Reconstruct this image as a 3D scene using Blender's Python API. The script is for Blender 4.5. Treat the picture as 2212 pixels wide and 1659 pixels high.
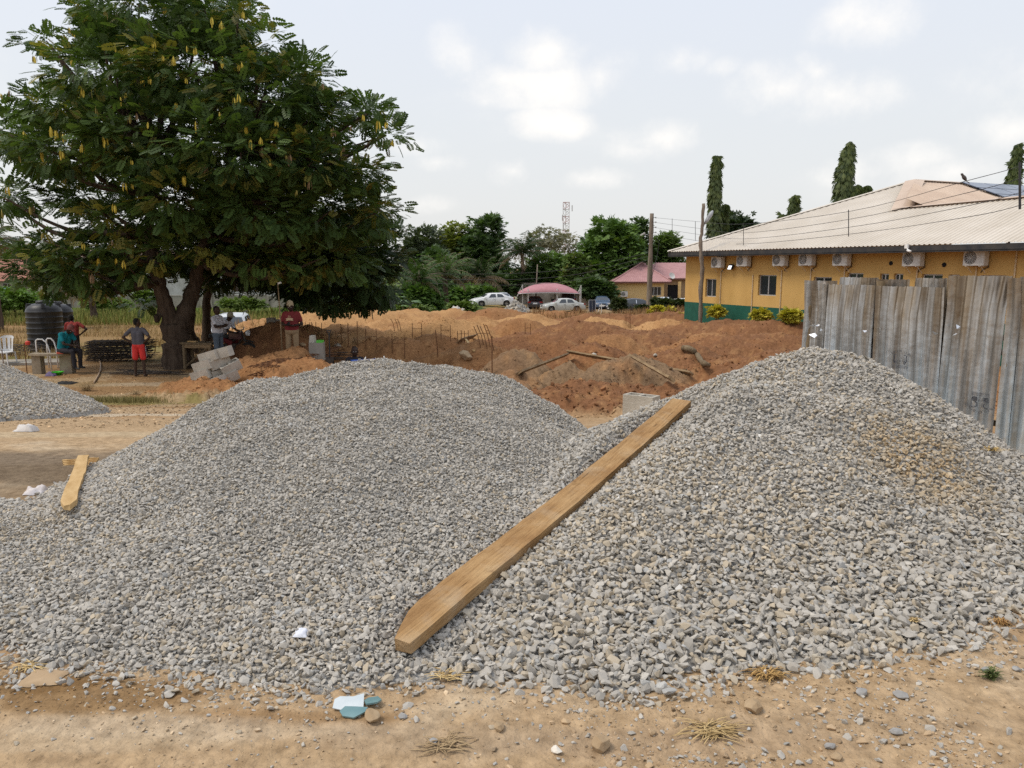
import bpy, bmesh, math, random
import numpy as np
from mathutils import Vector, Matrix, Euler
for _o in list(bpy.data.objects): bpy.data.objects.remove(_o, do_unlink=True)
SC = bpy.context.scene
COL = SC.collection
RNG = np.random.default_rng(7)
random.seed(7)
R = math.radians
# ------------------------------------------------------------------ camera, sky, sun, exposure
FPX = 1671.0                      # focal length in units of a 2212 x 1659 picture
PITCH = R(8.67); EYE = Vector((0.0, 0.0, 1.6))
cam_data = bpy.data.cameras.new('camera'); cam = bpy.data.objects.new('camera', cam_data); COL.objects.link(cam)
cam.location = EYE; cam.rotation_euler = (R(90) - PITCH, 0, 0)
cam_data.sensor_width = 36.0; cam_data.lens = 36.0 * FPX / 2212.0
cam_data.clip_start = 0.05; cam_data.clip_end = 4000
SC.camera = cam
SC.view_settings.view_transform = 'Standard'; SC.view_settings.look = 'None'
SC.view_settings.exposure = 0.33; SC.view_settings.gamma = 1.0; SC.view_settings.use_curve_mapping = False
SC.cycles.use_denoising = False
SC.cycles.max_bounces = 6; SC.cycles.diffuse_bounces = 3; SC.cycles.glossy_bounces = 3; SC.cycles.transparent_max_bounces = 8
SUN_EL, SUN_AZ = R(58), R(-100)     # azimuth from +Y, clockwise seen from above
world = bpy.data.worlds.new('World'); SC.world = world; world.use_nodes = True
def build_world():
    nt = world.node_tree; N = nt.nodes; L = nt.links; N.clear()
    out = N.new('ShaderNodeOutputWorld'); bg = N.new('ShaderNodeBackground'); L.new(bg.outputs[0], out.inputs[0])
    sky = N.new('ShaderNodeTexSky'); sky.sky_type = 'NISHITA'; sky.sun_disc = False
    sky.sun_elevation = SUN_EL; sky.sun_rotation = SUN_AZ; sky.air_density = 1.0; sky.dust_density = 4.0; sky.altitude = 300
    tc = N.new('ShaderNodeTexCoord'); sep = N.new('ShaderNodeSeparateXYZ'); L.new(tc.outputs['Generated'], sep.inputs[0])
    nrm = N.new('ShaderNodeVectorMath'); nrm.operation = 'NORMALIZE'; L.new(tc.outputs['Generated'], nrm.inputs[0])
    # thin high haze over the blue: pale at the horizon, a little bluer above
    rampn = N.new('ShaderNodeValToRGB'); r = rampn.color_ramp
    r.elements[0].position = 0.0; r.elements[0].color = (.715, .71, .695, 1)
    r.elements[1].position = 1.0; r.elements[1].color = (.66, .73, .87, 1)
    e = r.elements.new(.16); e.color = (.705, .725, .74, 1)
    e = r.elements.new(.42); e.color = (.685, .735, .835, 1)
    L.new(sep.outputs['Z'], rampn.inputs[0])
    dim = N.new('ShaderNodeVectorMath'); dim.operation = 'SCALE'; dim.inputs['Scale'].default_value = .10; L.new(sky.outputs[0], dim.inputs[0])
    mix = N.new('ShaderNodeMix'); mix.data_type = 'RGBA'; mix.inputs[0].default_value = .86
    L.new(dim.outputs[0], mix.inputs[6]); L.new(rampn.outputs[0], mix.inputs[7])
    # clouds: soft puffs, denser where they were seen, and loose ones all round
    warp = N.new('ShaderNodeTexNoise'); warp.inputs['Scale'].default_value = 10; warp.inputs['Detail'].default_value = 7; warp.inputs['Roughness'].default_value = .6
    L.new(nrm.outputs[0], warp.inputs['Vector'])
    def math_(op, a, b, c=None):
        m = N.new('ShaderNodeMath'); m.operation = op
        for i, v in enumerate((a, b, c)):
            if v is None: continue
            if isinstance(v, (int, float)): m.inputs[i].default_value = v
            else: L.new(v, m.inputs[i])
        return m.outputs[0]
    acc = None
    cp, sp = math.cos(PITCH), math.sin(PITCH)
    for px, py, wx, wy, amp in CLOUDS:
        u = (px - 1106) / FPX; v = (829.5 - py) / FPX
        d = Vector((u, cp + v * sp, -sp + v * cp)).normalized()
        rt = Vector((d.y, -d.x, 0)).normalized(); up = rt.cross(d)
        dx = N.new('ShaderNodeVectorMath'); dx.operation = 'DOT_PRODUCT'; dx.inputs[1].default_value = rt * (FPX / wx); L.new(nrm.outputs[0], dx.inputs[0])
        dy = N.new('ShaderNodeVectorMath'); dy.operation = 'DOT_PRODUCT'; dy.inputs[1].default_value = up * (FPX / wy); L.new(nrm.outputs[0], dy.inputs[0])
        fw = N.new('ShaderNodeVectorMath'); fw.operation = 'DOT_PRODUCT'; fw.inputs[1].default_value = d; L.new(nrm.outputs[0], fw.inputs[0])
        yy = math_('SUBTRACT', dy.outputs['Value'], d.dot(up) * FPX / wy)
        q = math_('ADD', math_('MULTIPLY', dx.outputs['Value'], dx.outputs['Value']), math_('MULTIPLY', yy, yy))
        q = math_('ADD', q, math_('MULTIPLY', math_('LESS_THAN', fw.outputs['Value'], 0), 50))
        g = math_('MULTIPLY', math_('MAXIMUM', math_('SUBTRACT', 1.0, math_('MULTIPLY', math_('SQRT', q, 0.0), .50)), 0.0), amp)
        acc = g if acc is None else math_('MAXIMUM', acc, g)
    wn = math_('MULTIPLY', math_('SUBTRACT', warp.outputs[0], .5), 2.1)
    loose = N.new('ShaderNodeTexNoise'); loose.inputs['Scale'].default_value = 3.1; loose.inputs['Detail'].default_value = 6
    st = N.new('ShaderNodeVectorMath'); st.operation = 'MULTIPLY'; st.inputs[1].default_value = (1, 1, 2.6); L.new(nrm.outputs[0], st.inputs[0]); L.new(st.outputs[0], loose.inputs['Vector'])
    lo = math_('MULTIPLY', math_('MAXIMUM', math_('SUBTRACT', loose.outputs[0], .56), 0.0), 2.2)
    dens = math_('ADD', math_('MAXIMUM', math_('SUBTRACT', math_('ADD', math_('MULTIPLY', acc, .95), math_('MULTIPLY', wn, math_('MINIMUM', math_('MULTIPLY', acc, 2.4), .85))), .22), 0.0), lo)
    cl = N.new('ShaderNodeValToRGB'); c = cl.color_ramp; c.interpolation = 'EASE'
    c.elements[0].position = 0; c.elements[0].color = (0, 0, 0, 1); c.elements[1].position = .95; c.elements[1].color = (1, 1, 1, 1)
    L.new(dens, cl.inputs[0])
    up_ = math_('GREATER_THAN', sep.outputs['Z'], 0.0)
    mix2 = N.new('ShaderNodeMix'); mix2.data_type = 'RGBA'
    L.new(math_('MULTIPLY', math_('MULTIPLY', cl.outputs[0], up_), .95), mix2.inputs[0]); L.new(mix.outputs[2], mix2.inputs[6]); mix2.inputs[7].default_value = (.87, .845, .81, 1)
    L.new(mix2.outputs[2], bg.inputs[0]); bg.inputs[1].default_value = 1.0
CLOUDS = [(1185, 115, 85, 45, 1.0), (1100, 175, 95, 38, .9), (1200, 180, 110, 40, .95), (1300, 165, 70, 42, .9), (995, 115, 60, 42, .95), (1190, 268, 66, 26, 1.0),
          (1430, 300, 72, 30, 1.0), (1385, 325, 70, 22, .75), (1690, 190, 85, 38, .98), (1800, 205, 95, 40, 1.05), (1765, 155, 55, 30, .8), (1870, 50, 75, 45, .9),
          (1275, 385, 75, 20, .8), (1115, 372, 55, 24, .8), (900, 315, 60, 24, .75), (940, 350, 60, 18, .65), (2190, 285, 70, 36, .8), (1990, 345, 90, 26, .75), (1850, 370, 70, 24, .65), (1470, 130, 55, 26, .55), (920, 440, 60, 20, .6), (2060, 370, 90, 30, .8), (1560, 150, 40, 20, .5), (260, -200, 300, 120, .9), (-300, 200, 200, 80, .9), (2600, 100, 240, 90, .9)]
build_world()
sun_d = bpy.data.lights.new('sun', 'SUN'); sun = bpy.data.objects.new('sun', sun_d); COL.objects.link(sun)
sun_d.energy = 1.9; sun_d.angle = R(20); sun_d.color = (1.0, .92, .80)
_sd = Vector((math.sin(SUN_AZ) * math.cos(SUN_EL), math.cos(SUN_AZ) * math.cos(SUN_EL), math.sin(SUN_EL)))
sun.rotation_euler = _sd.to_track_quat('Z', 'Y').to_euler(); sun.location = _sd * 60

# ------------------------------------------------------------------ geometry helpers
def ray(px, py):
    u = (px - 1106) / FPX; v = (829.5 - py) / FPX; cp, sp = math.cos(PITCH), math.sin(PITCH)
    return Vector((u, cp + v * sp, -sp + v * cp))
def P(px, py, Y):
    d = ray(px, py); return EYE + d * (Y / d.y)
def hash2(ix, iy, s=0):
    h = (ix.astype(np.int64) * 374761393 + iy.astype(np.int64) * 668265263 + s * 144665) & 0x7fffffff
    h = ((h ^ (h >> 13)) * 1274126177) & 0x7fffffff
    return ((h ^ (h >> 16)) & 0xffff) / 65535.0
def vnoise(x, y, s=0):
    ix, iy = np.floor(x), np.floor(y); fx, fy = x - ix, y - iy
    fx = fx * fx * (3 - 2 * fx); fy = fy * fy * (3 - 2 * fy)
    a, b, c, d = hash2(ix, iy, s), hash2(ix + 1, iy, s), hash2(ix, iy + 1, s), hash2(ix + 1, iy + 1, s)
    return (a + (b - a) * fx) * (1 - fy) + (c + (d - c) * fx) * fy
def fbm(x, y, s=0, o=4, g=.5):
    t = np.zeros_like(x, dtype=float); a = 1.0; n = 0
    for i in range(o):
        t += a * vnoise(x * 2 ** i + 17.3 * i, y * 2 ** i - 9.1 * i, s + i); n += a; a *= g
    return t / n
def sstep(a, b, x): t = np.clip((x - a) / (b - a), 0, 1); return t * t * (3 - 2 * t)
def mesh_np(name, V, F, mat=None, parent=None, smooth=False, col=None, loc=None, fmat=None):
    """V (n,3), F list of arrays of equal-sided faces (or one array)"""
    V = np.asarray(V, float)
    if isinstance(F, np.ndarray): F = [F]
    me = bpy.data.meshes.new(name)
    me.vertices.add(len(V)); me.vertices.foreach_set('co', V.astype(np.float32).ravel())
    nl = sum(f.size for f in F); npoly = sum(len(f) for f in F)
    me.loops.add(nl); me.loops.foreach_set('vertex_index', np.concatenate([f.ravel() for f in F]).astype(np.int32))
    me.polygons.add(npoly)
    tot = np.concatenate([np.full(len(f), f.shape[1]) for f in F]); st = np.concatenate([[0], np.cumsum(tot)[:-1]])
    me.polygons.foreach_set('loop_start', st.astype(np.int32))
    if smooth: me.polygons.foreach_set('use_smooth', np.ones(npoly, bool))
    if col is not None:
        at = me.color_attributes.new('Col', 'FLOAT_COLOR', 'POINT'); c4 = np.ones((len(V), 4), np.float32); c4[:, :3] = col
        at.data.foreach_set('color', c4.ravel())
    ms = mat if isinstance(mat, (list, tuple)) else ([mat] if mat else [])
    for m in ms: me.materials.append(m)
    if fmat is not None: me.polygons.foreach_set('material_index', np.asarray(fmat, np.int32))
    me.update(calc_edges=True); me.validate()
    return link(name, me, parent, loc)
def link(name, me, parent=None, loc=None, rot=None):
    o = bpy.data.objects.new(name, me); COL.objects.link(o)
    if parent is not None: o.parent = parent
    if loc is not None: o.location = loc
    if rot is not None: o.rotation_euler = rot
    return o
def empty(name, loc=(0, 0, 0), rz=0.0):
    o = bpy.data.objects.new(name, None); COL.objects.link(o); o.location = loc; o.rotation_euler = (0, 0, rz); o.empty_display_size = .2
    return o
def tag(o, label=None, cat=None, group=None, kind=None):
    if label: o['label'] = label; o['kind'] = 'thing'
    if cat: o['category'] = cat
    if group: o['group'] = group
    if kind: o['kind'] = kind
    return o
def copy_tree(o, parent=None):
    c = o.copy(); COL.objects.link(c)
    if parent is not None: c.parent = parent
    for ch in list(o.children): copy_tree(ch, c)
    return c
class MB:
    def __init__(s): s.v = []; s.f = []; s.m = []
    def add(s, vs, fs, mi=0):
        n = len(s.v); s.v += [tuple(v) for v in vs]; s.f += [tuple(i + n for i in f) for f in fs]; s.m += [mi] * len(fs); return s
    def box(s, c, size, rot=None, mi=0, taper=1.0, bevel=0.0):
        hx, hy, hz = size[0] / 2, size[1] / 2, size[2] / 2
        if bevel > 0:
            b = min(bevel, hx * .49, hy * .49); vs = []
            for z, k in ((-hz, 1), (hz, taper)):
                for x, y in ((-hx + b, -hy), (hx - b, -hy), (hx, -hy + b), (hx, hy - b), (hx - b, hy), (-hx + b, hy), (-hx, hy - b), (-hx, -hy + b)): vs.append((x * k, y * k, z))
            fs = [tuple(range(7, -1, -1)), tuple(range(8, 16))] + [(i, (i + 1) % 8, 8 + (i + 1) % 8, 8 + i) for i in range(8)]
        else:
            vs = [(x * k, y * k, z) for z, k in ((-hz, 1), (hz, taper)) for x, y in ((-hx, -hy), (hx, -hy), (hx, hy), (-hx, hy))]
            fs = [(3, 2, 1, 0), (4, 5, 6, 7), (0, 1, 5, 4), (1, 2, 6, 5), (2, 3, 7, 6), (3, 0, 4, 7)]
        c = Vector(c); M_ = rot.to_3x3() if rot is not None else None
        vs = [(M_ @ Vector(v) if M_ is not None else Vector(v)) + c for v in vs]
        return s.add(vs, fs, mi)
    def tube(s, pts, rad, n=6, mi=0, caps=True):
        pts = [Vector(p) for p in pts]
        if not hasattr(rad, '__len__'): rad = [rad] * len(pts)
        vs = []; fs = []; prev = None
        for i, p in enumerate(pts):
            t = (pts[min(i + 1, len(pts) - 1)] - pts[max(i - 1, 0)]).normalized()
            if prev is None:
                a = Vector((0, 0, 1)) if abs(t.z) < .9 else Vector((1, 0, 0)); x = t.cross(a).normalized()
            else: x = (prev - t * prev.dot(t)).normalized()
            prev = x; y = t.cross(x)
            for k in range(n):
                an = 2 * math.pi * k / n; vs.append(p + (x * math.cos(an) + y * math.sin(an)) * rad[i])
        for i in range(len(pts) - 1):
            for k in range(n):
                k2 = (k + 1) % n; fs.append((i * n + k, i * n + k2, (i + 1) * n + k2, (i + 1) * n + k))
        if caps: fs += [tuple(range(n - 1, -1, -1)), tuple((len(pts) - 1) * n + k for k in range(n))]
        return s.add(vs, fs, mi)
    def lathe(s, prof, n=16, c=(0, 0, 0), mi=0, rot=None, cap=True):
        vs = []; fs = []; c = Vector(c)
        for r_, z in prof:
            for k in range(n):
                a = 2 * math.pi * k / n; v = Vector((r_ * math.cos(a), r_ * math.sin(a), z)); vs.append((rot @ v if rot is not None else v) + c)
        for i in range(len(prof) - 1):
            for k in range(n):
                k2 = (k + 1) % n; fs.append((i * n + k, i * n + k2, (i + 1) * n + k2, (i + 1) * n + k))
        if cap: fs += [tuple(range(n - 1, -1, -1)), tuple((len(prof) - 1) * n + k for k in range(n))]
        return s.add(vs, fs, mi)
    def poly(s, vs, mi=0): return s.add(vs, [tuple(range(len(vs)))], mi)
    def slab(s, quad, th, mi=0):
        q = [Vector(v) for v in quad]; nrm = (q[1] - q[0]).cross(q[-1] - q[0]).normalized() * th; n = len(q)
        vs = q + [v - nrm for v in q]
        fs = [tuple(range(n)), tuple(range(2 * n - 1, n - 1, -1))] + [(i, i + n, (i + 1) % n + n, (i + 1) % n) for i in range(n)]
        return s.add(vs, fs, mi)
    def mesh(s, name, mats, smooth=False):
        me = bpy.data.meshes.new(name); me.from_pydata(s.v, [], s.f)
        for m in (mats if isinstance(mats, (list, tuple)) else [mats]): me.materials.append(m)
        me.polygons.foreach_set('material_index', s.m)
        if smooth: me.polygons.foreach_set('use_smooth', [True] * len(s.f))
        me.update(); return me
    def build(s, name, mats, parent=None, smooth=False, loc=None, rot=None):
        return link(name, s.mesh(name, mats, smooth), parent, loc, rot)
def hull_mesh(name, mat, n=14, sc=(1, .75, .55), seed=0, jag=.18):
    rg = np.random.default_rng(seed); bm = bmesh.new()
    p = rg.normal(size=(n, 3)); p /= np.linalg.norm(p, axis=1)[:, None]; p *= 1 - jag * rg.random((n, 1)) * 2; p *= np.array(sc) * .5
    for v in p: bm.verts.new(v)
    r_ = bmesh.ops.convex_hull(bm, input=bm.verts[:])
    bmesh.ops.delete(bm, geom=[g for g in r_['geom_interior'] if isinstance(g, bmesh.types.BMVert)], context='VERTS')
    me = bpy.data.meshes.new(name); bm.to_mesh(me); bm.free(); me.materials.append(mat); return me
# ------------------------------------------------------------------ material helper
def M(name, c1, c2=None, scale=4.0, rough=.85, bump=0.0, bscale=30.0, metal=0.0, spec=.3, col=False, stretch=None, detail=6, alpha=1.0, emit=None, contrast=(.35, .65), inst=False, c3=None, trans=0.0, coat=0.0):
    m = bpy.data.materials.new(name); m.use_nodes = True; nt = m.node_tree; N = nt.nodes; L = nt.links
    b = N['Principled BSDF']; b.inputs['Roughness'].default_value = rough; b.inputs['Metallic'].default_value = metal
    b.inputs['Specular IOR Level'].default_value = spec; b.inputs['Alpha'].default_value = alpha
    if coat: b.inputs['Coat Weight'].default_value = coat; b.inputs['Coat Roughness'].default_value = .08
    if trans: b.inputs['Transmission Weight'].default_value = trans
    b.inputs['Base Color'].default_value = (*c1, 1)
    tc = N.new('ShaderNodeTexCoord'); vec = tc.outputs['Object']
    if stretch:
        mp = N.new('ShaderNodeMapping'); mp.inputs['Scale'].default_value = stretch; L.new(vec, mp.inputs[0]); vec = mp.outputs[0]
    last = None
    if c2 is not None:
        nz = N.new('ShaderNodeTexNoise'); nz.inputs['Scale'].default_value = scale; nz.inputs['Detail'].default_value = detail; nz.inputs['Roughness'].default_value = .6
        L.new(vec, nz.inputs['Vector'])
        rp = N.new('ShaderNodeValToRGB'); rp.color_ramp.elements[0].position = contrast[0]; rp.color_ramp.elements[1].position = contrast[1]
        rp.color_ramp.elements[0].color = (*c1, 1); rp.color_ramp.elements[1].color = (*c2, 1)
        if c3 is not None: e = rp.color_ramp.elements.new(min(.98, contrast[1] + .12)); e.color = (*c3, 1)
        L.new(nz.outputs[0], rp.inputs[0]); last = rp.outputs[0]
    if col or inst:
        at = N.new('ShaderNodeAttribute'); at.attribute_name = 'tint' if inst else 'Col'
        if inst: at.attribute_type = 'INSTANCER'
        if last is None: last = at.outputs['Color']
        else:
            mx = N.new('ShaderNodeMix'); mx.data_type = 'RGBA'; mx.blend_type = 'MULTIPLY'; mx.inputs[0].default_value = 1
            L.new(last, mx.inputs[6]); L.new(at.outputs['Color'], mx.inputs[7]); last = mx.outputs[2]
    if last is not None: L.new(last, b.inputs['Base Color'])
    if bump:
        bz = N.new('ShaderNodeTexNoise'); bz.inputs['Scale'].default_value = bscale; bz.inputs['Detail'].default_value = 5; L.new(vec, bz.inputs['Vector'])
        bp = N.new('ShaderNodeBump'); bp.inputs['Strength'].default_value = min(1, bump); bp.inputs['Distance'].default_value = .02 * max(1, bump); L.new(bz.outputs[0], bp.inputs['Height']); L.new(bp.outputs[0], b.inputs['Normal'])
    if emit: b.inputs['Emission Color'].default_value = (*emit[0], 1); b.inputs['Emission Strength'].default_value = emit[1]
    return m
def scatter(name, pos, rot, scl, tint, meshes, parent=None):
    """many small loose pieces: one point mesh whose node modifier puts one of the given meshes on each point"""
    me = bpy.data.meshes.new(name); n = len(pos); me.vertices.add(n); me.vertices.foreach_set('co', np.asarray(pos, np.float32).ravel())
    for nm, ty, dat, key in (('rot', 'FLOAT_VECTOR', rot, 'vector'), ('scl', 'FLOAT_VECTOR', scl, 'vector'), ('tint', 'FLOAT_COLOR', np.concatenate([tint, np.ones((n, 1))], 1), 'color')):
        a = me.attributes.new(nm, ty, 'POINT'); a.data.foreach_set(key, np.asarray(dat, np.float32).ravel())
    o = link(name, me, parent)
    key = tuple(m.name for m in meshes)
    if key not in SCATTER_COLS:
        c = bpy.data.collections.new(name + '_shapes')
        for m in meshes: c.objects.link(bpy.data.objects.new(m.name, m))
        SCATTER_COLS[key] = c
    g = bpy.data.node_groups.new(name, 'GeometryNodeTree'); N = g.nodes; L = g.links
    g.interface.new_socket('Geometry', in_out='INPUT', socket_type='NodeSocketGeometry'); g.interface.new_socket('Geometry', in_out='OUTPUT', socket_type='NodeSocketGeometry')
    gi = N.new('NodeGroupInput'); go = N.new('NodeGroupOutput'); ip = N.new('GeometryNodeInstanceOnPoints'); ci = N.new('GeometryNodeCollectionInfo')
    ci.inputs['Collection'].default_value = SCATTER_COLS[key]; ci.inputs['Separate Children'].default_value = True; ci.inputs['Reset Children'].default_value = True
    ip.inputs['Pick Instance'].default_value = True
    ra = N.new('GeometryNodeInputNamedAttribute'); ra.data_type = 'FLOAT_VECTOR'; ra.inputs['Name'].default_value = 'rot'
    sa = N.new('GeometryNodeInputNamedAttribute'); sa.data_type = 'FLOAT_VECTOR'; sa.inputs['Name'].default_value = 'scl'
    e2r = N.new('FunctionNodeEulerToRotation'); rv = N.new('FunctionNodeRandomValue'); rv.data_type = 'INT'
    for s_ in rv.inputs:
        if s_.type == 'INT' and s_.name == 'Max' and s_.enabled: s_.default_value = len(meshes) - 1
        if s_.type == 'INT' and s_.name == 'Min' and s_.enabled: s_.default_value = 0
    L.new(gi.outputs[0], ip.inputs['Points']); L.new(ci.outputs[0], ip.inputs['Instance']); L.new(ra.outputs['Attribute'], e2r.inputs[0]); L.new(e2r.outputs[0], ip.inputs['Rotation'])
    L.new(sa.outputs['Attribute'], ip.inputs['Scale'])
    iv = [s_ for s_ in rv.outputs if s_.type == 'INT'][0]; L.new(iv, ip.inputs['Instance Index']); L.new(ip.outputs[0], go.inputs[0])
    md = o.modifiers.new('scatter', 'NODES'); md.node_group = g
    return o
SCATTER_COLS = {}
# ------------------------------------------------------------------ terrain
def base_h(x, y):
    b = -1.45 * sstep(4.5, 20, y) - .02 * np.clip(y - 20, 0, 50) - .008 * np.clip(y - 70, 0, 60)
    b = b + .62 * sstep(3, 12, x) * sstep(28, 44, y) * (1 - sstep(52, 68, y))
    b = b - .45 * sstep(4, 12, -x) * sstep(27, 40, y) * (1 - sstep(60, 80, y))
    b = b - .38 * sstep(13, 17, y) * (1 - sstep(44, 50, y)) * sstep(-.31, -.22, x / np.maximum(y, 1))
    b = b - .62 * sstep(54, 80, y) * sstep(-6, 4, x)
    return b
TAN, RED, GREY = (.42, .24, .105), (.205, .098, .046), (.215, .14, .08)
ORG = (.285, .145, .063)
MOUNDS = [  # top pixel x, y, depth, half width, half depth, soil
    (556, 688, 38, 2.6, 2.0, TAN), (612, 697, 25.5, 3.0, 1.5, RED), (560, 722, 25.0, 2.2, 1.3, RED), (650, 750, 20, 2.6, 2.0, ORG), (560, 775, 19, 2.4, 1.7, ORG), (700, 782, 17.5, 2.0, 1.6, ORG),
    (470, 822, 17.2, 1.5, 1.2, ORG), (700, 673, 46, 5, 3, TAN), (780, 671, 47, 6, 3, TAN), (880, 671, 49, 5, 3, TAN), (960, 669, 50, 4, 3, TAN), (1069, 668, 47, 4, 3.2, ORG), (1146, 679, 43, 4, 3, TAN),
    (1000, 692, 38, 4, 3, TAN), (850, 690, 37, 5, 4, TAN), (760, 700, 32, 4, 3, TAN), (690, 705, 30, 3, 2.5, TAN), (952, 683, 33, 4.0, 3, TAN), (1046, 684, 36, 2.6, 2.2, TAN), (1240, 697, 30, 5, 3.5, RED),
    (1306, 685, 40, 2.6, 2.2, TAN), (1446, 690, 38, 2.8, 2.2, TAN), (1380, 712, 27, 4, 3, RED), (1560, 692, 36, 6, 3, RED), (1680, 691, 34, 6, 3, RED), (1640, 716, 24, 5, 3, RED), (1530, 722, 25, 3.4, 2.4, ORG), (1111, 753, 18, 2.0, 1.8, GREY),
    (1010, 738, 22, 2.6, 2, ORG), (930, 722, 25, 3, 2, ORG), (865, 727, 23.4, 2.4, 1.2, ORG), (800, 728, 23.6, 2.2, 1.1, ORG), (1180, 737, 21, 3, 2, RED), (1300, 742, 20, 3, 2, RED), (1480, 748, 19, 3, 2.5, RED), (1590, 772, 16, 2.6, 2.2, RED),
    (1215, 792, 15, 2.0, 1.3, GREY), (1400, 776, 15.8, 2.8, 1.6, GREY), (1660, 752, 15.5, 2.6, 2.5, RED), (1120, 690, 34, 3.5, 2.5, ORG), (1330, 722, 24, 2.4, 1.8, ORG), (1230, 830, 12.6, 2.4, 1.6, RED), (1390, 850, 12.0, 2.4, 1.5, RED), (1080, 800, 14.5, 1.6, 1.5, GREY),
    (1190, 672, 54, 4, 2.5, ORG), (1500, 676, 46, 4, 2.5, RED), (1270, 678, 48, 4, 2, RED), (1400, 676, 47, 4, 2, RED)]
_MB = []
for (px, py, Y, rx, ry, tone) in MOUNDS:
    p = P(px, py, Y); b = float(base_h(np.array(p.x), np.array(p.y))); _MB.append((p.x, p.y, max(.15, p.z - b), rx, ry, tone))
STAINS = []      # world x, y, rx, ry, colour, strength
def terrain(x, y, want_col=False):
    x = np.asarray(x, float); y = np.asarray(y, float)
    b = base_h(x, y); z = b.copy()
    wx = x + 1.1 * (fbm(x * .5, y * .5, 3, 2) - .5) + .25 * (fbm(x * 2.2, y * 2.2, 33, 2) - .5); wy = y + 1.1 * (fbm(x * .5, y * .5, 5, 2) - .5) + .25 * (fbm(x * 2.2, y * 2.2, 35, 2) - .5)
    dirt = sstep(-.445, -.385, x / np.maximum(y, 1) + .06 * (fbm(x * .7, y * .7, 11, 3) - .5) - .02 * np.clip(24 - y, 0, 10)) * sstep(10.6, 12.2, y + .8 * (fbm(x, y, 9, 3) - .5)) * (1 - sstep(50, 56, y))
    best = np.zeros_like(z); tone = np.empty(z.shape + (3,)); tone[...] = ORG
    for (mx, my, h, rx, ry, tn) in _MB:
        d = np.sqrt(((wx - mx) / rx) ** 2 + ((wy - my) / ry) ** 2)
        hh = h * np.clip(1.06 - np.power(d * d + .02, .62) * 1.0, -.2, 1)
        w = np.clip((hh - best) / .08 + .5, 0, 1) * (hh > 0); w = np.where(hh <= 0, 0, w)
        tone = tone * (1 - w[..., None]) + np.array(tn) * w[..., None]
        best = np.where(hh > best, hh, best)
    # trench for the foundation
    tr = sstep(-5.3, -4.7, x) * (1 - sstep(-2.2, -1.6, x)) * sstep(18.4, 18.9, y) * (1 - sstep(21.6, 22.0, y))
    z = z + best * np.where(dirt > .02, 1, 1) - 1.0 * tr
    rough_ = np.clip(dirt + (best > .02), 0, 1)
    z = z + rough_ * (.42 * (fbm(x * 1.1, y * 1.1, 21, 5, .62) - .5) + .30 * np.abs(fbm(x * 3.2, y * 3.2, 22, 5, .65) - .5) + .22 * np.clip(fbm(x * 6, y * 6, 25, 3) - .55, 0, 1)) + (1 - rough_) * .05 * (fbm(x * .8, y * .8, 23, 4) - .5)
    near = 1 - sstep(5, 9, y)
    z = z + near * (.035 * (fbm(x * 3, y * 3, 31, 4, .55) - .5) + .012 * (fbm(x * 22, y * 22, 32, 3) - .5))
    if not want_col: return z
    n1 = fbm(x * 1.1, y * 1.1, 41, 5, .6); n2 = fbm(x * .35, y * .35, 43, 4); n3 = fbm(x * 6, y * 6, 45, 3)
    def mixc(c, a, w): return c * (1 - w[..., None]) + np.array(a) * w[..., None]
    c = np.empty(z.shape + (3,)); c[...] = (.41, .29, .17)
    c = mixc(c, (.47, .37, .25), sstep(.5, .72, n1)); c = mixc(c, (.31, .175, .075), sstep(.54, .75, n2) * .7); c = mixc(c, (.36, .25, .14), sstep(.45, .7, n3) * .5)
    # brown yard on the left, then dry grass
    yard = sstep(13.2, 14.2, y + 1.2 * (n2 - .5)) * (1 - dirt)
    c = mixc(c, (.28, .17, .08), yard); c = mixc(c, (.40, .30, .18), yard * sstep(.52, .62, n1) * .7)
    gr = sstep(25, 27.5, y + 2.5 * (n1 - .5)) * (1 - sstep(0, .3, dirt))
    gcol = np.empty(c.shape); gcol[...] = (.225, .17, .06); gcol = mixc(gcol, (.30, .20, .085), sstep(.42, .6, n2)); gcol = mixc(gcol, (.115, .125, .035), sstep(.55, .68, n1) * .8)
    gcol = mixc(gcol, (.27, .165, .075), sstep(36, 42, y) * (1 - sstep(56, 62, y)) * .8)
    gcol = mixc(gcol, (.085, .125, .025), sstep(58, 64, y) * (x < -3) * (1 - sstep(.6, .75, n1)))
    park = sstep(53, 57, y) * sstep(-2, 2, x); gcol = mixc(gcol, (.30, .21, .115), park)
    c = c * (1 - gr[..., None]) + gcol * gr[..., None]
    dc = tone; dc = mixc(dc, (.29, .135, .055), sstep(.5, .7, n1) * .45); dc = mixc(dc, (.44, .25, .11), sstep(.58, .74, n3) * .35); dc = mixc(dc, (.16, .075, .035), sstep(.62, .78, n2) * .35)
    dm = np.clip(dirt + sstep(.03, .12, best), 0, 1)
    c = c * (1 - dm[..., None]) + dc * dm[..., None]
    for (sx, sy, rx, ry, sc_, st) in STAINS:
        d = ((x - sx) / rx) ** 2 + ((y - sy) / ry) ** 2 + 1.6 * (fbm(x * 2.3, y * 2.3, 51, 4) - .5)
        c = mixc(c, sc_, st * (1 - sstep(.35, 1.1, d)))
    return z, c
def Hz(x, y): return float(terrain(np.array([x]), np.array([y]))[0])
def G(px, py, y0=2.0, y1=90.0):
    d = ray(px, py); ys = np.geomspace(y0, y1, 700); t = ys / d.y
    zz = EYE.z + d.z * t; g = terrain(d.x * t, ys); k = np.argmax(zz <= g)
    return Vector((d.x * t[k], ys[k], float(g[k])))
def on_ground(x, y, dz=0.0): return Vector((x, y, Hz(x, y) + dz))
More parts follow.
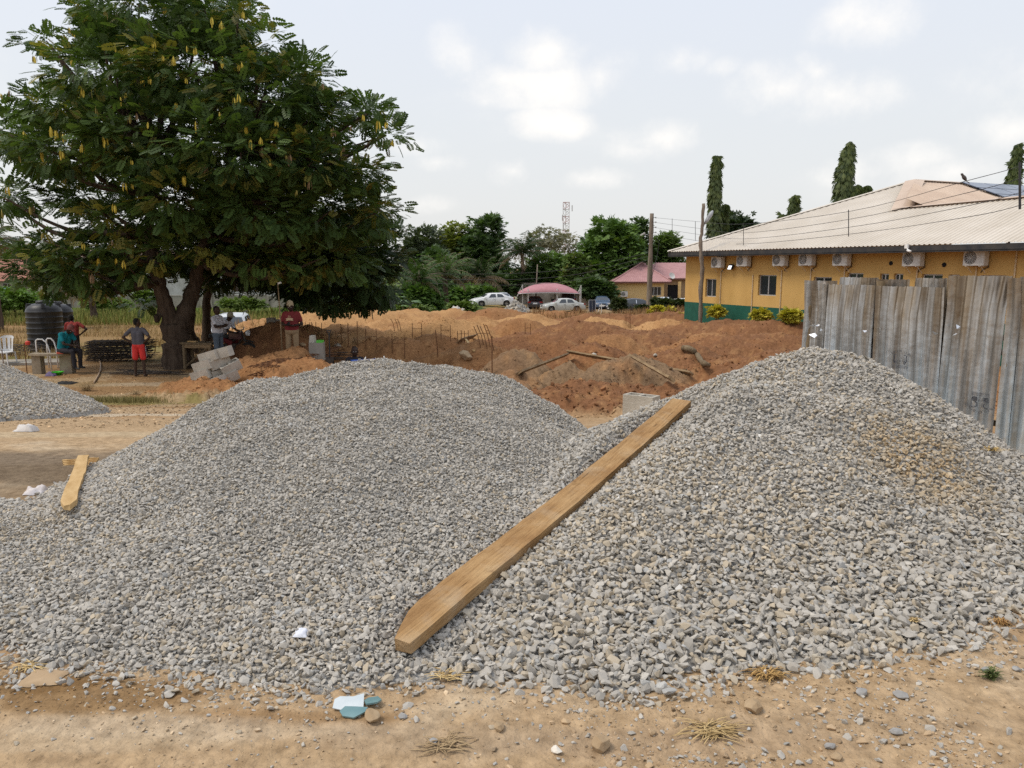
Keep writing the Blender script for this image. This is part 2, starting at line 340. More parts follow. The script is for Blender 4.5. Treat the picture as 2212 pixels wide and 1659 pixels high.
for (px, py, rx, ry, c, s) in [(90, 1010, 2.4, .75, (.155, .115, .075), .9), (330, 985, 1.6, .5, (.21, .16, .11), .7), (300, 893, 2.2, .45, (.50, .42, .31), .8), (120, 940, 1.6, .35, (.46, .36, .23), .7),
                              (240, 862, 2.2, .55, (.20, .165, .055), .85), (200, 830, 1.6, .5, (.33, .235, .12), .6), (350, 830, 1.8, .5, (.42, .34, .24), .6), (260, 1500, .55, .14, (.20, .115, .045), .75), (60, 1475, .3, .08, (.20, .115, .045), .6), (600, 1545, .5, .08, (.24, .135, .055), .6),
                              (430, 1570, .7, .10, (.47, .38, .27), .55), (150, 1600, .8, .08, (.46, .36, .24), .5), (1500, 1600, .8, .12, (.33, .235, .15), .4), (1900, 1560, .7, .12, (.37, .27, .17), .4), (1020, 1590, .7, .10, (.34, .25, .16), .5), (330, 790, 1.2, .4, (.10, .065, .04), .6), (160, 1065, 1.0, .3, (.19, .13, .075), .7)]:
    d = ray(px, py); t0 = (EYE.z - (0 if py > 1000 else -.3)) / -d.z
    for _ in range(4): t0 = (EYE.z - float(base_h(np.array(d.x * t0), np.array(d.y * t0)))) / -d.z
    STAINS.append((d.x * t0, d.y * t0, rx, ry, c, s))
def build_ground():
    ys = [-6.0, -4, -2, -.5, .5, 1.2, 1.7]
    y = 2.0
    while y < 115: ys.append(y); y += .0066 * y + .006
    while y < 1500: ys.append(y); y *= 1.16
    ys = np.array(ys); nf = 272
    t = np.linspace(-1, 1, 2 * nf + 1); t = np.concatenate([[-22, -9, -4.5, -2.6, -1.8, -1.35, -1.15], t, [1.15, 1.35, 1.8, 2.6, 4.5, 9, 22]])
    half = np.where(ys < 0, 4.0, .74 * ys + 1.2)
    half = np.maximum(half, 2.7)
    X = t[None, :] * half[:, None]; Y = np.repeat(ys[:, None], len(t), 1)
    Z, C = terrain(X, Y, True)
    nr, nc = X.shape; idx = np.arange(nr * nc).reshape(nr, nc)
    F = np.stack([idx[:-1, :-1], idx[:-1, 1:], idx[1:, 1:], idx[1:, :-1]], -1).reshape(-1, 4)
    m = M('soil', (.66, .63, .60), (1.22, 1.22, 1.22), scale=14, rough=.95, bump=.9, bscale=38, spec=.12, col=True, contrast=(.3, .7), detail=12)
    o = mesh_np('ground', np.stack([X, Y, Z], -1).reshape(-1, 3), F, m, smooth=True, col=C.reshape(-1, 3)); tag(o, kind='structure')
build_ground()
# ------------------------------------------------------------------ gravel heaps
def toe_fn(c, pts):
    a = np.array([(math.atan2(q[1] - c[1], q[0] - c[0]), math.hypot(q[0] - c[0], q[1] - c[1])) for q in pts]); a = a[np.argsort(a[:, 0])]
    th = np.concatenate([a[:, 0] - 2 * math.pi, a[:, 0], a[:, 0] + 2 * math.pi]); rr = np.tile(a[:, 1], 3)
    return lambda t: np.interp(t, th, rr)
def g0(px, py):
    d = ray(px, py); t = EYE.z / -d.z
    for _ in range(4): t = (EYE.z - float(base_h(np.array(d.x * t), np.array(d.y * t)))) / -d.z
    return (d.x * t, d.y * t)
CL, CR, CF = (-1.22, 7.2), (2.77, 6.6), (-8.75, 12.1)
TOE_L = toe_fn(CL, [g0(0, 1490), g0(150, 1472), g0(310, 1490), g0(480, 1535), g0(690, 1550), g0(900, 1495), (.55, 3.6), (.92, 6.4), (.82, 7.4), (.3, 8.6), (-1, 9.3), (-2.6, 8.7), (-3.35, 7.3), (-3.45, 6.3), (-3.4, 5.5), (-3.25, 4.6), (-2.9, 3.6)])
TOE_R = toe_fn(CR, [g0(860, 1440), g0(960, 1485), g0(1150, 1496), g0(1300, 1503), g0(1520, 1500), g0(1700, 1475), g0(1900, 1436), g0(2050, 1400), g0(2150, 1365), g0(2212, 1338), g0(2500, 1235), (3.85, 4.6), (4.1, 5.4), (4.15, 6.2), (4.1, 7.2), (3.7, 8.4), (2.7, 8.9), (1.5, 8.4), (.62, 7.5), (.18, 6.3), (-.6, 4.6)])
TOE_F = toe_fn(CF, [(-6.35, 11.4), (-6.25, 10.4), (-6.9, 9.4), (-8.6, 8.9), (-11, 10), (-12, 12), (-10, 15), (-8.2, 14.4), (-7.0, 12.9)])
PLK_A, PLK_B = P(850, 1378, 2.97), P(1473, 863, 6.30)
_pd = Vector((PLK_B.x - PLK_A.x, PLK_B.y - PLK_A.y)); PLK_L = _pd.length; PLK_D = _pd / PLK_L; PLK_N = (-PLK_D.y, PLK_D.x)
def heap_h(x, y, which):
    c, toe = {'L': (CL, TOE_L), 'R': (CR, TOE_R), 'F': (CF, TOE_F)}[which]
    th = np.arctan2(y - c[1], x - c[0]); r_ = np.hypot(x - c[0], y - c[1])
    s = r_ / (toe(th) * (1 + .05 * (fbm(x * 2, y * 2, 61, 3) - .5) * 2))
    fr = .5 - .5 * np.sin(th)                        # 1 towards the camera
    if which == 'L':
        fr2 = sstep(.45, .85, fr) * (x < 9); a = 2.5 * (1 - fr2) + 1.6 * fr2; b = 1.0 * (1 - fr2) + 1.35 * fr2; h = .785
        g = np.clip(1 - np.power(np.clip(s, 0, 1), a), 0, 1) ** b
    elif which == 'R':
        sr = (np.sqrt(s * s + .10) - .31623) / (1.04881 - .31623); g = np.clip(1 - np.power(np.clip(sr, 0, 1), 1.08), 0, 1) ** (1.06 + .35 * sstep(.6, .95, fr)); h = .895
    else:
        sr = np.sqrt(s * s + .02) - .08; g = np.clip(1 - sr, 0, 1) ** 1.1; h = 1.05
    lump = 1 + .26 * (fbm(x * 1.3, y * 1.3, 63, 3) - .5) + .20 * (fbm(x * 3.1, y * 3.1, 64, 4, .6) - .5)
    base = base_h(x, y) + .0
    hh = h * g * lump + .02 * sstep(0, .10, 1 - s)
    # bedded under the long plank
    if which in 'LR':
        lat = (x - PLK_A[0]) * PLK_N[0] + (y - PLK_A[1]) * PLK_N[1]; al_ = np.clip(((x - PLK_A[0]) * PLK_D[0] + (y - PLK_A[1]) * PLK_D[1]) / PLK_L, -.02, 1.0)
        cap_ = PLK_A[2] + (PLK_B[2] - PLK_A[2]) * al_ - .075 + np.clip(np.abs(lat) - .09, 0, 9) * .75 + np.clip(((x - PLK_A[0]) * PLK_D[0] + (y - PLK_A[1]) * PLK_D[1]) / PLK_L - 1.0, 0, 9) * 3
        hh = np.minimum(hh, np.maximum(cap_ - base, .01))
    if which == 'L':           # thin apron spread out to the left
        d = ((x + 4.2) / 2.75) ** 2 + ((y - 3.95) / 1.2) ** 2 + .25 * (fbm(x * 1.7, y * 1.7, 65, 3) - .5)
        ap = .13 * np.clip(1 - d, 0, 1) ** .6; inside = d < 1
        hh = np.where(inside & (s < 1), np.maximum(hh, ap), np.where(inside, ap, hh)); s = np.where(inside, np.minimum(s, np.sqrt(np.clip(d, 0, 1))), s)
    return np.where(s < 1, base + hh, base - .3), s
m_stone = M('crushed_stone', (.80, .80, .80), (1.1, 1.1, 1.1), scale=60, rough=.82, spec=.25, inst=True, bump=.25, bscale=120)
m_gravel_bed = M('gravel_bed', (.26, .24, .21), (.42, .40, .36), scale=40, rough=.95, spec=.1, bump=.8, bscale=60)
STONES = [hull_mesh('stone_shape', m_stone, 13 + i % 4, (1, .72 + .2 * random.random(), .38 + .25 * random.random()), 100 + i, .16) for i in range(14)]
def stone_tint(n, x, y, warm=0.0):
    v = .405 * np.exp(RNG.normal(0, .09, n)); big = fbm(x * .9, y * .9, 71, 3) - .5
    c = np.stack([v * 1.085, v * 1.0, v * .865], 1)
    blue = RNG.random(n) < .08; c[blue] *= (.92, .97, 1.04)
    br = RNG.random(n) < (.10 + .55 * np.clip(warm + big * 1.3, 0, 1)); c[br] *= (1.03, .94, .80)
    wh = RNG.random(n) < .004; c[wh] = (.62, .59, .54); dk = RNG.random(n) < .04; c[dk] *= .72
    w_ = np.clip((np.asarray(warm) - .35) / .5, 0, 1)[:, None] * (RNG.random((n, 1)) < .8) if np.ndim(warm) else 0
    c = c * (1 - w_) + c * np.array((1.0, .89, .73)) * w_
    return c * (1 + .25 * big[:, None])
def build_heap(which, box, spacing, size, label, layers=2, warmf=None):
    x0, x1, y0, y1 = box
    n = 150; gx, gy = np.meshgrid(np.linspace(x0, x1, n), np.linspace(y0, y1, n))
    z, s = heap_h(gx, gy, which); g = terrain(gx, gy)
    z = np.where(s < 1, z - size * .45, g - .25)
    idx = np.arange(n * n).reshape(n, n); F = np.stack([idx[:-1, :-1], idx[:-1, 1:], idx[1:, 1:], idx[1:, :-1]], -1).reshape(-1, 4)
    F = F[(s.ravel()[F] < 1.03).any(1)]
    used, inv = np.unique(F.ravel(), return_inverse=True); V = np.stack([gx, gy, z], -1).reshape(-1, 3)[used]
    root = mesh_np('gravel_heap', V, inv.reshape(-1, 4), m_gravel_bed, smooth=True)
    tag(root, label, 'gravel heap', 'heaps of crushed stone', 'stuff')
    pts = []
    for k in range(layers):
        nx, ny = int((x1 - x0) / spacing), int((y1 - y0) / spacing)
        ax, ay = np.meshgrid(np.arange(nx), np.arange(ny)); ax = x0 + (ax + RNG.random(ax.shape)) * spacing; ay = y0 + (ay + RNG.random(ay.shape)) * spacing
        pts.append(np.stack([ax.ravel(), ay.ravel(), np.full(ax.size, k)], 1))
    p = np.concatenate(pts)
    z, s = heap_h(p[:, 0], p[:, 1], which)
    other = np.full(len(p), -9.0)
    for w in 'LRF':
        if w != which: oz, os_ = heap_h(p[:, 0], p[:, 1], w); other = np.maximum(other, np.where(os_ < 1, oz, -9))
    keep = (s < 1 + .012 * RNG.normal(size=len(p))) & (z > other - .03)
    vis = np.abs(p[:, 0]) < .80 * p[:, 1] + .9
    keep &= vis & (RNG.random(len(p)) < 1 - .45 * sstep(.93, 1.0, s))
    p, z, s = p[keep], z[keep], s[keep]
    z = np.maximum(z, terrain(p[:, 0], p[:, 1]) + size * .15); m = len(p)
    sz = size * np.exp(RNG.normal(0, .27, m)); sz = np.clip(sz, size * .45, size * 1.9) * (.88 + .36 * sstep(.55, 1.0, s))
    z = z + (p[:, 2] * .42 - .35 + RNG.normal(0, .22, m)) * size * .8
    rot = np.stack([RNG.normal(0, .55, m), RNG.normal(0, .55, m), RNG.random(m) * 6.283], 1)
    e = .02; zx = (heap_h(p[:, 0] + e, p[:, 1], which)[0] - heap_h(p[:, 0] - e, p[:, 1], which)[0]) / (2 * e); zy = (heap_h(p[:, 0], p[:, 1] + e, which)[0] - heap_h(p[:, 0], p[:, 1] - e, which)[0]) / (2 * e)
    rot[:, 0] += np.clip(zy, -1, 1) * .7; rot[:, 1] -= np.clip(zx, -1, 1) * .7
    warm = warmf(p[:, 0], p[:, 1]) if warmf else np.zeros(m)
    scl = np.repeat(sz[:, None], 3, 1) * (1 + .15 * RNG.normal(size=(m, 3)).clip(-2, 2))
    o = scatter('stones', np.stack([p[:, 0], p[:, 1], z], 1), rot, scl, stone_tint(m, p[:, 0], p[:, 1], warm), STONES, root); o['kind'] = 'stuff'
    return root
build_heap('L', (-5.2, 1.3, 2.5, 9.4), .0185, .0265, 'broad grey gravel heap with fine stones left of the long plank', 2)
def warm_r(x, y): return .05 + 1.0 * np.exp(-((x - 2.55) / .42) ** 2 - ((y - 4.75) / .45) ** 2) + .3 * (1 - sstep(3.6, 5.0, y))
build_heap('R', (-1.0, 5.0, 2.5, 9.0), .0250, .0375, 'tall grey gravel heap with coarse stones in front of the metal fence', 2, warm_r)
build_heap('F', (-12, -5.6, 8.8, 15), .036, .036, 'small grey gravel heap at the left edge of the yard', 2)
# ------------------------------------------------------------------ vegetation
def leaf_template(kind):
    V = []; F = []
    def rh(b, d, l, w, s_):           # rhombus from b along d
        d = d.normalized(); n = len(V); mid = b + d * l * .55
        V.extend([b, mid + s_ * w, b + d * l, mid - s_ * w]); F.append((n, n + 1, n + 2, n + 3))
    if kind == 'bipinnate':
        for i in range(5):
            t = .20 + .19 * i; b = Vector((t, 0, -.16 * t * t)); l = (.36, .42, .42, .40, .32)[i]
            for s_ in (-1, 1):
                d = Vector((.42 + .16 * i, s_ * .9, -.16)); rh(b, d, l, .125, Vector((-d.y, d.x, 0)).normalized())
    elif kind == 'spray':
        for a, l in ((0, 1), (.8, .85), (-.8, .85), (1.7, .7), (-1.7, .7)):
            d = Vector((math.cos(a), math.sin(a), -.22)); rh(Vector((0, 0, 0)), d, l, .2, Vector((-d.y, d.x, .15)).normalized())
    elif kind == 'droop':
        for a, l in ((0, 1), (.5, .85), (-.6, .9)):
            d = Vector((math.cos(a) * .35, math.sin(a) * .5, -1)); rh(Vector((0, 0, 0)), d, l, .11, Vector((.2, 1, 0)).normalized())
    elif kind == 'leaf':
        rh(Vector((0, 0, 0)), Vector((1, 0, -.1)), 1, .24, Vector((0, 1, .1)))
    elif kind == 'blade':
        V.extend([Vector((0, -.03, 0)), Vector((0, .03, 0)), Vector((.35, 0, 1))]); F.append((0, 1, 2))
    return np.array([tuple(v) for v in V]), np.array(F)
LT = {k: leaf_template(k) for k in ('bipinnate', 'spray', 'droop', 'leaf', 'blade')}
def leaves(pos, dirs, size, kind, colr, rg, tilt=.35):
    """pos (m,3), dirs (m,3) unit, size (m,), colr (m,3) -> V, F, C"""
    T, TF = LT[kind]; m = len(pos); k = len(T)
    d = dirs / np.maximum(np.linalg.norm(dirs, axis=1), 1e-6)[:, None]
    if kind in ('droop', 'blade'): d = d * (1, 1, 0); d /= np.maximum(np.linalg.norm(d, axis=1), 1e-6)[:, None]
    up = np.tile((0, 0, 1.0), (m, 1)) + rg.normal(0, tilt, (m, 3)); s_ = np.cross(up, d); s_ /= np.maximum(np.linalg.norm(s_, axis=1), 1e-6)[:, None]; n = np.cross(d, s_)
    V = pos[:, None, :] + size[:, None, None] * (T[None, :, 0:1] * d[:, None, :] + T[None, :, 1:2] * s_[:, None, :] + T[None, :, 2:3] * n[:, None, :])
    F = (TF[None] + (np.arange(m) * k)[:, None, None]).reshape(-1, TF.shape[1])
    C = np.repeat(colr, k, 0)
    return V.reshape(-1, 3), F, C
def fill(blobs, n_cl, cl_r, per, kind, size, c1, c2, seed=0, shell=.55, flat=.6, third=None):
    """leaf clusters spread through a set of ellipsoids (cx,cy,cz,rx,ry,rz), denser near their skins"""
    rg = np.random.default_rng(seed); B = np.array(blobs, float); vol = np.cbrt(B[:, 3] * B[:, 4] * B[:, 5]) ** 2
    w = rg.choice(len(B), n_cl, p=vol / vol.sum()); b = B[w]
    q = rg.normal(size=(n_cl, 3)); q /= np.linalg.norm(q, axis=1)[:, None]; rad = shell + (1 - shell) * rg.random(n_cl) ** .7; rad *= 1 + .10 * rg.normal(size=n_cl)
    cc = b[:, :3] + q * rad[:, None] * b[:, 3:6]
    tone = rg.random(n_cl)
    i = np.repeat(np.arange(n_cl), per); m = len(i); o = rg.normal(0, .5, (m, 3)) * cl_r * (1, 1, flat)
    pos = cc[i] + o; dirs = o * (1, 1, .5) + q[i] * cl_r * .7 + rg.normal(0, .25, (m, 3)) * cl_r + np.array((0, 0, -.12)) * cl_r
    t = np.clip(tone[i] * .75 + rg.random(m) * .35, 0, 1)[:, None]; col = np.array(c1) * (1 - t) + np.array(c2) * t
    if third is not None: sel = tone[i] > 1 - third[1]; col[sel] = np.array(third[0]) * (.7 + .6 * rg.random((sel.sum(), 1)))
    sz = size * (.7 + .6 * rg.random(m))
    return leaves(pos, dirs, sz, kind, col, rg)
def pxblob(px, py, rx, ry, Y, rd):
    p = P(px, py, Y); k = Y / FPX; return (p.x, p.y, p.z, rx * k, rd, ry * k)
m_leaf = M('foliage', (1, 1, 1), rough=.55, spec=.25, col=True)
def leaf_mat():
    nt = m_leaf.node_tree; N = nt.nodes; L = nt.links; b = N['Principled BSDF']; out = [n for n in N if n.type == 'OUTPUT_MATERIAL'][0]
    tr = N.new('ShaderNodeBsdfTranslucent'); mx = N.new('ShaderNodeMixShader'); mx.inputs[0].default_value = .22
    at = [n for n in N if n.type == 'ATTRIBUTE'][0]; sc_ = N.new('ShaderNodeVectorMath'); sc_.operation = 'MULTIPLY'; sc_.inputs[1].default_value = (1.5, 1.7, .8)
    L.new(at.outputs['Color'], sc_.inputs[0]); L.new(sc_.outputs[0], tr.inputs[0]); L.new(b.outputs[0], mx.inputs[1]); L.new(tr.outputs[0], mx.inputs[2]); L.new(mx.outputs[0], out.inputs[0])
leaf_mat()
m_bark = M('bark', (.055, .038, .028), (.115, .085, .062), scale=3, rough=.95, bump=1.0, bscale=9, spec=.1, stretch=(3, 3, .6))
m_bark_pale = M('pale_bark', (.16, .12, .085), (.26, .21, .15), scale=4, rough=.95, bump=.8, bscale=12, spec=.1, stretch=(3, 3, .6))
def limb(mb, pts, r0, r1, n=9, seed=0, wob=.04):
    rg = np.random.default_rng(seed); pts = [Vector(p) for p in pts]; out = []; k = 5
    for i in range(len(pts) - 1):
        a, b = pts[i], pts[i + 1]; am, bp = pts[max(i - 1, 0)], pts[min(i + 2, len(pts) - 1)]
        for j in range(k):
            t = j / k; out.append(.5 * ((2 * a) + (b - am) * t + (2 * am - 5 * a + 4 * b - bp) * t * t + (3 * a - am - 3 * b + bp) * t ** 3))
    out.append(pts[-1]); m = len(out); rad = []
    for i, p in enumerate(out):
        t = i / (m - 1); r_ = r0 + (r1 - r0) * t ** .8; rad.append(r_ * (1 + .10 * rg.normal())); out[i] = p + Vector(rg.normal(0, wob, 3)) * min(1, t * 4) * min(r_ * 3, .3)
    mb.tube(out, rad, n)
def tree_root(name, loc, label, cat='tree', group=None): return tag(empty(name, loc), label, cat, group)
def crown(root, parts, name='crown'):
    V = []; F = []; C = []; n = 0; ks = {}
    for v, f, c in parts:
        ks.setdefault(f.shape[1], []).append(f + n); V.append(v); C.append(c); n += len(v)
    V = np.concatenate(V) - np.array(root.location)
    return mesh_np(name, V, [np.concatenate(x) for x in ks.values()], m_leaf, root, col=np.concatenate(C))
def rel(root, pts): return [Vector(p) - root.location for p in pts]
# --- the big tree with yellow pods
BIG = [(300, 10, 150, 90), (440, 15, 95, 85), (220, 80, 66, 45), (100, 88, 44, 22), (512, 40, 30, 56), (578, 112, 40, 42), (652, 165, 48, 46), (128, 225, 95, 52), (250, 160, 140, 85), (420, 150, 140, 95), (570, 205, 115, 85), (675, 255, 55, 68), (795, 245, 32, 32), (835, 292, 38, 18),
       (20, 290, 88, 60), (150, 320, 130, 75), (330, 300, 150, 95), (520, 330, 150, 95), (675, 350, 98, 78), (778, 372, 42, 42), (5, 425, 52, 40), (190, 425, 85, 42), (270, 480, 110, 62), (400, 430, 140, 75), (560, 450, 140, 75), (715, 455, 120, 78), (822, 455, 42, 62)]
BIG2 = [(130, 545, 70, 52), (240, 535, 75, 45), (420, 540, 100, 42), (560, 560, 105, 52), (690, 560, 120, 62), (795, 590, 72, 62), (848, 540, 34, 50), (556, 640, 24, 40), (470, 600, 55, 24), (310, 655, 22, 14), (650, 620, 60, 30), (715, 630, 60, 34), (790, 645, 45, 25)]
LOWL = [(95, 520, 70, 48), (170, 575, 85, 52), (60, 575, 50, 42), (120, 610, 70, 40), (280, 580, 70, 40), (215, 600, 60, 40), (340, 545, 60, 40)]
def big_tree():
    base = G(384, 796); base.z -= .1; D = base.y
    root = tree_root('shade_tree', base, 'huge dark green shade tree with yellow pods and a forked trunk on the left')
    bl = []
    for (px, py, rx, ry) in BIG + BIG2[:5] + LOWL:
        W = 4.6 * math.sqrt(max(.08, 1 - ((px - 420) / 540) ** 2 - ((py - 280) / 400) ** 2))
        rx, ry = (max(rx - 24, rx * .6), max(ry - 20, ry * .6)) if rx > 60 else (rx * .85, ry * .85); k = D / FPX; rd = min(rx, ry * 1.3) * k * 1.15
        offs = [-.75 * W, 0, .75 * W] if W > 2.6 else ([-.5 * W, .5 * W] if W > 1.6 else [0.0])
        for o in offs:
            sc_ = (D + o) / D; bl.append(pxblob(px, py, rx / sc_ ** .3, ry / sc_ ** .3, D + o, rd))
    c1, c2 = (.026, .050, .013), (.105, .16, .038)
    parts = [fill(bl, 2100, .46, 13, 'bipinnate', .285, c1, c2, 1, shell=.66, flat=.42, third=((.20, .185, .04), .13))]
    crown(root, parts)
    tb = MB(); f1 = P(376, 690, D)
    tr = rel(root, [base, P(381, 770, D), P(380, 730, D), P(373, 695, D)]); limb(tb, tr, .48, .36, 14, 3)
    forkL = [P(374, 705, D), P(358, 660, D - .1), P(343, 610, D - .2), P(330, 560, D - .3), P(322, 500, D - .4), P(330, 420, D - .5), P(340, 330, D), P(350, 200, D), P(345, 90, D)]
    forkR = [P(384, 705, D), P(405, 660, D + .2), P(420, 615, D + .4), P(432, 560, D + .5), P(450, 500, D + .6), P(480, 420, D + .5), P(500, 320, D + .4), P(500, 200, D), P(470, 80, D)]
    limb(tb, rel(root, forkL), .28, .05, 11, 5); limb(tb, rel(root, forkR), .28, .05, 11, 6)
    limb(tb, rel(root, [P(352, 640, D), P(342, 690, D - .25), P(336, 682, D - .4)]), .10, .07, 7, 7)
    rg = random.Random(4); trunk = tb.build('trunk', m_bark, root, True)
    for i, b in enumerate(bl):
        c = Vector(b[:3]); src = forkL if c.x < P(420, 400, D).x else forkR
        pt = min(src[2:7], key=lambda q: (q - c).length + max(0, q.z - c.z) * 2.5); mid = pt.lerp(c, .5) + Vector((rg.uniform(-.3, .3), rg.uniform(-.3, .3), -.12 * (c - pt).length))
        if (c - pt).length < .7: continue
        lb = MB(); limb(lb, rel(root, [pt, mid, c]), min(.15, .035 + .03 * (c - pt).length), .015, 6, i)
        lb.build('branch', m_bark, root, True)
    # pods
    m_pod = [M('pod_yellow', (.50, .36, .035), (.62, .48, .08), scale=30, rough=.6), M('pod_olive', (.20, .165, .03), (.30, .24, .06), scale=30, rough=.6), M('pod_tan', (.15, .085, .04), (.26, .17, .09), scale=30, rough=.7)]
    pm = []
    for k in range(6):
        mb = MB(); r2 = random.Random(k)
        for j in range(r2.randint(4, 8)):
            a = r2.uniform(0, 6.28); t = Vector((math.cos(a) * .05, math.sin(a) * .05, 0)); top = t * .5 - Vector((0, 0, r2.uniform(0, .10))); l = r2.uniform(.15, .25); sd = Vector((math.cos(a + 1.2), math.sin(a + 1.2), 0)) * .020
            o = t.normalized() * .02; q = [top, top + o - Vector((0, 0, l * .3)), top + o * 1.4 - Vector((0, 0, l * .75)), top + o - Vector((0, 0, l))]; w = [.25, 1, 1, .2]
            vs = [p_ + sd * ww * s_ for p_, ww in zip(q, w) for s_ in (-1, 1)]; mb.add(vs, [(0, 1, 3, 2), (2, 3, 5, 4), (4, 5, 7, 6)])
        pm.append(mb.mesh('pod_cluster', m_pod[(0, 0, 1, 1, 2, 0)[k]]))
    spots = [(405, 95), (383, 122), (488, 118), (512, 135), (408, 165), (370, 215), (315, 165), (330, 160), (345, 118), (250, 100), (180, 155), (180, 190), (260, 205), (150, 125), (115, 275), (125, 280), (55, 285), (90, 320), (225, 295), (290, 345), (395, 375), (265, 395), (248, 440), (540, 270), (545, 300), (580, 345), (640, 412), (655, 390), (560, 320), (470, 240), (505, 205), (360, 5), (225, 15), (300, 50), (20, 190), (8, 205), (130, 320), (165, 310), (30, 330), (715, 275), (700, 180), (785, 250), (815, 258), (855, 300), (490, 355), (620, 330), (240, 520), (210, 555), (255, 560), (170, 520), (90, 500), (125, 620), (440, 350), (330, 90), (460, 40), (25, 400), (10, 455), (60, 440), (205, 590), (330, 260), (420, 260), (600, 250), (665, 275), (730, 320), (760, 270), (520, 20), (150, 60), (70, 110), (205, 230), (280, 250)]
    rg = random.Random(9)
    for i, (px, py) in enumerate(spots):
        W = 4.4 * math.sqrt(max(.05, 1 - ((px - 420) / 540) ** 2 - ((py - 280) / 400) ** 2)); p = P(px, py, D - W * 1.02 - .1)
        for j in range(2 if i % 3 == 0 else 1):
            o = link('pod_cluster', pm[(i + j) % 6 if i > 22 else (0, 1, 5)[(i + j) % 3]], root, p - root.location + Vector((rg.uniform(-.1, .1) + j * .14, rg.uniform(-.1, .1), rg.uniform(-.05, .05))), (0, 0, rg.uniform(0, 6.28)))
            s_ = rg.uniform(.6, 1.25) * p.y / 22; o.scale = (s_, s_, s_)
    return root
big_tree()
def second_tree():
    base = G(412, 772); base.y += 1.5; base.z = Hz(base.x, base.y) - .1; D = base.y
    root = tree_root('shade_tree', base, 'darker shade tree behind the podded tree with two slim stems by the workbench', 'tree')
    bl = []
    for (px, py, rx, ry) in BIG2[2:] + [(620, 500, 110, 70), (500, 520, 90, 60), (760, 520, 80, 70)]:
        for o in ((-1.3, 0, 1.3) if rx > 50 else (0.,)): bl.append(pxblob(px, py, rx, ry, D + o, min(rx, ry * 1.5) * D / FPX))
    crown(root, [fill(bl, 760, .46, 12, 'bipinnate', .32, (.016, .030, .010), (.055, .088, .025), 12, shell=.6, flat=.45)])
    tb = MB(); limb(tb, rel(root, [base, P(411, 730, D), P(412, 680, D), P(425, 620, D), P(450, 560, D), P(520, 500, D)]), .27, .06, 10, 21)
    limb(tb, rel(root, [Vector((P(448, 760, D + 1).x, D + 1, base.z)), P(447, 700, D + 1), P(448, 640, D + 1), P(470, 580, D + .6), P(560, 540, D), P(700, 540, D)]), .22, .05, 10, 22)
    limb(tb, rel(root, [P(425, 620, D), P(480, 560, D), P(600, 575, D - .2), P(760, 580, D - .3)]), .12, .03, 7, 23)
    limb(tb, rel(root, [P(440, 600, D), P(560, 612, D - .4), P(720, 608, D - .5)]), .07, .02, 7, 24)
    tb.build('trunk', m_bark, root, True)
second_tree()
# --- other broad-leaved trees: blobs in picture units at a depth
def broad_tree(name, label, Y, base_px, blobs, c1, c2, n_cl, cl_r, per, size, kind='spray', seed=0, deep=.8, trunk_r=.22, third=None, cat='tree', group='trees behind the car park', shell=.55, flat=.7, mat=None):
    if group == 'trees behind the car park' and Y > 79: kk = 1.2; Y *= kk; cl_r *= kk; size *= kk; trunk_r *= kk
    if group == 'undergrowth along the far edge of the site' and base_px > 940: Y *= 1.2; cl_r *= 1.2; size *= 1.2
    bx = P(base_px, 660, Y).x; base = Vector((bx, Y, Hz(bx, Y) - .1)); root = tree_root(name, base, label, cat, group)
    bl = []
    for (px, py, rx, ry) in blobs:
        for o in ((-.6, .6) if rx > 30 else (0.,)): bl.append(pxblob(px, py, rx, ry, Y + o * rx * Y / FPX, min(rx, ry * 1.5) * deep * Y / FPX))
    crown(root, [fill(bl, n_cl, cl_r, per, kind, size, c1, c2, seed, third=third, shell=shell, flat=flat)])
    tb = MB(); cs = [Vector(b[:3]) for b in bl]; top = sum(cs, Vector()) / len(cs)
    limb(tb, rel(root, [base, base.lerp(top, .45) + Vector((.1, 0, 0)), top]), trunk_r, trunk_r * .4, 8, seed)
    for i, c in enumerate(cs[:10]): limb(tb, rel(root, [base.lerp(top, .45), base.lerp(top, .6).lerp(c, .5), c]), trunk_r * .4, .03, 5, seed + i)
    tb.build('trunk', mat or m_bark, root, True); return root
DG, MG, LG, YG = ((.030, .055, .018), (.085, .135, .040)), ((.055, .105, .025), (.13, .21, .045)), ((.07, .115, .028), (.14, .20, .05)), ((.11, .15, .028), (.24, .25, .05))
broad_tree('broadleaf_tree', 'tall dark tree with a lobed top left of the radio mast', 92, 1050, [(1050, 500, 36, 32), (1040, 550, 45, 45), (1062, 590, 42, 42), (1030, 620, 40, 30)], *DG, 420, .85, 10, .55, seed=31)
broad_tree('broadleaf_tree', 'yellow green tree rounded top beside the tall dark tree', 95, 985, [(985, 505, 30, 20), (970, 540, 38, 32), (1005, 540, 30, 30), (985, 585, 45, 40)], *YG, 340, .85, 10, .5, seed=32)
broad_tree('broadleaf_tree', 'grey green open tree just right of the shade tree crown', 90, 915, [(915, 515, 38, 22), (905, 550, 42, 36), (935, 565, 34, 40), (915, 610, 45, 30)], (.045, .062, .030), (.085, .105, .05), 360, .8, 9, .5, seed=33)
broad_tree('broadleaf_tree', 'large bright green round tree left of the wooden utility pole', 84, 1325, [(1320, 505, 46, 28), (1290, 545, 30, 40), (1345, 545, 48, 45), (1320, 590, 50, 35), (1300, 615, 35, 25)], *MG, 560, .8, 10, .5, seed=34, third=((.10, .16, .03), .12))
broad_tree('broadleaf_tree', 'thin dark tree with loose leaf balls behind the utility pole', 88, 1385, [(1385, 490, 14, 14), (1375, 520, 20, 20), (1395, 545, 16, 25), (1272, 525, 10, 14), (1280, 555, 14, 18)], *DG, 130, .6, 9, .45, seed=35)
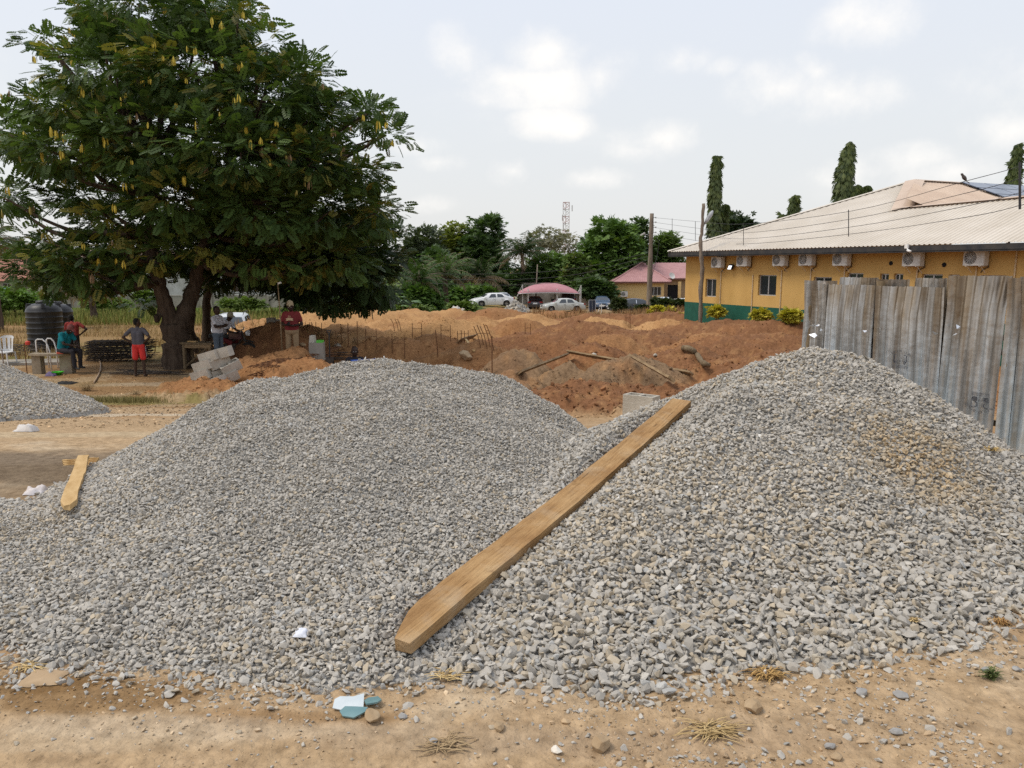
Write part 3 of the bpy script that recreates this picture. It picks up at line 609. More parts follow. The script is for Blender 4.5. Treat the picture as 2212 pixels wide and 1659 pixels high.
broad_tree('broadleaf_tree', 'light green bushy tree between the utility pole and yellow building', 90, 1442, [(1440, 530, 26, 22), (1425, 555, 24, 22), (1455, 560, 20, 22)], *LG, 230, .7, 10, .45, seed=36)
broad_tree('broadleaf_tree', 'pale half bare tree in front of the radio mast', 105, 1200, [(1180, 515, 34, 22), (1215, 525, 34, 24), (1245, 550, 20, 20), (1165, 540, 25, 20)], (.14, .135, .085), (.21, .20, .13), 150, .9, 7, .4, seed=37, shell=.7, mat=m_bark_pale)
broad_tree('broadleaf_tree', 'vine covered pale trunk tree behind the car park wall', 80, 1248, [(1245, 570, 22, 18), (1235, 600, 16, 24), (1262, 600, 18, 18)], *LG, 170, .6, 9, .38, seed=38, mat=m_bark_pale, third=((.16, .16, .06), .2))
broad_tree('broadleaf_tree', 'green tree crown behind the car canopy', 86, 1195, [(1190, 575, 40, 24), (1160, 590, 30, 25), (1215, 600, 30, 20), (1185, 610, 40, 20)], *MG, 300, .8, 9, .45, seed=39, third=((.10, .15, .03), .15))
broad_tree('broadleaf_tree', 'dark rounded bush crown showing over the left end of the roof', 62, 1592, [(1590, 490, 34, 16), (1565, 500, 24, 16), (1610, 498, 20, 14)], (.02, .035, .013), (.045, .07, .028), 160, .6, 9, .38, seed=40)
broad_tree('broadleaf_tree', 'hazy olive trees far behind the red roofed house', 120, 60, [(30, 545, 45, 18), (75, 555, 40, 16), (-20, 550, 45, 20)], (.10, .11, .05), (.17, .17, .08), 160, 1.1, 8, .6, seed=41)
for i, (px, Y, bl, cc, lab) in enumerate([(660, 66, [(660, 620, 40, 30), (640, 650, 30, 20), (700, 640, 35, 28)], DG, 'dark leafy bush behind the man in the maroon shirt'),
        (790, 68, [(780, 610, 55, 40), (800, 650, 55, 25)], DG, 'dark shrub mass under the right edge of the shade tree'),
        (905, 74, [(900, 640, 35, 25), (870, 655, 30, 15), (930, 650, 30, 18)], MG, 'mid green shrub near the banana plant'),
        (1010, 78, [(1010, 640, 40, 22), (980, 655, 30, 12), (1045, 640, 30, 22)], MG, 'mid green shrub behind the bonnet of the white saloon'),
        (1100, 84, [(1100, 615, 40, 22), (1130, 600, 30, 22), (1080, 635, 30, 18)], DG, 'dark shrub mass left of the pink canopy'),
        (955, 80, [(955, 610, 45, 35), (940, 570, 35, 30)], DG, 'dark undergrowth among the low palms'),
        (1275, 76, [(1275, 620, 25, 14), (1300, 628, 25, 14)], DG, 'dark foliage over the wall behind the black tank'),
        (1320, 92, [(1330, 610, 40, 22), (1300, 600, 30, 20)], MG, 'green bush behind the pink roofed house')]):
    broad_tree('shrub', lab, Y, px, bl, *cc, 230, .6, 10, .40, seed=50 + i, cat='shrub', group='undergrowth along the far edge of the site', trunk_r=.06)
broad_tree('hedge', 'bright green hedge in front of the red roofed house', 62, 40, [(20, 645, 50, 18), (70, 650, 35, 14), (-40, 645, 50, 20)], (.06, .11, .015), (.12, .21, .03), 330, .45, 12, .26, seed=61, cat='hedge', group=None, trunk_r=.05)
for i, (px, py, rx, ry, Y, lab) in enumerate([(205, 640, 20, 10, 77, 'green creeper hanging over the grey wall left of the tree'), (315, 640, 24, 10, 77, 'green creeper on top of the wall beside the trunk'), (230, 655, 60, 8, 72, 'strip of tall green weeds below the grey wall'), (520, 655, 50, 7, 66, 'bright green weeds behind the silver jeep'), (885, 668, 45, 6, 62, 'low green weeds beside the banana plant'), (1000, 664, 30, 8, 68, 'green weeds in front of the low palms')]):
    broad_tree('weeds', lab, Y, px, [(px, py, rx, ry)], (.07, .11, .018), (.14, .20, .035), 150, .35, 10, .22, seed=70 + i, cat='weeds', group='green weeds along the far walls', trunk_r=.03)
# --- columnar mast trees
def mast_tree(label, Y, pts, seed):
    """pts: (px, py, half width px) from the top down"""
    rg = np.random.default_rng(seed); bx = P(pts[-1][0], 600, Y).x; base = Vector((bx, Y, Hz(bx, Y) - .1)); root = tree_root('mast_tree', base, label, 'tree', 'narrow mast trees')
    A = np.array(pts, float); m = 2600; t = rg.random(m); py = A[0, 1] + (A[-1, 1] - A[0, 1]) * t; px = np.interp(py, A[:, 1], A[:, 0]); w = .72 * np.interp(py, A[:, 1], A[:, 2]) * (1 + .14 * np.sin(py * .5 + 3 * rg.random(m)))
    a = rg.random(m) * 6.283; rr = np.sqrt(rg.random(m)) * .95 + .05; k = Y / FPX
    top = np.array([P(x_, y_, Y) for x_, y_ in zip(px, py)]); top[:, 0] += np.cos(a) * rr * w * k; top[:, 1] += np.sin(a) * rr * w * k
    dirs = np.stack([np.cos(a), np.sin(a), np.zeros(m)], 1); tt = rg.random((m, 1)); col = np.array((.038, .060, .020)) * (1 - tt) + np.array((.12, .145, .045)) * tt
    crown(root, [leaves(top, dirs, (.36 + .36 * rg.random(m)) * Y / 60, 'droop', col, rg)])
    tb = MB(); limb(tb, rel(root, [base, P(pts[-1][0], pts[-1][1], Y), P(*pts[len(pts) // 2][:2], Y), P(pts[0][0], pts[0][1] + 6, Y)]), .16, .03, 7, seed); tb.build('trunk', m_bark, root, True)
mast_tree('tall narrow mast tree behind the left end of the yellow building', 58, [(1549, 335, 4), (1547, 365, 10), (1546, 400, 14), (1543, 440, 15), (1543, 480, 17), (1548, 520, 20), (1548, 600, 16)], 81)
mast_tree('short narrow shoot beside the tallest mast tree near the lamp pole', 58.6, [(1566, 440, 2), (1565, 460, 6), (1560, 490, 8), (1558, 540, 8)], 82)
mast_tree('broad mast tree with a tip leaning right behind the roof middle', 60, [(1838, 305, 4), (1832, 330, 14), (1825, 365, 22), (1822, 400, 24), (1822, 440, 26), (1822, 520, 22)], 83)
mast_tree('small side shoot right of the broad leaning mast tree', 59.5, [(1854, 398, 4), (1848, 412, 12), (1840, 440, 12), (1838, 480, 8)], 84)
mast_tree('small cone shaped mast tree just above the roof slope', 62, [(1718, 420, 2), (1716, 440, 8), (1712, 465, 12), (1710, 520, 14)], 85)
mast_tree('tiny mast tree tip left of the cone shaped one', 62, [(1692, 462, 2), (1690, 475, 4), (1690, 520, 5)], 86)
mast_tree('stub of a mast tree at the roof line right of the broad one', 62, [(1874, 400, 2), (1870, 412, 8), (1866, 430, 14), (1866, 500, 14)], 87)
mast_tree('mast tree behind the roof at the right edge', 52, [(2200, 310, 3), (2196, 340, 9), (2192, 370, 12), (2186, 395, 16), (2180, 480, 16)], 88)
# --- palms
def palm(label, Y, px, py, n, flen, seed, trunk=True, droop=.8, c=((.022, .042, .016), (.06, .095, .035)), trunk_r=.22, cat='palm tree', group='oil palms', dead=0.15):
    rg = np.random.default_rng(seed); top = P(px, py, Y); bx = top.x + .2; base = Vector((bx, Y, Hz(bx, Y) - .1)); root = tree_root('palm_tree', base, label, cat, group)
    V = []; F = []; C = []; nv = 0; rb = MB()
    for i in range(n):
        a = 6.283 * (i * .382) + rg.normal(0, .15); el = rg.uniform(-.25, 1.25); l = flen * rg.uniform(.8, 1.1); isd = el < dead - .25 + .1
        hd = np.array((math.cos(a), math.sin(a), 0)); m = 22; t = np.linspace(.08, 1, m)
        e = el - droop * 1.7 * t * t; x = np.cumsum(np.cos(e)) * l / m; z = np.cumsum(np.sin(e)) * l / m
        spine = np.array(top) + hd[None] * x[:, None] + np.array((0, 0, 1.0))[None] * z[:, None]
        tang = hd[None] * np.cos(e)[:, None] + np.array((0, 0, 1.0))[None] * np.sin(e)[:, None]; side = np.array((-hd[1], hd[0], 0))
        ll = l * .26 * np.sin(np.pi * np.clip(t * .86 + .12, 0, 1)); tone = rg.random()
        base_c = np.array(c[0]) * (1 - tone) + np.array(c[1]) * tone
        if isd: base_c = np.array((.16, .11, .06))
        for s_ in (-1, 1):
            d = side[None] * s_ * .85 + tang * .5 + np.array((0, 0, -.35 - .2 * rg.random()))[None] + rg.normal(0, .12, (m, 3)); d /= np.linalg.norm(d, axis=1)[:, None]
            w = tang * .045 * flen / 3.2; p0 = spine; p1 = spine + d * ll[:, None] * .5; p2 = spine + d * ll[:, None] - np.array((0, 0, .12))[None] * ll[:, None]
            V.append(np.stack([p0, p1 + w, p2, p1 - w], 1).reshape(-1, 3)); F.append(np.arange(m * 4).reshape(m, 4) + nv); nv += m * 4; C.append(np.repeat(base_c[None] * (.8 + .4 * rg.random((m, 1))), 4, 0))
        rb.tube([Vector(q) - root.location for q in spine[::3]], [.03 * (1 - .8 * k_ / 8) + .006 for k_ in range(len(spine[::3]))], 4)
    mesh_np('crown', np.concatenate(V) - np.array(root.location), np.concatenate(F), m_leaf, root, col=np.concatenate(C)); rb.build('frond_ribs', m_bark_pale, root)
    if trunk:
        tb = MB(); limb(tb, rel(root, [base, base.lerp(top, .5), top]), trunk_r * 1.2, trunk_r, 9, seed, .02); tb.build('trunk', m_bark, root, True)
palm('tall palm with a full round crown left of the pale bare tree', 100, 1128, 545, 34, 3.9, 91, droop=.7)
palm('low palm with drooping brown fronds behind the white saloon', 96, 1040, 600, 26, 4.3, 92, droop=.75, dead=.45)
palm('low palm in the middle of the green thicket', 78, 960, 590, 28, 3.6, 93, droop=.65, c=((.04, .075, .022), (.09, .14, .045)))
palm('low palm nearest to the shade tree', 74, 905, 605, 26, 3.4, 94, droop=.7, c=((.035, .07, .02), (.085, .13, .04)))
palm('palm behind the pale house under the tree crown', 70, 625, 600, 22, 2.8, 95, droop=.7)
palm('low palm seen between the water tanks and the shade tree', 52, 120, 612, 34, 2.6, 96, droop=.75, c=((.02, .038, .014), (.05, .08, .03)))
palm('palm cut by the left edge of the picture', 48, -25, 525, 26, 2.4, 97, droop=.8, c=((.035, .055, .03), (.085, .11, .06)))
palm('small palm with hanging fronds in front of the white house', 60, 195, 628, 20, 2.2, 98, droop=.9, c=((.02, .038, .014), (.05, .08, .03)))
def banana():
    base = on_ground(P(885, 670, 60).x, 60); root = tree_root('banana_plant', base, 'banana plant with big torn leaves at the edge of the dirt', 'banana plant'); rg = np.random.default_rng(5)
    tb = MB(); tb.tube([(0, 0, -.1), (.05, 0, .7), (.1, 0, 1.3)], [.13, .11, .07], 8); tb.tube([(-.7, .2, -.1), (-.6, .2, .6), (-.5, .2, 1.0)], [.11, .09, .05], 8); tb.build('stem', M('banana_stem', (.12, .13, .05), (.20, .17, .08), scale=8), root, True)
    lm = M('banana_leaf', (.05, .10, .018), (.11, .19, .04), scale=2, rough=.45, spec=.4)
    for i in range(11):
        a = i * 2.4; o = Vector((.1, 0, 1.25)) if i % 2 else Vector((-.5, .2, .95)); l = rg.uniform(.9, 1.5); el = rg.uniform(.3, 1.3); hd = Vector((math.cos(a), math.sin(a), 0)); sd = Vector((-hd.y, hd.x, 0)); vs = []; fs = []
        for j in range(7):
            t = j / 6; e = el - 1.5 * t * t; p = o + hd * l * t * math.cos(e * .8) + Vector((0, 0, l * (t * math.sin(el) - .55 * t * t))); w = .2 * math.sin(math.pi * min(1, t * .85 + .1)) + .01
            vs += [p + sd * w + Vector((0, 0, -.05)), p, p - sd * w + Vector((0, 0, -.05))]
            if j: k = 3 * j; fs += [(k - 3, k, k + 1, k - 2), (k - 2, k + 1, k + 2, k - 1)]
        MB().add(vs, fs).build('leaf', lm, root, True)
banana()
# --- yellow ornamental bushes and dark plants round the car park
def bush(label, px, py, rx, ry, Y, c1, c2, seed, group, cat='bush', kind='spray', size=.2):
    p = P(px, py + ry, Y); z = Hz(p.x, Y); base = Vector((p.x, Y, min(z, p.z))); root = tree_root('ornamental_bush', base, label, cat, group); k = Y / FPX
    b = [(p.x + dx * rx * k, Y + dy * rx * k, P(px, py, Y).z + dz * ry * k, rx * k * .6, rx * k * .6, ry * k * .75) for dx, dy, dz in ((0, 0, .1), (-.45, .2, -.2), (.45, -.1, -.2), (0, .4, 0))]
    crown(root, [fill(b, 70, .22, 12, kind, size, c1, c2, seed, shell=.5)]); tb = MB()
    for q in b: limb(tb, rel(root, [base, (base + Vector(q[:3])) / 2 + Vector((.03, 0, 0)), Vector(q[:3])]), .03, .01, 5, seed)
    tb.build('stem', m_bark, root)
YL = ((.26, .24, .025), (.52, .44, .05))
for i, (px, py, rx, ry, Y, lab) in enumerate([(1420, 668, 18, 13, 52, 'yellow leaved bush right beside the utility pole'), (1446, 672, 16, 11, 51, 'yellow leaved bush, second to the right of the utility pole'), (1548, 669, 14, 11, 41, 'round yellow bush just right of the crooked lamp pole'), (1645, 677, 16, 10, 36.5, 'yellow bush under the second window of the building'), (1710, 678, 18, 11, 33.5, 'yellow bush nearest to the metal fence'), (1476, 682, 10, 5, 47, 'small low yellow bush at the building corner')]):
    bush(lab, px, py + 2, rx * .85, ry * .85, Y, *YL, 100 + i, 'yellow bushes along the building', size=.17)
for i, (px, py, rx, ry, Y, lab) in enumerate([(1338, 655, 15, 14, 60, 'dark leafy bush in front of the charcoal car bonnet'), (1388, 668, 14, 8, 57, 'dark low bush in front of the charcoal car wheel'), (1440, 655, 22, 9, 56, 'dark hedge bush before the pale parked car'), (1470, 657, 14, 9, 55, 'dark hedge bush next to the building corner'), (1420, 652, 12, 8, 57, 'small dark bush just right of the utility pole')]):
    bush(lab, px, py, rx, ry, Y, (.025, .04, .014), (.06, .075, .025), 120 + i, 'dark bushes by the car park', size=.2)
# --- grasses
m_grass = M('dry_grass', (1, 1, 1), rough=.8, spec=.1, col=True)
def grass(name, pts, hgt, c1, c2, seed, label, wid=1.0):
    rg = np.random.default_rng(seed); m = len(pts); a = rg.random(m) * 6.283; d = np.stack([np.cos(a), np.sin(a), np.zeros(m)], 1); t = rg.random((m, 1)); col = np.array(c1) * (1 - t) + np.array(c2) * t
    V, F, C = leaves(pts, d, hgt * (.5 + rg.random(m)), 'blade', col, rg, .15)
    if wid != 1.0:
        V = V.reshape(-1, 3, 3); mid = V[:, :2].mean(1, keepdims=True); V[:, :2] = mid + (V[:, :2] - mid) * wid; V = V.reshape(-1, 3)
    o = mesh_np(name, V, F, m_grass, col=C); tag(o, label, 'grass', kind='stuff')
def grass_pts(n, x0, x1, y0, y1, keep, seed):
    rg = np.random.default_rng(seed); y = y0 * (y1 / y0) ** rg.random(n); u = x0 + (x1 - x0) * rg.random(n); x = u * y; k = keep(x, y, rg); x, y = x[k], y[k]
    return np.stack([x, y, terrain(x, y) - .01], 1)
g1 = grass_pts(34000, -.72, -.30, 26, 58, lambda x, y, r: (r.random(len(x)) < sstep(.38, .6, fbm(x * .4, y * .4, 81, 3)) * (.35 + .65 * sstep(34, 44, y))) & (x / y < -.36 + .1 * r.random(len(x))), 1)
grass('field_grass', g1, .30, (.25, .17, .07), (.40, .28, .12), 2, 'dry tan grass over the field behind the water tanks', 1.6)
g2 = grass_pts(16000, -.72, -.2, 55, 72, lambda x, y, r: r.random(len(x)) < .8, 3)
grass('tall_grass', g2, .55, (.10, .15, .025), (.30, .25, .08), 4, 'green and tan tall grass in front of the far walls', 2.2)
g3 = grass_pts(9000, .02, .32, 48, 58, lambda x, y, r: r.random(len(x)) < sstep(.4, .6, fbm(x * .6, y * .6, 83, 3)), 5)
grass('verge_grass', g3, .35, (.22, .12, .055), (.34, .22, .10), 6, 'dry brown grass between the dirt and the parked cars', 2.0)
_gp = [G(px, 868) for px in (170, 200, 230, 260, 290, 315)] ; rg_ = np.random.default_rng(8)
_q = np.concatenate([np.stack([p.x + rg_.normal(0, .30, 620), p.y + rg_.normal(0, .22, 620)], 1) for p in _gp])
grass('yard_grass', np.concatenate([_q, terrain(_q[:, 0], _q[:, 1])[:, None] - .01], 1), .11, (.16, .15, .05), (.33, .26, .11), 9, 'strip of short olive grass across the yard', 1.4)
# ------------------------------------------------------------------ yellow office building
D_ = Vector((.4017, -.9158, 0)).normalized(); N_ = Vector((.9158, .4017, 0)).normalized()       # along the front wall (towards the camera), into the building
C0 = Vector((10.0, 45.0, 0))
def wall_hit(px, py, off=0.0):
    d = ray(px, py); o = C0 + N_ * off; t = (o - EYE).dot(N_) / d.dot(N_); p = EYE + d * t; return (p - C0).dot(D_), p.z
def z5(zx, zy): return ((2700 + zx * .6311) / 1.8517, (550 + zy * .6311) / 1.8517)
m_ochre = M('ochre_plaster', (.48, .30, .10), (.57, .365, .13), scale=.9, rough=.9, spec=.15, bump=.08, bscale=30, detail=10, stretch=(1, 1, .45), contrast=(.28, .6))
m_green = M('green_paint', (.008, .075, .050), (.014, .10, .068), scale=2.5, rough=.6, spec=.3)
m_roof = M('pale_roof_sheet', (.50, .44, .36), (.62, .56, .48), scale=.45, rough=.6, spec=.3, detail=8, contrast=(.32, .68))
m_roof2 = M('tan_roof_sheet', (.46, .345, .26), (.55, .43, .33), scale=.6, rough=.6, spec=.3, detail=8)
m_fascia = M('dark_fascia', (.030, .032, .036), (.06, .055, .05), scale=3, rough=.8)
m_frame = M('aluminium', (.42, .42, .42), (.5, .5, .5), scale=8, rough=.4, metal=.5)
m_dark = M('dark_room', (.012, .012, .014), rough=.9)
def glass(name, c=(.02, .024, .03), rough=.06):
    return M(name, c, rough=rough, spec=.6, coat=.4)
m_glass = glass('dark_glass')
m_white = M('white_paint', (.72, .71, .68), (.80, .79, .76), scale=5, rough=.5)
m_acw = M('ac_casing', (.50, .485, .45), (.62, .60, .56), scale=6, rough=.55)
m_black = M('black_plastic', (.015, .015, .016), (.03, .03, .03), scale=8, rough=.5)
m_rust = M('rusty_steel', (.10, .045, .02), (.19, .085, .035), scale=14, rough=.85, bump=.3, bscale=90)
m_steel = M('dark_steel', (.05, .042, .036), (.10, .08, .065), scale=12, rough=.7, metal=.3)
def wall_mesh(mb, s0, s1, z0, z1, openings, pt, zsplit=None, depth=.16):
    """front skin of a wall with real openings and reveals. pt(s, z, inward) -> Vector; material 0 above zsplit, 1 below"""
    ss = sorted({s0, s1, *[o[0] for o in openings], *[o[1] for o in openings]}); zs = sorted({z0, z1, *( [zsplit] if zsplit is not None else []), *[o[2] for o in openings], *[o[3] for o in openings]})
    for i in range(len(ss) - 1):
        for j in range(len(zs) - 1):
            a, b, c, d = ss[i], ss[i + 1], zs[j], zs[j + 1]; ms, mz = (a + b) / 2, (c + d) / 2
            if any(o[0] < ms < o[1] and o[2] < mz < o[3] for o in openings): continue
            mb.add([pt(a, c, 0), pt(b, c, 0), pt(b, d, 0), pt(a, d, 0)], [(0, 1, 2, 3)], 1 if zsplit is not None and mz < zsplit else 0)
    for (a, b, c, d) in openings:
        for q in (((a, c), (a, d)), ((b, d), (b, c)), ((b, c), (a, c)), ((a, d), (b, d))):
            (s1_, z1_), (s2_, z2_) = q; mb.add([pt(s1_, z1_, 0), pt(s2_, z2_, 0), pt(s2_, z2_, depth), pt(s1_, z1_, depth)], [(0, 1, 2, 3)], 0)
def window_part(root, pt, a, b, c, d, depth=.10, bars=(0.5,), open_right=False):
    fm = MB(); t = .05
    def bar(s0, s1, z0, z1, dd=depth):
        q = [pt(s0, z0, dd), pt(s1, z0, dd), pt(s1, z1, dd), pt(s0, z1, dd)]; q2 = [pt(s0, z0, dd + .04), pt(s1, z0, dd + .04), pt(s1, z1, dd + .04), pt(s0, z1, dd + .04)]
        fm.add(q + q2, [(0, 1, 2, 3), (7, 6, 5, 4), (0, 4, 5, 1), (1, 5, 6, 2), (2, 6, 7, 3), (3, 7, 4, 0)])
    bar(a, a + t, c, d); bar(b - t, b, c, d); bar(a + t, b - t, c, c + t); bar(a + t, b - t, d - t, d)
    for k in bars: s = a + (b - a) * k; bar(s - t / 2, s + t / 2, c + t, d - t, depth - .004)
    w = fm.build('window', m_frame, root); MB().poly([pt(a, c, depth + .03), pt(b, c, depth + .03), pt(b, d, depth + .03), pt(a, d, depth + .03)]).build('pane', m_glass, w)
    return w
def ac_unit(parent_or_none, label, origin, rz, group, w=.82, h=.56, dpt=.30):
    """outdoor unit hung on a wall; local +x along the wall, -y out of the wall"""
    r = tag(empty('air_conditioner', origin, rz), label, 'air conditioner', group)
    MB().box((0, -dpt / 2 - .08, 0), (w, dpt, h), bevel=.03).build('casing', m_acw, r)
    g = MB(); cx = -w * .14
    for rr in (.06, .11, .16, .21): g.lathe([(rr - .006, 0), (rr + .006, 0), (rr + .006, .012), (rr - .006, .012)], 20, (cx, -dpt - .082, 0), rot=Matrix.Rotation(R(90), 3, 'X'), cap=False)
    for k in range(6): a = k * math.pi / 6; g.box((cx, -dpt - .085, 0), (.44, .006, .01), Matrix.Rotation(a, 3, 'Y'))
    g.build('fan_grille', m_acw, r)
    MB().lathe([(.0, 0), (.225, 0), (.235, .006), (0.0, .006)], 24, (cx, -dpt - .081, 0), rot=Matrix.Rotation(R(90), 3, 'X'), cap=False).build('fan_opening', m_black, r)
    for s_ in (-1, 1):
        b = MB(); b.box((s_ * w * .32, -dpt / 2 - .05, -h / 2 - .02), (.03, dpt + .1, .03)); b.tube([(s_ * w * .32, -.02, -h / 2 - .28), (s_ * w * .32, -dpt, -h / 2 - .03)], .012, 5); b.build('bracket', m_acw, r)
    MB().tube([(w * .42, -.05, -h * .2), (w * .45, -.03, -h * .6), (w * .2, -.02, -h * .75), (w * .1, -.02, -h * .95)], .02, 6).build('hose', m_steel, r, True)
    return r
def office():
    zb = -2.2; g_s, g_z = wall_hit(*z5(60, 1040)); e_s, e_z = wall_hit(*z5(500, 735))
    z_green, z_eave = g_z, e_z + .05; LEN = 30.0
    root = tag(empty('office_building', C0 + Vector((0, 0, zb))), 'long ochre yellow building with green base and pale hipped roof', 'building'); O = root.location
    pt = lambda s, z, i: C0 + D_ * s + N_ * i + Vector((0, 0, z)) - O
    wins = []
    for (x0, x1, y0, y1) in [(195, 263, 895, 1010), (530, 645, 870, 1003), (880, 995, 883, 1012), (1092, 1195, 858, 1000), (1300, 1357, 862, 925), (1388, 1448, 862, 925), (1565, 1698, 865, 1015), (1735, 1805, 868, 930), (1940, 2100, 872, 1030)]:
        a, zt = wall_hit(*z5(x0, y0)); b, _ = wall_hit(*z5(x1, y0)); _, zl = wall_hit(*z5((x0 + x1) / 2, y1)); wins.append((a, b, zl, zt))
    w = MB(); wall_mesh(w, 0, LEN, zb - .3, z_eave, wins, pt, z_green); w.build('wall', [m_ochre, m_green], root)
    sw = MB(); pe = lambda s, z, i: C0 + N_ * s + Vector((0, 0, z)) - O            # end wall
    sw.add([pe(14, zb - .3, 0), pe(0, zb - .3, 0), pe(0, z_green, 0), pe(14, z_green, 0)], [(0, 1, 2, 3)], 1); sw.add([pe(14, z_green, 0), pe(0, z_green, 0), pe(0, z_eave, 0), pe(14, z_eave, 0)], [(0, 1, 2, 3)], 0); sw.build('end_wall', [m_ochre, m_green], root)
    rm = MB(); rm.add([pt(.2, zb, 1.2), pt(LEN, zb, 1.2), pt(LEN, z_eave, 1.2), pt(.2, z_eave, 1.2)], [(0, 1, 2, 3)]); rm.build('inner_wall', m_dark, root)
    for i, (a, b, c, d) in enumerate(wins): window_part(root, pt, a, b, c, d, bars=(.5,) if b - a > .7 else (.45,))
    # roof: front slope with standing ribs, bounded by the hips
    OV = .75
    def Fp(s, t, al): return C0 + D_ * s + N_ * (t * math.cos(al) - OV) + Vector((0, 0, z_eave + .12 + t * math.sin(al)))
    def F_hit(px, py, al):
        nn = (D_.cross(N_ * math.cos(al) + Vector((0, 0, math.sin(al))))); o = Fp(0, 0, al); d = ray(px, py); p = EYE + d * ((o - EYE).dot(nn) / d.dot(nn)); q = p - o
        return q.dot(D_), q.dot(N_ * math.cos(al) + Vector((0, 0, math.sin(al))))
    best = None
    for k in range(80, 300):
        al = R(k / 10); s, t = F_hit(*z5(1520, 275), al); e = abs((s + OV) - t * math.cos(al))
        if best is None or e < best[0]: best = (e, al, s, t)
    _, al, sA, tA = best
    sB, tB = F_hit(*z5(1440, 452), al); sC, tC = F_hit(*z5(2212, 382), al)
    global ROOF_INFO; ROOF_INFO = (math.degrees(al), sA, tA, sB, tB, sC, tC)
    S1 = LEN + .6
    tR = max(tB, tC)
    def tmax(s):
        if s < sA: return max(.02, (s + OV) / (sA + OV) * tA)
        if s < sB: return tA + (tB - tA) * (s - sA) / max(.01, sB - sA)
        return tB + (tC - tB) * (s - sB) / max(.01, sC - sB)
    rb = MB(); pitch = .22; s = -OV; nrm = D_.cross(N_ * math.cos(al) + Vector((0, 0, math.sin(al)))).normalized()
    if nrm.z < 0: nrm = -nrm
    prof = [(0, 0), (.035, .035), (.085, .035), (.12, 0), (pitch, 0)]; prev = None; vs = []; fs = []
    while s < S1:
        for u, h in prof[:-1]:
            ss = s + u; a = Fp(ss, 0, al) + nrm * h - O; b = Fp(ss, tmax(ss), al) + nrm * h - O; vs += [a, b]; n = len(vs)
            if n > 2: fs.append((n - 4, n - 2, n - 1, n - 3))
        s += pitch
    rb.add(vs, fs); roof = rb.build('roof', m_roof, root)
    # right-hand slope of the cross roof, with its hip capping, and the solar panels on it
    A = Fp(sA, tA, al); Bp = Fp(sB, tB, al); g_dn = (D_ * math.cos(al) - Vector((0, 0, math.sin(al)))); g_n = g_dn.cross(N_).normalized()
    if g_n.z < 0: g_n = -g_n
    vB, wB = (Bp - A).dot(N_), (Bp - A).dot(g_dn); gm = MB(); vs = []; fs = []; v = min(-.4, vB)
    while v < 22:
        for u, h in prof[:-1]:
            vv = v + u; w_s = 0.0 if vv >= 0 else vv / vB * wB; top = A + N_ * vv + g_n * h + g_dn * w_s; lo = A + N_ * vv + g_n * h + g_dn * 9; vs += [top - O, lo - O]; n = len(vs)
            if n > 2: fs.append((n - 4, n - 3, n - 1, n - 2))
        v += pitch
    gm.add(vs, fs).build('side_roof', m_roof2, roof)
    cap = MB()
    def ridge(a, b, w=.5, m=m_roof2):
        dd = (b - a).normalized(); sd = dd.cross(Vector((0, 0, 1))).normalized() * w / 2; up = Vector((0, 0, .09)); k = [a - sd + up * .2, a + up, a + sd + up * .2, b - sd + up * .2, b + up, b + sd + up * .2]; MB().add([p - O for p in k], [(0, 1, 4, 3), (1, 2, 5, 4)]).build('ridge_cap', m, roof)
    ridge(A, A + N_ * 22); ridge(Fp(-OV, 0, al), A, .4, m_roof); ridge(A, A + (Bp - A) * 1.05, .9); ridge(Fp(sB - .3, tB, al), Fp(S1, tmax(S1), al), .5)
    m_solar = M('solar_cell', (.055, .075, .115), (.085, .105, .15), scale=2, rough=.18, spec=.7)
    def G_hit(px, py):
        d = ray(px, py); p = EYE + d * ((A - EYE).dot(g_n) / d.dot(g_n)); q = p - A; return q.dot(N_), q.dot(g_dn)
    v0, _ = G_hit(*z5(1800, 302)); _, w0 = G_hit(*z5(1985, 388))
    for i in range(5):
        for j in range(4):
            o = A + N_ * (v0 + .2 + i * 1.75) + g_dn * (.25 + j * 1.08) + g_n * .13; q = [o, o + N_ * 1.68, o + N_ * 1.68 + g_dn * 1.0, o + g_dn * 1.0]
            p_ = MB().slab([x - O for x in q], .04).build('solar_panel', m_solar, root)
    # fascia, gutter, soffit
    f = MB(); q = lambda s, i, z: C0 + D_ * s + N_ * i + Vector((0, 0, z)) - O
    def band(s0, s1, i0, z0, z1, th):
        f.add([q(s0, i0, z0), q(s1, i0, z0), q(s1, i0, z1), q(s0, i0, z1), q(s0, i0 + th, z0), q(s1, i0 + th, z0), q(s1, i0 + th, z1), q(s0, i0 + th, z1)], [(0, 1, 2, 3), (7, 6, 5, 4), (0, 4, 5, 1), (1, 5, 6, 2), (2, 6, 7, 3), (3, 7, 4, 0)])
    band(-OV, S1, -OV + .02, z_eave - .16, z_eave + .10, .04); f.build('fascia', m_fascia, roof)
    f = MB(); f.add([q(-OV, -OV, z_eave - .10), q(S1, -OV, z_eave - .10), q(S1, .02, z_eave - .10), q(-OV, .02, z_eave - .10)], [(3, 2, 1, 0)]); f.build('soffit', m_fascia, roof)
    f = MB(); f.add([q(-OV, -OV, z_eave - .16), q(-OV, 14, z_eave - .16), q(-OV, 14, z_eave + .10), q(-OV, -OV, z_eave + .10)], [(0, 1, 2, 3)]); f.build('fascia', m_fascia, roof)
    # left hip slope (out of sight of the front) closes the roof
    E0 = Fp(-OV, 0, al); MB().add([E0 - O, A - O, A + N_ * 20 - O, E0 + N_ * 20 - O], [(0, 1, 2, 3)]).build('end_roof', m_roof, roof)
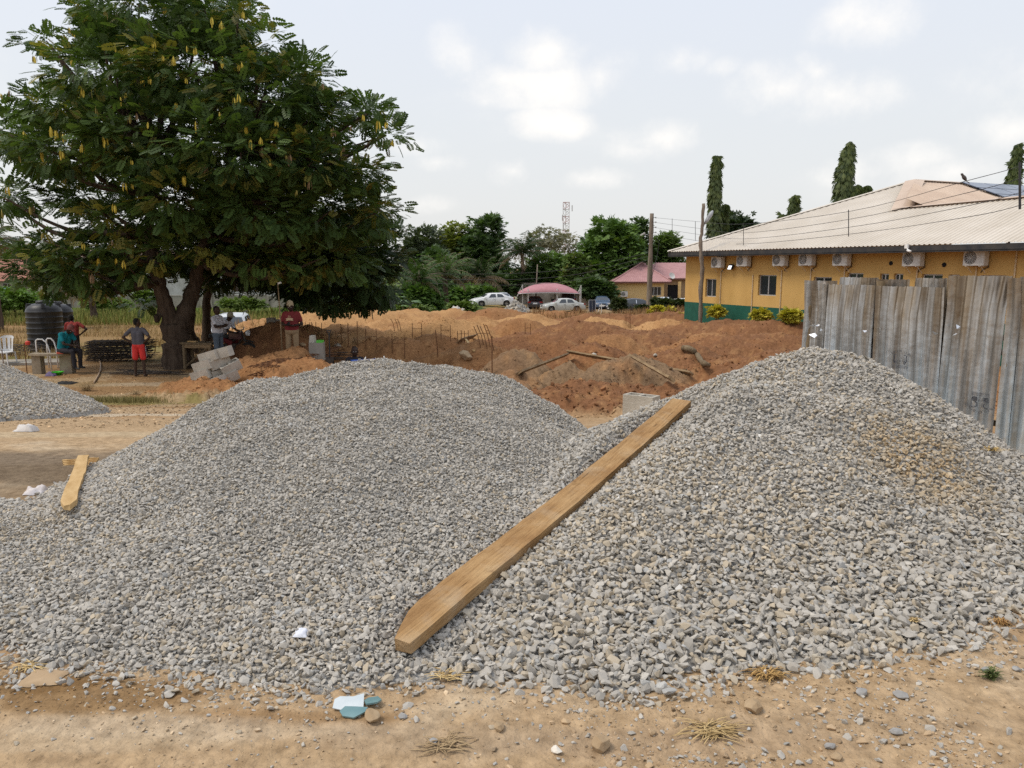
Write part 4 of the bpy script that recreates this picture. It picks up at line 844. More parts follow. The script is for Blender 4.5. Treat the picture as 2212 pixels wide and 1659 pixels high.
    # pipes
    for zx, y0, y1 in ((295, 845, 1060), (497, 870, 1130), (680, 840, 1130), (865, 830, 1100), (1080, 815, 1100), (1540, 820, 1150), (1915, 815, 1150), (2170, 720, 1150)):
        s, zt = wall_hit(*z5(zx, y0)); _, zl = wall_hit(*z5(zx, y1)); MB().tube([pt(s, zt, -.03), pt(s, max(zl, zb), -.03)], .028, 6).build('drain_pipe', M('pipe', (.50, .35, .18), (.62, .50, .34), scale=9, rough=.6), root)
    for zx, zy in ((1370, 797), (1707, 807)):
        s, z = wall_hit(*z5(zx, zy)); MB().lathe([(.0, 0), (.09, 0), (.09, .01), (0, .01)], 14, pt(s, z, -.012), rot=N_.to_track_quat('-Z', 'Y').to_matrix(), cap=False).build('vent_hole', m_dark, root)
    rz = math.atan2(D_.y, D_.x)
    for i, (x0, x1, y0, y1, lab) in enumerate([(245, 305, 760, 820, 'leftmost air conditioner under the eave of the yellow building'), (405, 472, 752, 808, 'air conditioner just right of the wall floodlight'), (632, 710, 745, 806, 'air conditioner above the right edge of the second window'), (800, 882, 738, 805, 'air conditioner above the left end of the metal fence'), (1018, 1103, 738, 803, 'air conditioner left of the wall vent hole'), (1460, 1568, 730, 808, 'air conditioner directly below the security camera'), (1850, 1972, 722, 803, 'rightmost and largest looking air conditioner on the yellow wall')]):
        s, z = wall_hit(*z5((x0 + x1) / 2, (y0 + y1) / 2), -.2); p = C0 + D_ * s; ac_unit(None, lab, Vector((p.x, p.y, z)), rz, 'air conditioners on the yellow building')
    s, z = wall_hit(*z5(372, 820)); p = C0 + D_ * s - N_ * .1; fl = tag(empty('floodlight', Vector((p.x, p.y, z)), rz), 'small lit floodlight on the yellow wall between two air conditioners', 'floodlight')
    MB().box((0, -.08, 0), (.30, .12, .26), Matrix.Rotation(R(-25), 3, 'X')).build('housing', m_black, fl); MB().box((0, -.155, -.03), (.24, .02, .2), Matrix.Rotation(R(-25), 3, 'X')).build('lens', M('lit_lens', (.9, .92, .95), rough=.2, emit=((.9, .95, 1.0), 1.2)), fl); MB().box((0, .02, 0), (.05, .14, .05)).build('arm', m_black, fl)
    s, z = wall_hit(*z5(1480, 690), -OV); p = C0 + D_ * s - N_ * (OV + .04); cc = tag(empty('security_camera', Vector((p.x, p.y, z)), rz), 'white security camera fixed to the eave of the yellow building', 'camera')
    MB().box((0, -.06, 0), (.16, .10, .16), bevel=.02).build('mount', m_white, cc); MB().tube([(.12, -.14, -.16), (.30, -.2, -.2)], .05, 8).build('body', m_white, cc, True); MB().tube([(.02, -.08, -.05), (.14, -.14, -.15)], .02, 6).build('arm', m_white, cc)
office()
# ------------------------------------------------------------------ metal sheet fence
FA, FB = Vector((3.36, 8.77, 0)), Vector((4.55, 6.88, 0)); FD = (FB - FA).normalized(); FN = Vector((-FD.y, FD.x, 0)); FN = FN if FN.y > 0 else -FN
def fence_hit(px, py):
    d = ray(px, py); t = (FA - EYE).dot(FN) / d.dot(FN); p = EYE + d * t; return (p - FA).dot(FD), p.z
def zinc():
    m = bpy.data.materials.new('weathered_zinc'); m.use_nodes = True; nt = m.node_tree; N = nt.nodes; L = nt.links; b = N['Principled BSDF']; b.inputs['Roughness'].default_value = .30; b.inputs['Metallic'].default_value = .6
    tc = N.new('ShaderNodeTexCoord'); mp = N.new('ShaderNodeMapping'); mp.inputs['Scale'].default_value = (6.5, 6.5, .45); L.new(tc.outputs['Object'], mp.inputs[0])
    oi = N.new('ShaderNodeObjectInfo'); ad = N.new('ShaderNodeVectorMath'); L.new(mp.outputs[0], ad.inputs[0]); L.new(oi.outputs['Random'], ad.inputs[1])
    sc_ = N.new('ShaderNodeVectorMath'); sc_.operation = 'SCALE'; sc_.inputs['Scale'].default_value = 40
    L.new(oi.outputs['Random'], sc_.inputs[0]); L.new(sc_.outputs[0], ad.inputs[1])
    n1 = N.new('ShaderNodeTexNoise'); n1.inputs['Scale'].default_value = 1.2; n1.inputs['Detail'].default_value = 3; L.new(ad.outputs[0], n1.inputs[0])
    n2 = N.new('ShaderNodeTexNoise'); n2.inputs['Scale'].default_value = 2.2; n2.inputs['Detail'].default_value = 3; L.new(ad.outputs[0], n2.inputs[0])
    sep = N.new('ShaderNodeSeparateXYZ'); L.new(tc.outputs['Object'], sep.inputs[0])
    hz = N.new('ShaderNodeMapRange'); hz.inputs[1].default_value = .5; hz.inputs[2].default_value = 1.6; L.new(sep.outputs['Z'], hz.inputs[0])
    a1 = N.new('ShaderNodeMath'); a1.operation = 'MULTIPLY_ADD'; a1.inputs[1].default_value = .45; L.new(hz.outputs[0], a1.inputs[0]); L.new(n1.outputs[0], a1.inputs[2])
    r1 = N.new('ShaderNodeValToRGB'); e = r1.color_ramp.elements; e[0].position = .38; e[0].color = (.44, .52, .58, 1); e[1].position = 1.02; e[1].color = (.25, .20, .145, 1)
    x = r1.color_ramp.elements.new(.70); x.color = (.40, .41, .415, 1); L.new(a1.outputs[0], r1.inputs[0])
    r2 = N.new('ShaderNodeValToRGB'); e = r2.color_ramp.elements; e[0].position = .33; e[0].color = (.68, .62, .56, 1); e[1].position = .64; e[1].color = (1.40, 1.40, 1.40, 1); L.new(n2.outputs[0], r2.inputs[0])
    mx = N.new('ShaderNodeMix'); mx.data_type = 'RGBA'; mx.blend_type = 'MULTIPLY'; mx.inputs[0].default_value = 1; L.new(r1.outputs[0], mx.inputs[6]); L.new(r2.outputs[0], mx.inputs[7]); L.new(mx.outputs[2], b.inputs['Base Color'])
    n3 = N.new('ShaderNodeTexNoise'); n3.inputs['Scale'].default_value = 7; L.new(tc.outputs['Object'], n3.inputs[0]); bp = N.new('ShaderNodeBump'); bp.inputs['Strength'].default_value = .35; bp.inputs['Distance'].default_value = .03; L.new(n3.outputs[0], bp.inputs['Height']); L.new(bp.outputs[0], b.inputs['Normal'])
    return m
m_zinc = zinc(); m_ink = M('stamp_ink', (.03, .035, .05), (.12, .12, .13), scale=40, rough=.8)
m_wood_old = M('old_wood', (.12, .085, .05), (.24, .18, .11), scale=2, rough=.9, bump=.6, bscale=14, stretch=(8, 8, 1), spec=.1)
def corr(s): return .015 * math.sin(s * 2 * math.pi / .076) + .012 * math.sin(s * 3.1 + 1) + .008 * math.sin(s * 7.7)
def fence():
    root = tag(empty('sheet_metal_fence', Vector((FA.x, FA.y, Hz(FA.x, FA.y)))), 'patched fence of weathered corrugated zinc sheets right of the gravel', 'fence'); O = root.location
    def fp(s, z, out): return FA + FD * s - FN * out + Vector((0, 0, z)) - O        # out = towards the camera
    def sheet(px0, px1, py_top, out, seed, tilt=0.0, bright=False, mat=None):
        s0, zt = fence_hit(px0, py_top); s1, zt2 = fence_hit(px1, py_top); rg = random.Random(seed)
        zb = Hz((FA + FD * s0).x, (FA + FD * s0).y) - .12; n = max(6, int((s1 - s0) / .0095)); vs = []; fs = []; zt = (zt + zt2) / 2
        for i in range(n + 1):
            s = s0 + (s1 - s0) * i / n; jag = rg.uniform(-.004, .004)
            for k in range(7):
                t = k / 6; vs.append(fp(s + tilt * (1 - t), zb + (zt + jag - zb) * t, out + corr(s + seed) + .02 * math.sin(t * 3 + seed) * (.4 + .6 * math.sin(s * 4 + seed)) + (.05 * (t - .85) / .15 * math.sin(s * 5 + seed) if t > .9 else 0)))
            if i:
                for k in range(6): a = (i - 1) * 7 + k; b = i * 7 + k; fs.append((a, b, b + 1, a + 1))
        return MB().add(vs, fs).build('sheet', mat or m_zinc, root, True), (s0, s1, zb, zt, out, seed)
    sheet(1745, 1812, 606, .05, 1); sheet(1800, 1903, 615, .09, 2); sheet(1802, 1892, 599.5, -.06, 3); sheet(1894, 1960, 603.5, -.05, 4)
    sh = sheet(1909, 2055, 619, .09, 5, .02); sheet(1962, 2048, 601, -.06, 6); sh2 = sheet(2063, 2190, 595.5, .08, 7, -.02); sheet(2056, 2074, 604, .02, 8)
    sheet(2192, 2219, 600, .09, 9); sheet(2216, 2330, 598, .06, 10); sheet(2326, 2440, 604, .09, 11); sheet(2205, 2330, 606, -.07, 12)
    m_red = M('painted_metal', (.30, .03, .035), (.20, .02, .03), scale=3, rough=.5); sheet(2180, 2193, 640, -.04, 13, .03, mat=m_red)
    # posts and rails
    for px, py, r_ in ((1752, 640, .045), (1905, 607, .06), (2060, 600, .07), (2200, 604, .06), (2330, 604, .06)):
        s, zt = fence_hit(px, py); b = Hz((FA + FD * s).x, (FA + FD * s).y) - .4; mb = MB(); limb(mb, [fp(s, b, 0), fp(s + .02, (b + zt) / 2, 0), fp(s, zt, 0)], r_, r_ * .85, 8, int(px)); mb.build('post', m_wood_old, root, True)
    s0, _ = fence_hit(1747, 640); s1, _ = fence_hit(2440, 640)
    for py in (722, 752, 900):
        _, z = fence_hit(2060, py); mb = MB(); k = 9
        for i in range(k): a = s0 + (s1 - s0) * i / k; b = s0 + (s1 - s0) * (i + 1) / k; mb.add([fp(a, z - .025, .01), fp(b, z - .025, .01), fp(b, z + .025, .01), fp(a, z + .025, .01), fp(a, z - .025, -.03), fp(b, z - .025, -.03), fp(b, z + .025, -.03), fp(a, z + .025, -.03)], [(0, 1, 2, 3), (7, 6, 5, 4), (3, 2, 6, 7), (0, 4, 5, 1)])
        mb.build('rail', m_wood_old, root)
    # bright torn edges round nail holes
    m_bright = M('fresh_zinc', (.62, .64, .66), (.75, .76, .78), scale=20, rough=.3, metal=.7)
    for px, py, sz in ((1774, 706, .05), (1776, 718, .07), (1784, 699, .035), (1793, 712, .025), (1887, 712, .03), (1914, 711, .025), (2035, 722, .05), (2031, 727, .03), (2080, 718, .03), (2090, 704, .035), (1800, 612, .03)):
        s, z = fence_hit(px, py); a = random.uniform(0, 6); o = fp(s, z, .125); u = FD * math.cos(a) + Vector((0, 0, math.sin(a))); w = Vector((0, 0, 1)) * math.cos(a) - FD * math.sin(a)
        MB().add([o, o + u * sz - FN * .02, o + w * sz * .8 - FN * .03, o - u * sz * .3 + w * sz * .5], [(0, 1, 2), (0, 2, 3)]).build('torn_flap', m_bright, root)
    # maker's stamps printed on the sheets: curved wording, two foot soles, a number
    def stamp(info, px, py, w, flip):
        (a0, a1, zb, zt, out, seed) = info; sc0, zc = fence_hit(px, py); k = w; sg = -1 if flip else 1
        surf = lambda x, y: fp(sc0 + sg * x * k, zc + sg * y * k, out + corr(sc0 + sg * x * k + seed) + .036)
        mb = MB()
        def put_text(txt, size, place):
            for i, ch in enumerate(txt):
                if ch == ' ': continue
                cu = bpy.data.curves.new('letter', 'FONT'); cu.body = ch; cu.size = size; cu.align_x = 'CENTER'; cu.resolution_u = 2; ob = bpy.data.objects.new('letter', cu); me = ob.to_mesh()
                cx, cy, an = place(i, len(txt)); ca, sa = math.cos(an), math.sin(an)
                mb.add([surf(cx + v.co.x * ca - v.co.y * sa, cy + v.co.x * sa + v.co.y * ca) for v in me.vertices], [tuple(p.vertices) for p in me.polygons]); ob.to_mesh_clear(); bpy.data.objects.remove(ob); bpy.data.curves.remove(cu)
        def arc(i, n): t = (i - (n - 1) / 2) * .155; return (.85 * math.sin(t), .85 * math.cos(t) - .38, -t)
        put_text('PREMIER BRAND', .17, arc); put_text('136', .16, lambda i, n: ((i - 1) * .11, -.18, 0))
        def line(pts, r_=.022):
            for (x0, y0), (x1, y1) in zip(pts[:-1], pts[1:]):
                l = math.hypot(x1 - x0, y1 - y0); nx, ny = -(y1 - y0) / l * r_, (x1 - x0) / l * r_; mb.add([surf(x0 + nx, y0 + ny), surf(x0 - nx, y0 - ny), surf(x1 - nx, y1 - ny), surf(x1 + nx, y1 + ny)], [(0, 1, 2, 3)])
        for s_ in (-1, 1):
            ox = .30 * s_; line([(ox + s_ * .02, .30), (ox - s_ * .10, .22), (ox - s_ * .11, .08), (ox - s_ * .03, -.05), (ox - s_ * .10, -.18), (ox - s_ * .04, -.30), (ox + s_ * .08, -.30), (ox + s_ * .14, -.12), (ox + s_ * .13, .1), (ox + s_ * .14, .24), (ox + s_ * .02, .30)])
            for q in range(5): line([(ox - .09, -.10 - q * .045), (ox + .02, -.085 - q * .045), (ox + .10, -.11 - q * .045)], .014)
        for q in range(3): line([(-.5, -.42 - q * .07), (.5, -.42 - q * .07 + .01)], .012)
        mb.build('stamp', m_ink, root)
    stamp(sh[1], 1961, 774, .155, False); stamp(sh2[1], 2130, 868, .165, True)
fence()
# ------------------------------------------------------------------ poles and wires
m_pole = M('weathered_pole', (.135, .105, .08), (.26, .215, .17), scale=1.6, rough=.9, bump=.7, bscale=12, stretch=(6, 6, .5), spec=.1)
m_wire = M('wire', (.035, .035, .037), rough=.6)
def utility_pole():
    Y = 62; b = P(1401, 690, Y); base = Vector((b.x, Y, Hz(b.x, Y) - .3)); root = tag(empty('utility_pole', base), 'thick weathered wooden utility pole with wires and a small lamp', 'utility pole')
    t = P(1408, 461, Y); mb = MB(); limb(mb, rel(root, [base, base.lerp(t, .5), t]), .25, .15, 10, 2, .01); mb.build('pole', m_pole, root, True)
    for i, py in enumerate((470, 480, 491, 502)):
        p = P(1412, py, Y) - base; MB().tube([p - Vector((.12, 0, 0)), p + Vector((.16, 0, 0))], .02, 5).build('bracket', m_steel, root); MB().lathe([(.03, -.06), (.055, -.03), (.035, 0), (.055, .03), (.03, .06)], 8, p + Vector((.17, -.02, 0))).build('insulator', m_acw, root, True)
    p = P(1406, 512, Y) - base; e = P(1391, 507, Y) - base; MB().tube([p, p.lerp(e, .5) + Vector((0, 0, .1)), e], .025, 6).build('lamp_arm', m_frame, root); MB().box(e + Vector((-.1, 0, .05)), (.42, .16, .1), Matrix.Rotation(R(-30), 3, 'Y'), bevel=.03).build('lamp_head', m_acw, root)
    mb = MB(); mb.tube(rel(root, [P(1414, 505, Y - .1), P(1424, 525, Y - .1), P(1420, 550, Y - .1), P(1408, 600, Y - .3)]), .02, 5); mb.build('loose_cable', m_wire, root)
utility_pole()
def lamp_pole():
    Y = 42; b = P(1514, 672, Y); base = Vector((b.x, Y, Hz(b.x, Y) - .2)); root = tag(empty('lamp_pole', base), 'crooked dark timber lamp pole in front of the yellow building corner', 'lamp pole')
    mb = MB(); limb(mb, rel(root, [base, P(1514, 640, Y), P(1517, 580, Y), P(1513, 530, Y), P(1517, 490, Y), P(1520, 440, Y)]), .13, .085, 9, 4, .05); mb.build('pole', m_pole, root, True)
    a, e = P(1517, 497, Y) - base, P(1522, 484, Y) - base; MB().tube([a, e], .025, 6).build('lamp_arm', m_frame, root)
    h = MB(); q = P(1540, 455, Y) - base; dv = (q - e); h.tube([e, e + dv * .3, e + dv * .75, q], [.035, .10, .12, .04], 8); h.build('lamp_head', M('lamp_casing', (.30, .31, .32), (.42, .43, .44), scale=6, rough=.5), root, True)
lamp_pole()
def wire_depth(px): return 1 / (.0161 + 4.5e-5 * (px - 1408))
def power_line():
    root = tag(empty('power_line', P(1408, 470, 62)), 'four sagging power wires running over the roof to the right edge', 'power line'); O = root.location
    W = [[(1412, 470), (1500, 478), (1605, 484), (1833, 457), (2083, 392), (2214, 356), (2420, 285)], [(1412, 480), (1500, 492), (1605, 503), (1833, 474), (2083, 418), (2214, 383), (2420, 320)], [(1412, 491), (1500, 505), (1605, 516), (1833, 491), (2083, 446), (2214, 413), (2420, 352)], [(1412, 502), (1500, 519), (1605, 527), (1833, 506), (2083, 470), (2214, 441), (2420, 384)]]
    for w in W:
        pts = [P(x, y, wire_depth(x)) - O for x, y in w]; mb = MB(); limb(mb, pts, .008, .008, 4, 1, 0); mb.build('wire', m_wire, root)
    for px, y0, y1 in ((1452, 472, 505), (1502, 478, 520), (1606, 482, 530), (1833, 453, 511), (2203, 350, 452)):
        Y = wire_depth(px); MB().tube([P(px, y0, Y) - O, P(px, y1, Y) - O], .016 if px < 2000 else .03, 5).build('spacer_rod', m_wire, root)
power_line()
def far_wires():
    root = tag(empty('service_wires', P(1406, 520, 62)), 'thin service wires from the utility pole across the dark trees', 'wires'); O = root.location
    for y0, y1, ym in ((545, 592, 585), (552, 603, 598), (560, 612, 610)):
        mb = MB(); limb(mb, [P(1405, y0, 62) - O, P(1250, ym - 6, 64) - O, P(1100, ym + 6, 66) - O, P(930, y1, 68) - O], .014, .014, 4, 1, 0); mb.build('wire', m_wire, root)
far_wires()
def bird():
    p = P(2083, 389, wire_depth(2083)); r = tag(empty('bird', p), 'small dark bird perched on the top wire', 'bird'); m = M('feathers', (.07, .06, .055), (.12, .10, .09), scale=30)
    MB().lathe([(.004, -.10), (.035, -.06), (.052, 0), (.045, .05), (.03, .09), (.034, .115), (.028, .14), (.004, .155)], 10, (0, 0, .055), rot=Matrix.Rotation(R(-38), 3, 'Y')).build('body', m, r, True)
    MB().add([(.05, -.02, -.02), (.05, .02, -.02), (.15, .03, -.085), (.15, -.03, -.085)], [(0, 1, 2, 3)]).build('tail', m, r); MB().tube([(-.095, 0, .165), (-.125, 0, .16)], [.008, .002], 5).build('beak', m_steel, r)
    for s_ in (-1, 1): MB().tube([(0, s_ * .015, .01), (0, s_ * .015, -.0)], .005, 4).build('leg', m_steel, r)
bird()
def mast():
    Y = 300; t = P(1223, 437, Y); base = Vector((t.x, Y, -6)); root = tag(empty('radio_mast', base), 'red and white lattice radio mast above the far trees', 'radio mast'); h = t.z - base.z
    mr, mw = M('mast_red', (.42, .28, .26), rough=.6), M('mast_white', (.56, .56, .56), rough=.6)
    for k in range(12):
        z0, z1 = h * k / 12, h * (k + 1) / 12; mb = MB(); w = 1.35
        cs = [(w * math.cos(a), w * math.sin(a)) for a in (R(90), R(210), R(330))]
        for i in range(3):
            mb.tube([(*cs[i], z0), (*cs[i], z1)], .11, 5); n = cs[(i + 1) % 3]; zm = (z0 + z1) / 2; mb.tube([(*cs[i], z0), (*n, zm)], .08, 4); mb.tube([(*cs[i], z1), (*n, zm)], .08, 4); mb.tube([(*cs[i], z1), (*n, z1)], .08, 4)
        mb.build('mast_section', mr if k % 2 else mw, root)
    for k in range(9): a = k * 2.1; z = h - 2.2 - (k % 3) * 3.4; MB().box((2.3 * math.cos(a), 2.3 * math.sin(a), z), (.34, .34, 2.2)).build('antenna', mw, root)
mast()
# ------------------------------------------------------------------ small pink-roofed house, canopy, walls, far houses
def z4(zx, zy): return ((1800 + zx * .4521) / 1.8517, (1050 + zy * .4521) / 1.8517)
m_pink = M('pink_roof', (.36, .19, .185), (.43, .24, .23), scale=1.5, rough=.6, spec=.25)
m_cream = M('cream_plaster', (.56, .39, .17), (.64, .46, .22), scale=1.5, rough=.9)
m_conc = M('stained_concrete', (.20, .175, .14), (.38, .345, .29), scale=1.1, rough=.95, bump=.3, bscale=12, stretch=(1, 1, .45), detail=9)
def ribbed(mb, a, b, c, d, pitch, h=.03, mi=0):
    """ribbed sheet over the quad a(low left) b(low right) c(top right) d(top left)"""
    a, b, c, d = map(Vector, (a, b, c, d)); n = max(2, int((b - a).length / pitch)); nn = (b - a).cross(d - a).normalized(); vs = []; fs = []
    for i in range(n * 2 + 1):
        t = i / (2 * n); o = nn * (h if i % 2 else 0); vs += [a.lerp(b, t) + o, d.lerp(c, t) + o]; k = len(vs)
        if k > 2: fs.append((k - 4, k - 2, k - 1, k - 3))
    mb.add(vs, fs, mi)
def pink_house():
    Y = 94; zg = Hz(19, Y) - .2; l = P(*z4(1480, 200), Y); base = Vector((l.x, Y, zg)); root = tag(empty('bungalow', base), 'small cream bungalow with pink ribbed roof behind the cars', 'house')
    X = lambda zx, dy=0: P(*z4(zx, 200), Y + dy).x - base.x
    Z = lambda zy, dy=0: P(*z4(1600, zy), Y + dy).z - base.z
    ze = Z(170); pt = lambda s, z, i: Vector((s, i, z))
    w = MB(); win = (X(1775), X(1870), Z(292), Z(214)); wall_mesh(w, 0, X(1895), 0, ze, [win], pt, None, .2); w.build('wall', m_cream, root); window_part(root, pt, *win, bars=(.33, .66))
    sw = MB(); sw.add([(0, 0, 0), (0, 0, ze), (0, 9, ze), (0, 9, 0)], [(0, 1, 2, 3)]); sw.add([(X(1895), 0, 0), (X(1895), 4, 0), (X(1895), 4, ze), (X(1895), 0, ze)], [(0, 1, 2, 3)]); sw.build('side_wall', m_cream, root)
    pw = MB(); wall_mesh(pw, X(1895), X(2200), 0, ze + .3, [(X(1985), X(2090), .1, Z(205))], lambda s, z, i: Vector((s, 4 + i, z)), None, .2); pw.build('porch_wall', M('porch_wall', (.28, .19, .11), (.34, .24, .14), scale=2), root); MB().poly([(X(1985), 4.15, .1), (X(2090), 4.15, .1), (X(2090), 4.15, Z(205)), (X(1985), 4.15, Z(205))]).build('door', m_dark, root)
    MB().box((X(2035), .2, ze / 2), (.3, .3, ze)).build('porch_column', m_cream, root)
    r = MB(); el, er = Vector((X(1430), -.6, ze)), Vector((X(1950), -.6, ze)); zr = Z(5, 3.5); ap = Vector((X(1690, 3.5), 3.5, zr))
    ribbed(r, el, er, ap + Vector((.05, 0, 0)), ap, .30, .035); ribbed(r, Vector((el.x, 9.5, ze)), el, ap, Vector((ap.x, 9, zr)), .3, .035)
    ribbed(r, Vector((er.x, 3.4, ze + .35)), Vector((er.x + 9, 3.4, ze + .35)), Vector((er.x + 9, 8, zr + .05)), Vector((ap.x, 8, zr + .05)), .3, .035); r.add([er, (er.x, 6, ze), (ap.x, 8, zr), ap], [(0, 1, 2, 3)])
    roof = r.build('roof', m_pink, root); f = MB(); f.box(((el.x + er.x) / 2, -.58, ze - .08), (er.x - el.x, .04, .2)); f.box((er.x + 4.5, 3.42, ze + .26), (9, .04, .2)); f.build('fascia', M('brown_fascia', (.14, .06, .045), rough=.7), roof)
    for a, b in ((el, ap), (er, ap)): mb = MB(); mb.tube([a + Vector((0, 0, .05)), b + Vector((0, 0, .06))], .09, 5); mb.build('ridge_cap', m_pink, roof)
    ac_unit(None, 'air conditioner on the cream bungalow wall', base + Vector((X(1540), 0, Z(278))), 0, None, .85, .65)
    d = tag(empty('satellite_dish', base + Vector((X(1953), -.3, Z(160)))), 'grey satellite dish at the eave of the pink roofed bungalow', 'satellite dish'); q = Matrix.Rotation(R(60), 3, 'X') @ Matrix.Rotation(R(25), 3, 'Y')
    MB().lathe([(.02, 0), (.2, .03), (.42, .12)], 16, (0, 0, .55), rot=q, cap=False).build('dish', m_acw, d, True); MB().tube([(0, 0, -.3), (0, .02, .5)], .03, 6).build('stand', m_steel, d)
pink_house()
def canopy():
    Y = 86; l, r_ = P(*z4(603, 275), Y), P(*z4(1155, 270), Y); base = Vector(((l.x + r_.x) / 2, Y, Hz((l.x + r_.x) / 2, Y))); root = tag(empty('car_canopy', base), 'arched pink canopy shading the parked cars', 'canopy'); hw = (r_.x - l.x) / 2; z0 = l.z - base.z; rise = P(*z4(900, 197), Y).z - l.z
    vs = []; fs = []; n, m = 16, 6
    for j in range(m + 1):
        t = j / m
        for i in range(n + 1): u = -1 + 2 * i / n; e = math.sin(math.pi * (.02 + .96 * t)) ** .7; vs.append((hw * u, t * 5.2 - .3, z0 + 1.15 * rise * (1 - u * u) ** .85 * e + .02))
    for j in range(m):
        for i in range(n): a = j * (n + 1) + i; fs.append((a, a + 1, a + n + 2, a + n + 1))
    mb = MB().add(vs, fs); cv = mb.build('canopy_cover', M('pink_fabric', (.38, .17, .185), (.44, .21, .225), scale=2.5, rough=.65), root, True)
    md = cv.modifiers.new('thickness', 'SOLIDIFY'); md.thickness = .04
    f = MB()
    for yy in (-.3, 4.9):
        pts = [(hw * u, yy, z0 + rise * (1 - u * u) ** .85 * .12 - .03) for u in [k / 8 - 1 for k in range(17)]]; f.tube(pts, .045, 6)
    f.build('arch_frame', m_frame, root, True)
    for x in (-hw * .68, hw * .25, hw * .98):
        for yy in (0, 4.6): MB().tube([(x, yy, -.1), (x, yy, z0 + rise * .55)], .07, 7).build('post', m_acw, root)
    MB().tube([(-hw - .1, 0, z0 - .3), (-hw + .5, 0, z0 + 1.0), (-hw + .5, 0, 0)], .05, 6).build('strut', m_acw, root); MB().tube([(hw + .05, 0, -.1), (hw + .05, 0, z0 + .9), (hw - .3, 0, z0 + .1)], .05, 6).build('strut', m_acw, root)
canopy()
def block_wall(name, label, px0, px1, py_top, Y, th=.2, panel=2.6, cap=True, jag=0.0, group=None):
    a, b = P(px0, py_top, Y), P(px1, py_top, Y); z0 = Hz((a.x + b.x) / 2, Y) - .4; root = tag(empty(name, Vector((a.x, Y, z0))), label, 'wall', group); L_ = b.x - a.x; n = max(1, int(L_ / panel)); h = a.z - z0; rg = random.Random(int(px0))
    for i in range(n):
        w = L_ / n; hh = h - jag * rg.random(); MB().box((w * (i + .5), 0, hh / 2), (w - .012, th, hh)).build('wall_panel', m_conc, root); MB().box((w * i, -.02, (hh + .06) / 2), (.26, th + .08, hh + .06)).build('pier', m_conc, root)
        if cap: MB().box((w * (i + .5), 0, hh + .03), (w - .27, th + .08, .06)).build('coping', m_conc, root)
    return root
block_wall('boundary_wall', 'stained grey boundary wall behind the pink canopy', 1082, 1345, 612, 99)
block_wall('boundary_wall', 'low grey boundary wall behind the trunk of the shade tree', 150, 640, 638, 78, jag=.15)
block_wall('ruined_wall', 'taller ruined wall stub above the boundary wall near the bungalow', 1232, 1300, 588, 102, jag=.9, cap=False)
block_wall('site_wall', 'dark concrete foundation wall behind the man in maroon', 586, 640, 690, 27, panel=1.0, cap=False)
def white_house():
    Y = 86; a = P(150, 600, Y); zg = Hz(a.x, Y) - .2; base = Vector((a.x, Y, zg)); root = tag(empty('white_house', base), 'white walled old house half hidden under the tree crown', 'house'); X = lambda px: P(px, 600, Y).x - base.x; Z = lambda py: P(300, py, Y).z - base.z
    pt = lambda s, z, i: Vector((s, i, z)); m_w = M('dirty_whitewash', (.40, .38, .34), (.60, .58, .55), scale=1.0, rough=.9, stretch=(1, 1, .5)); top = Z(570)
    ops = [(X(160), X(180), Z(635), Z(580)), (X(218), X(231), 0, Z(610)), (X(240), X(270), Z(632), Z(582)), (X(420), X(450), Z(630), Z(590)), (X(500), X(540), Z(630), Z(590)), (X(590), X(600), Z(630), Z(600))]
    w = MB(); wall_mesh(w, 0, X(640), 0, top, ops, pt, None, .5); w.build('wall', m_w, root); sw = MB(); sw.add([(0, 0, 0), (0, 0, top), (0, 8, top), (0, 8, 0)], [(0, 1, 2, 3)]); sw.add([(X(640), 0, 0), (X(640), 8, 0), (X(640), 8, top), (X(640), 0, top)], [(0, 1, 2, 3)]); sw.build('side_wall', m_w, root)
    m_sh = M('brown_shutter', (.09, .065, .05), (.14, .10, .08), scale=3)
    for o in ops:
        MB().poly([(o[0], .45, o[2]), (o[1], .45, o[2]), (o[1], .45, o[3]), (o[0], .45, o[3])]).build('shutter', m_sh, root)
        if o[1] - o[0] > .9: MB().box(((o[0] + o[1]) / 2, .02, o[2] + .55), (o[1] - o[0], .08, .09)).build('rail', m_w, root)
    for px in (182, 236, 272): MB().box((X(px), -.12, top / 2), (.35, .24, top)).build('pilaster', m_w, root)
    r = MB(); ribbed(r, (-1, -1, top), (X(640) + 1, -1, top), (X(640), 4, top + 1.6), (0, 4, top + 1.6), .3); ribbed(r, (X(640) + 1, 9, top), (-1, 9, top), (0, 4, top + 1.6), (X(640), 4, top + 1.6), .3); r.build('roof', M('rusty_roof', (.20, .13, .10), (.30, .21, .16), scale=1), root)
white_house()
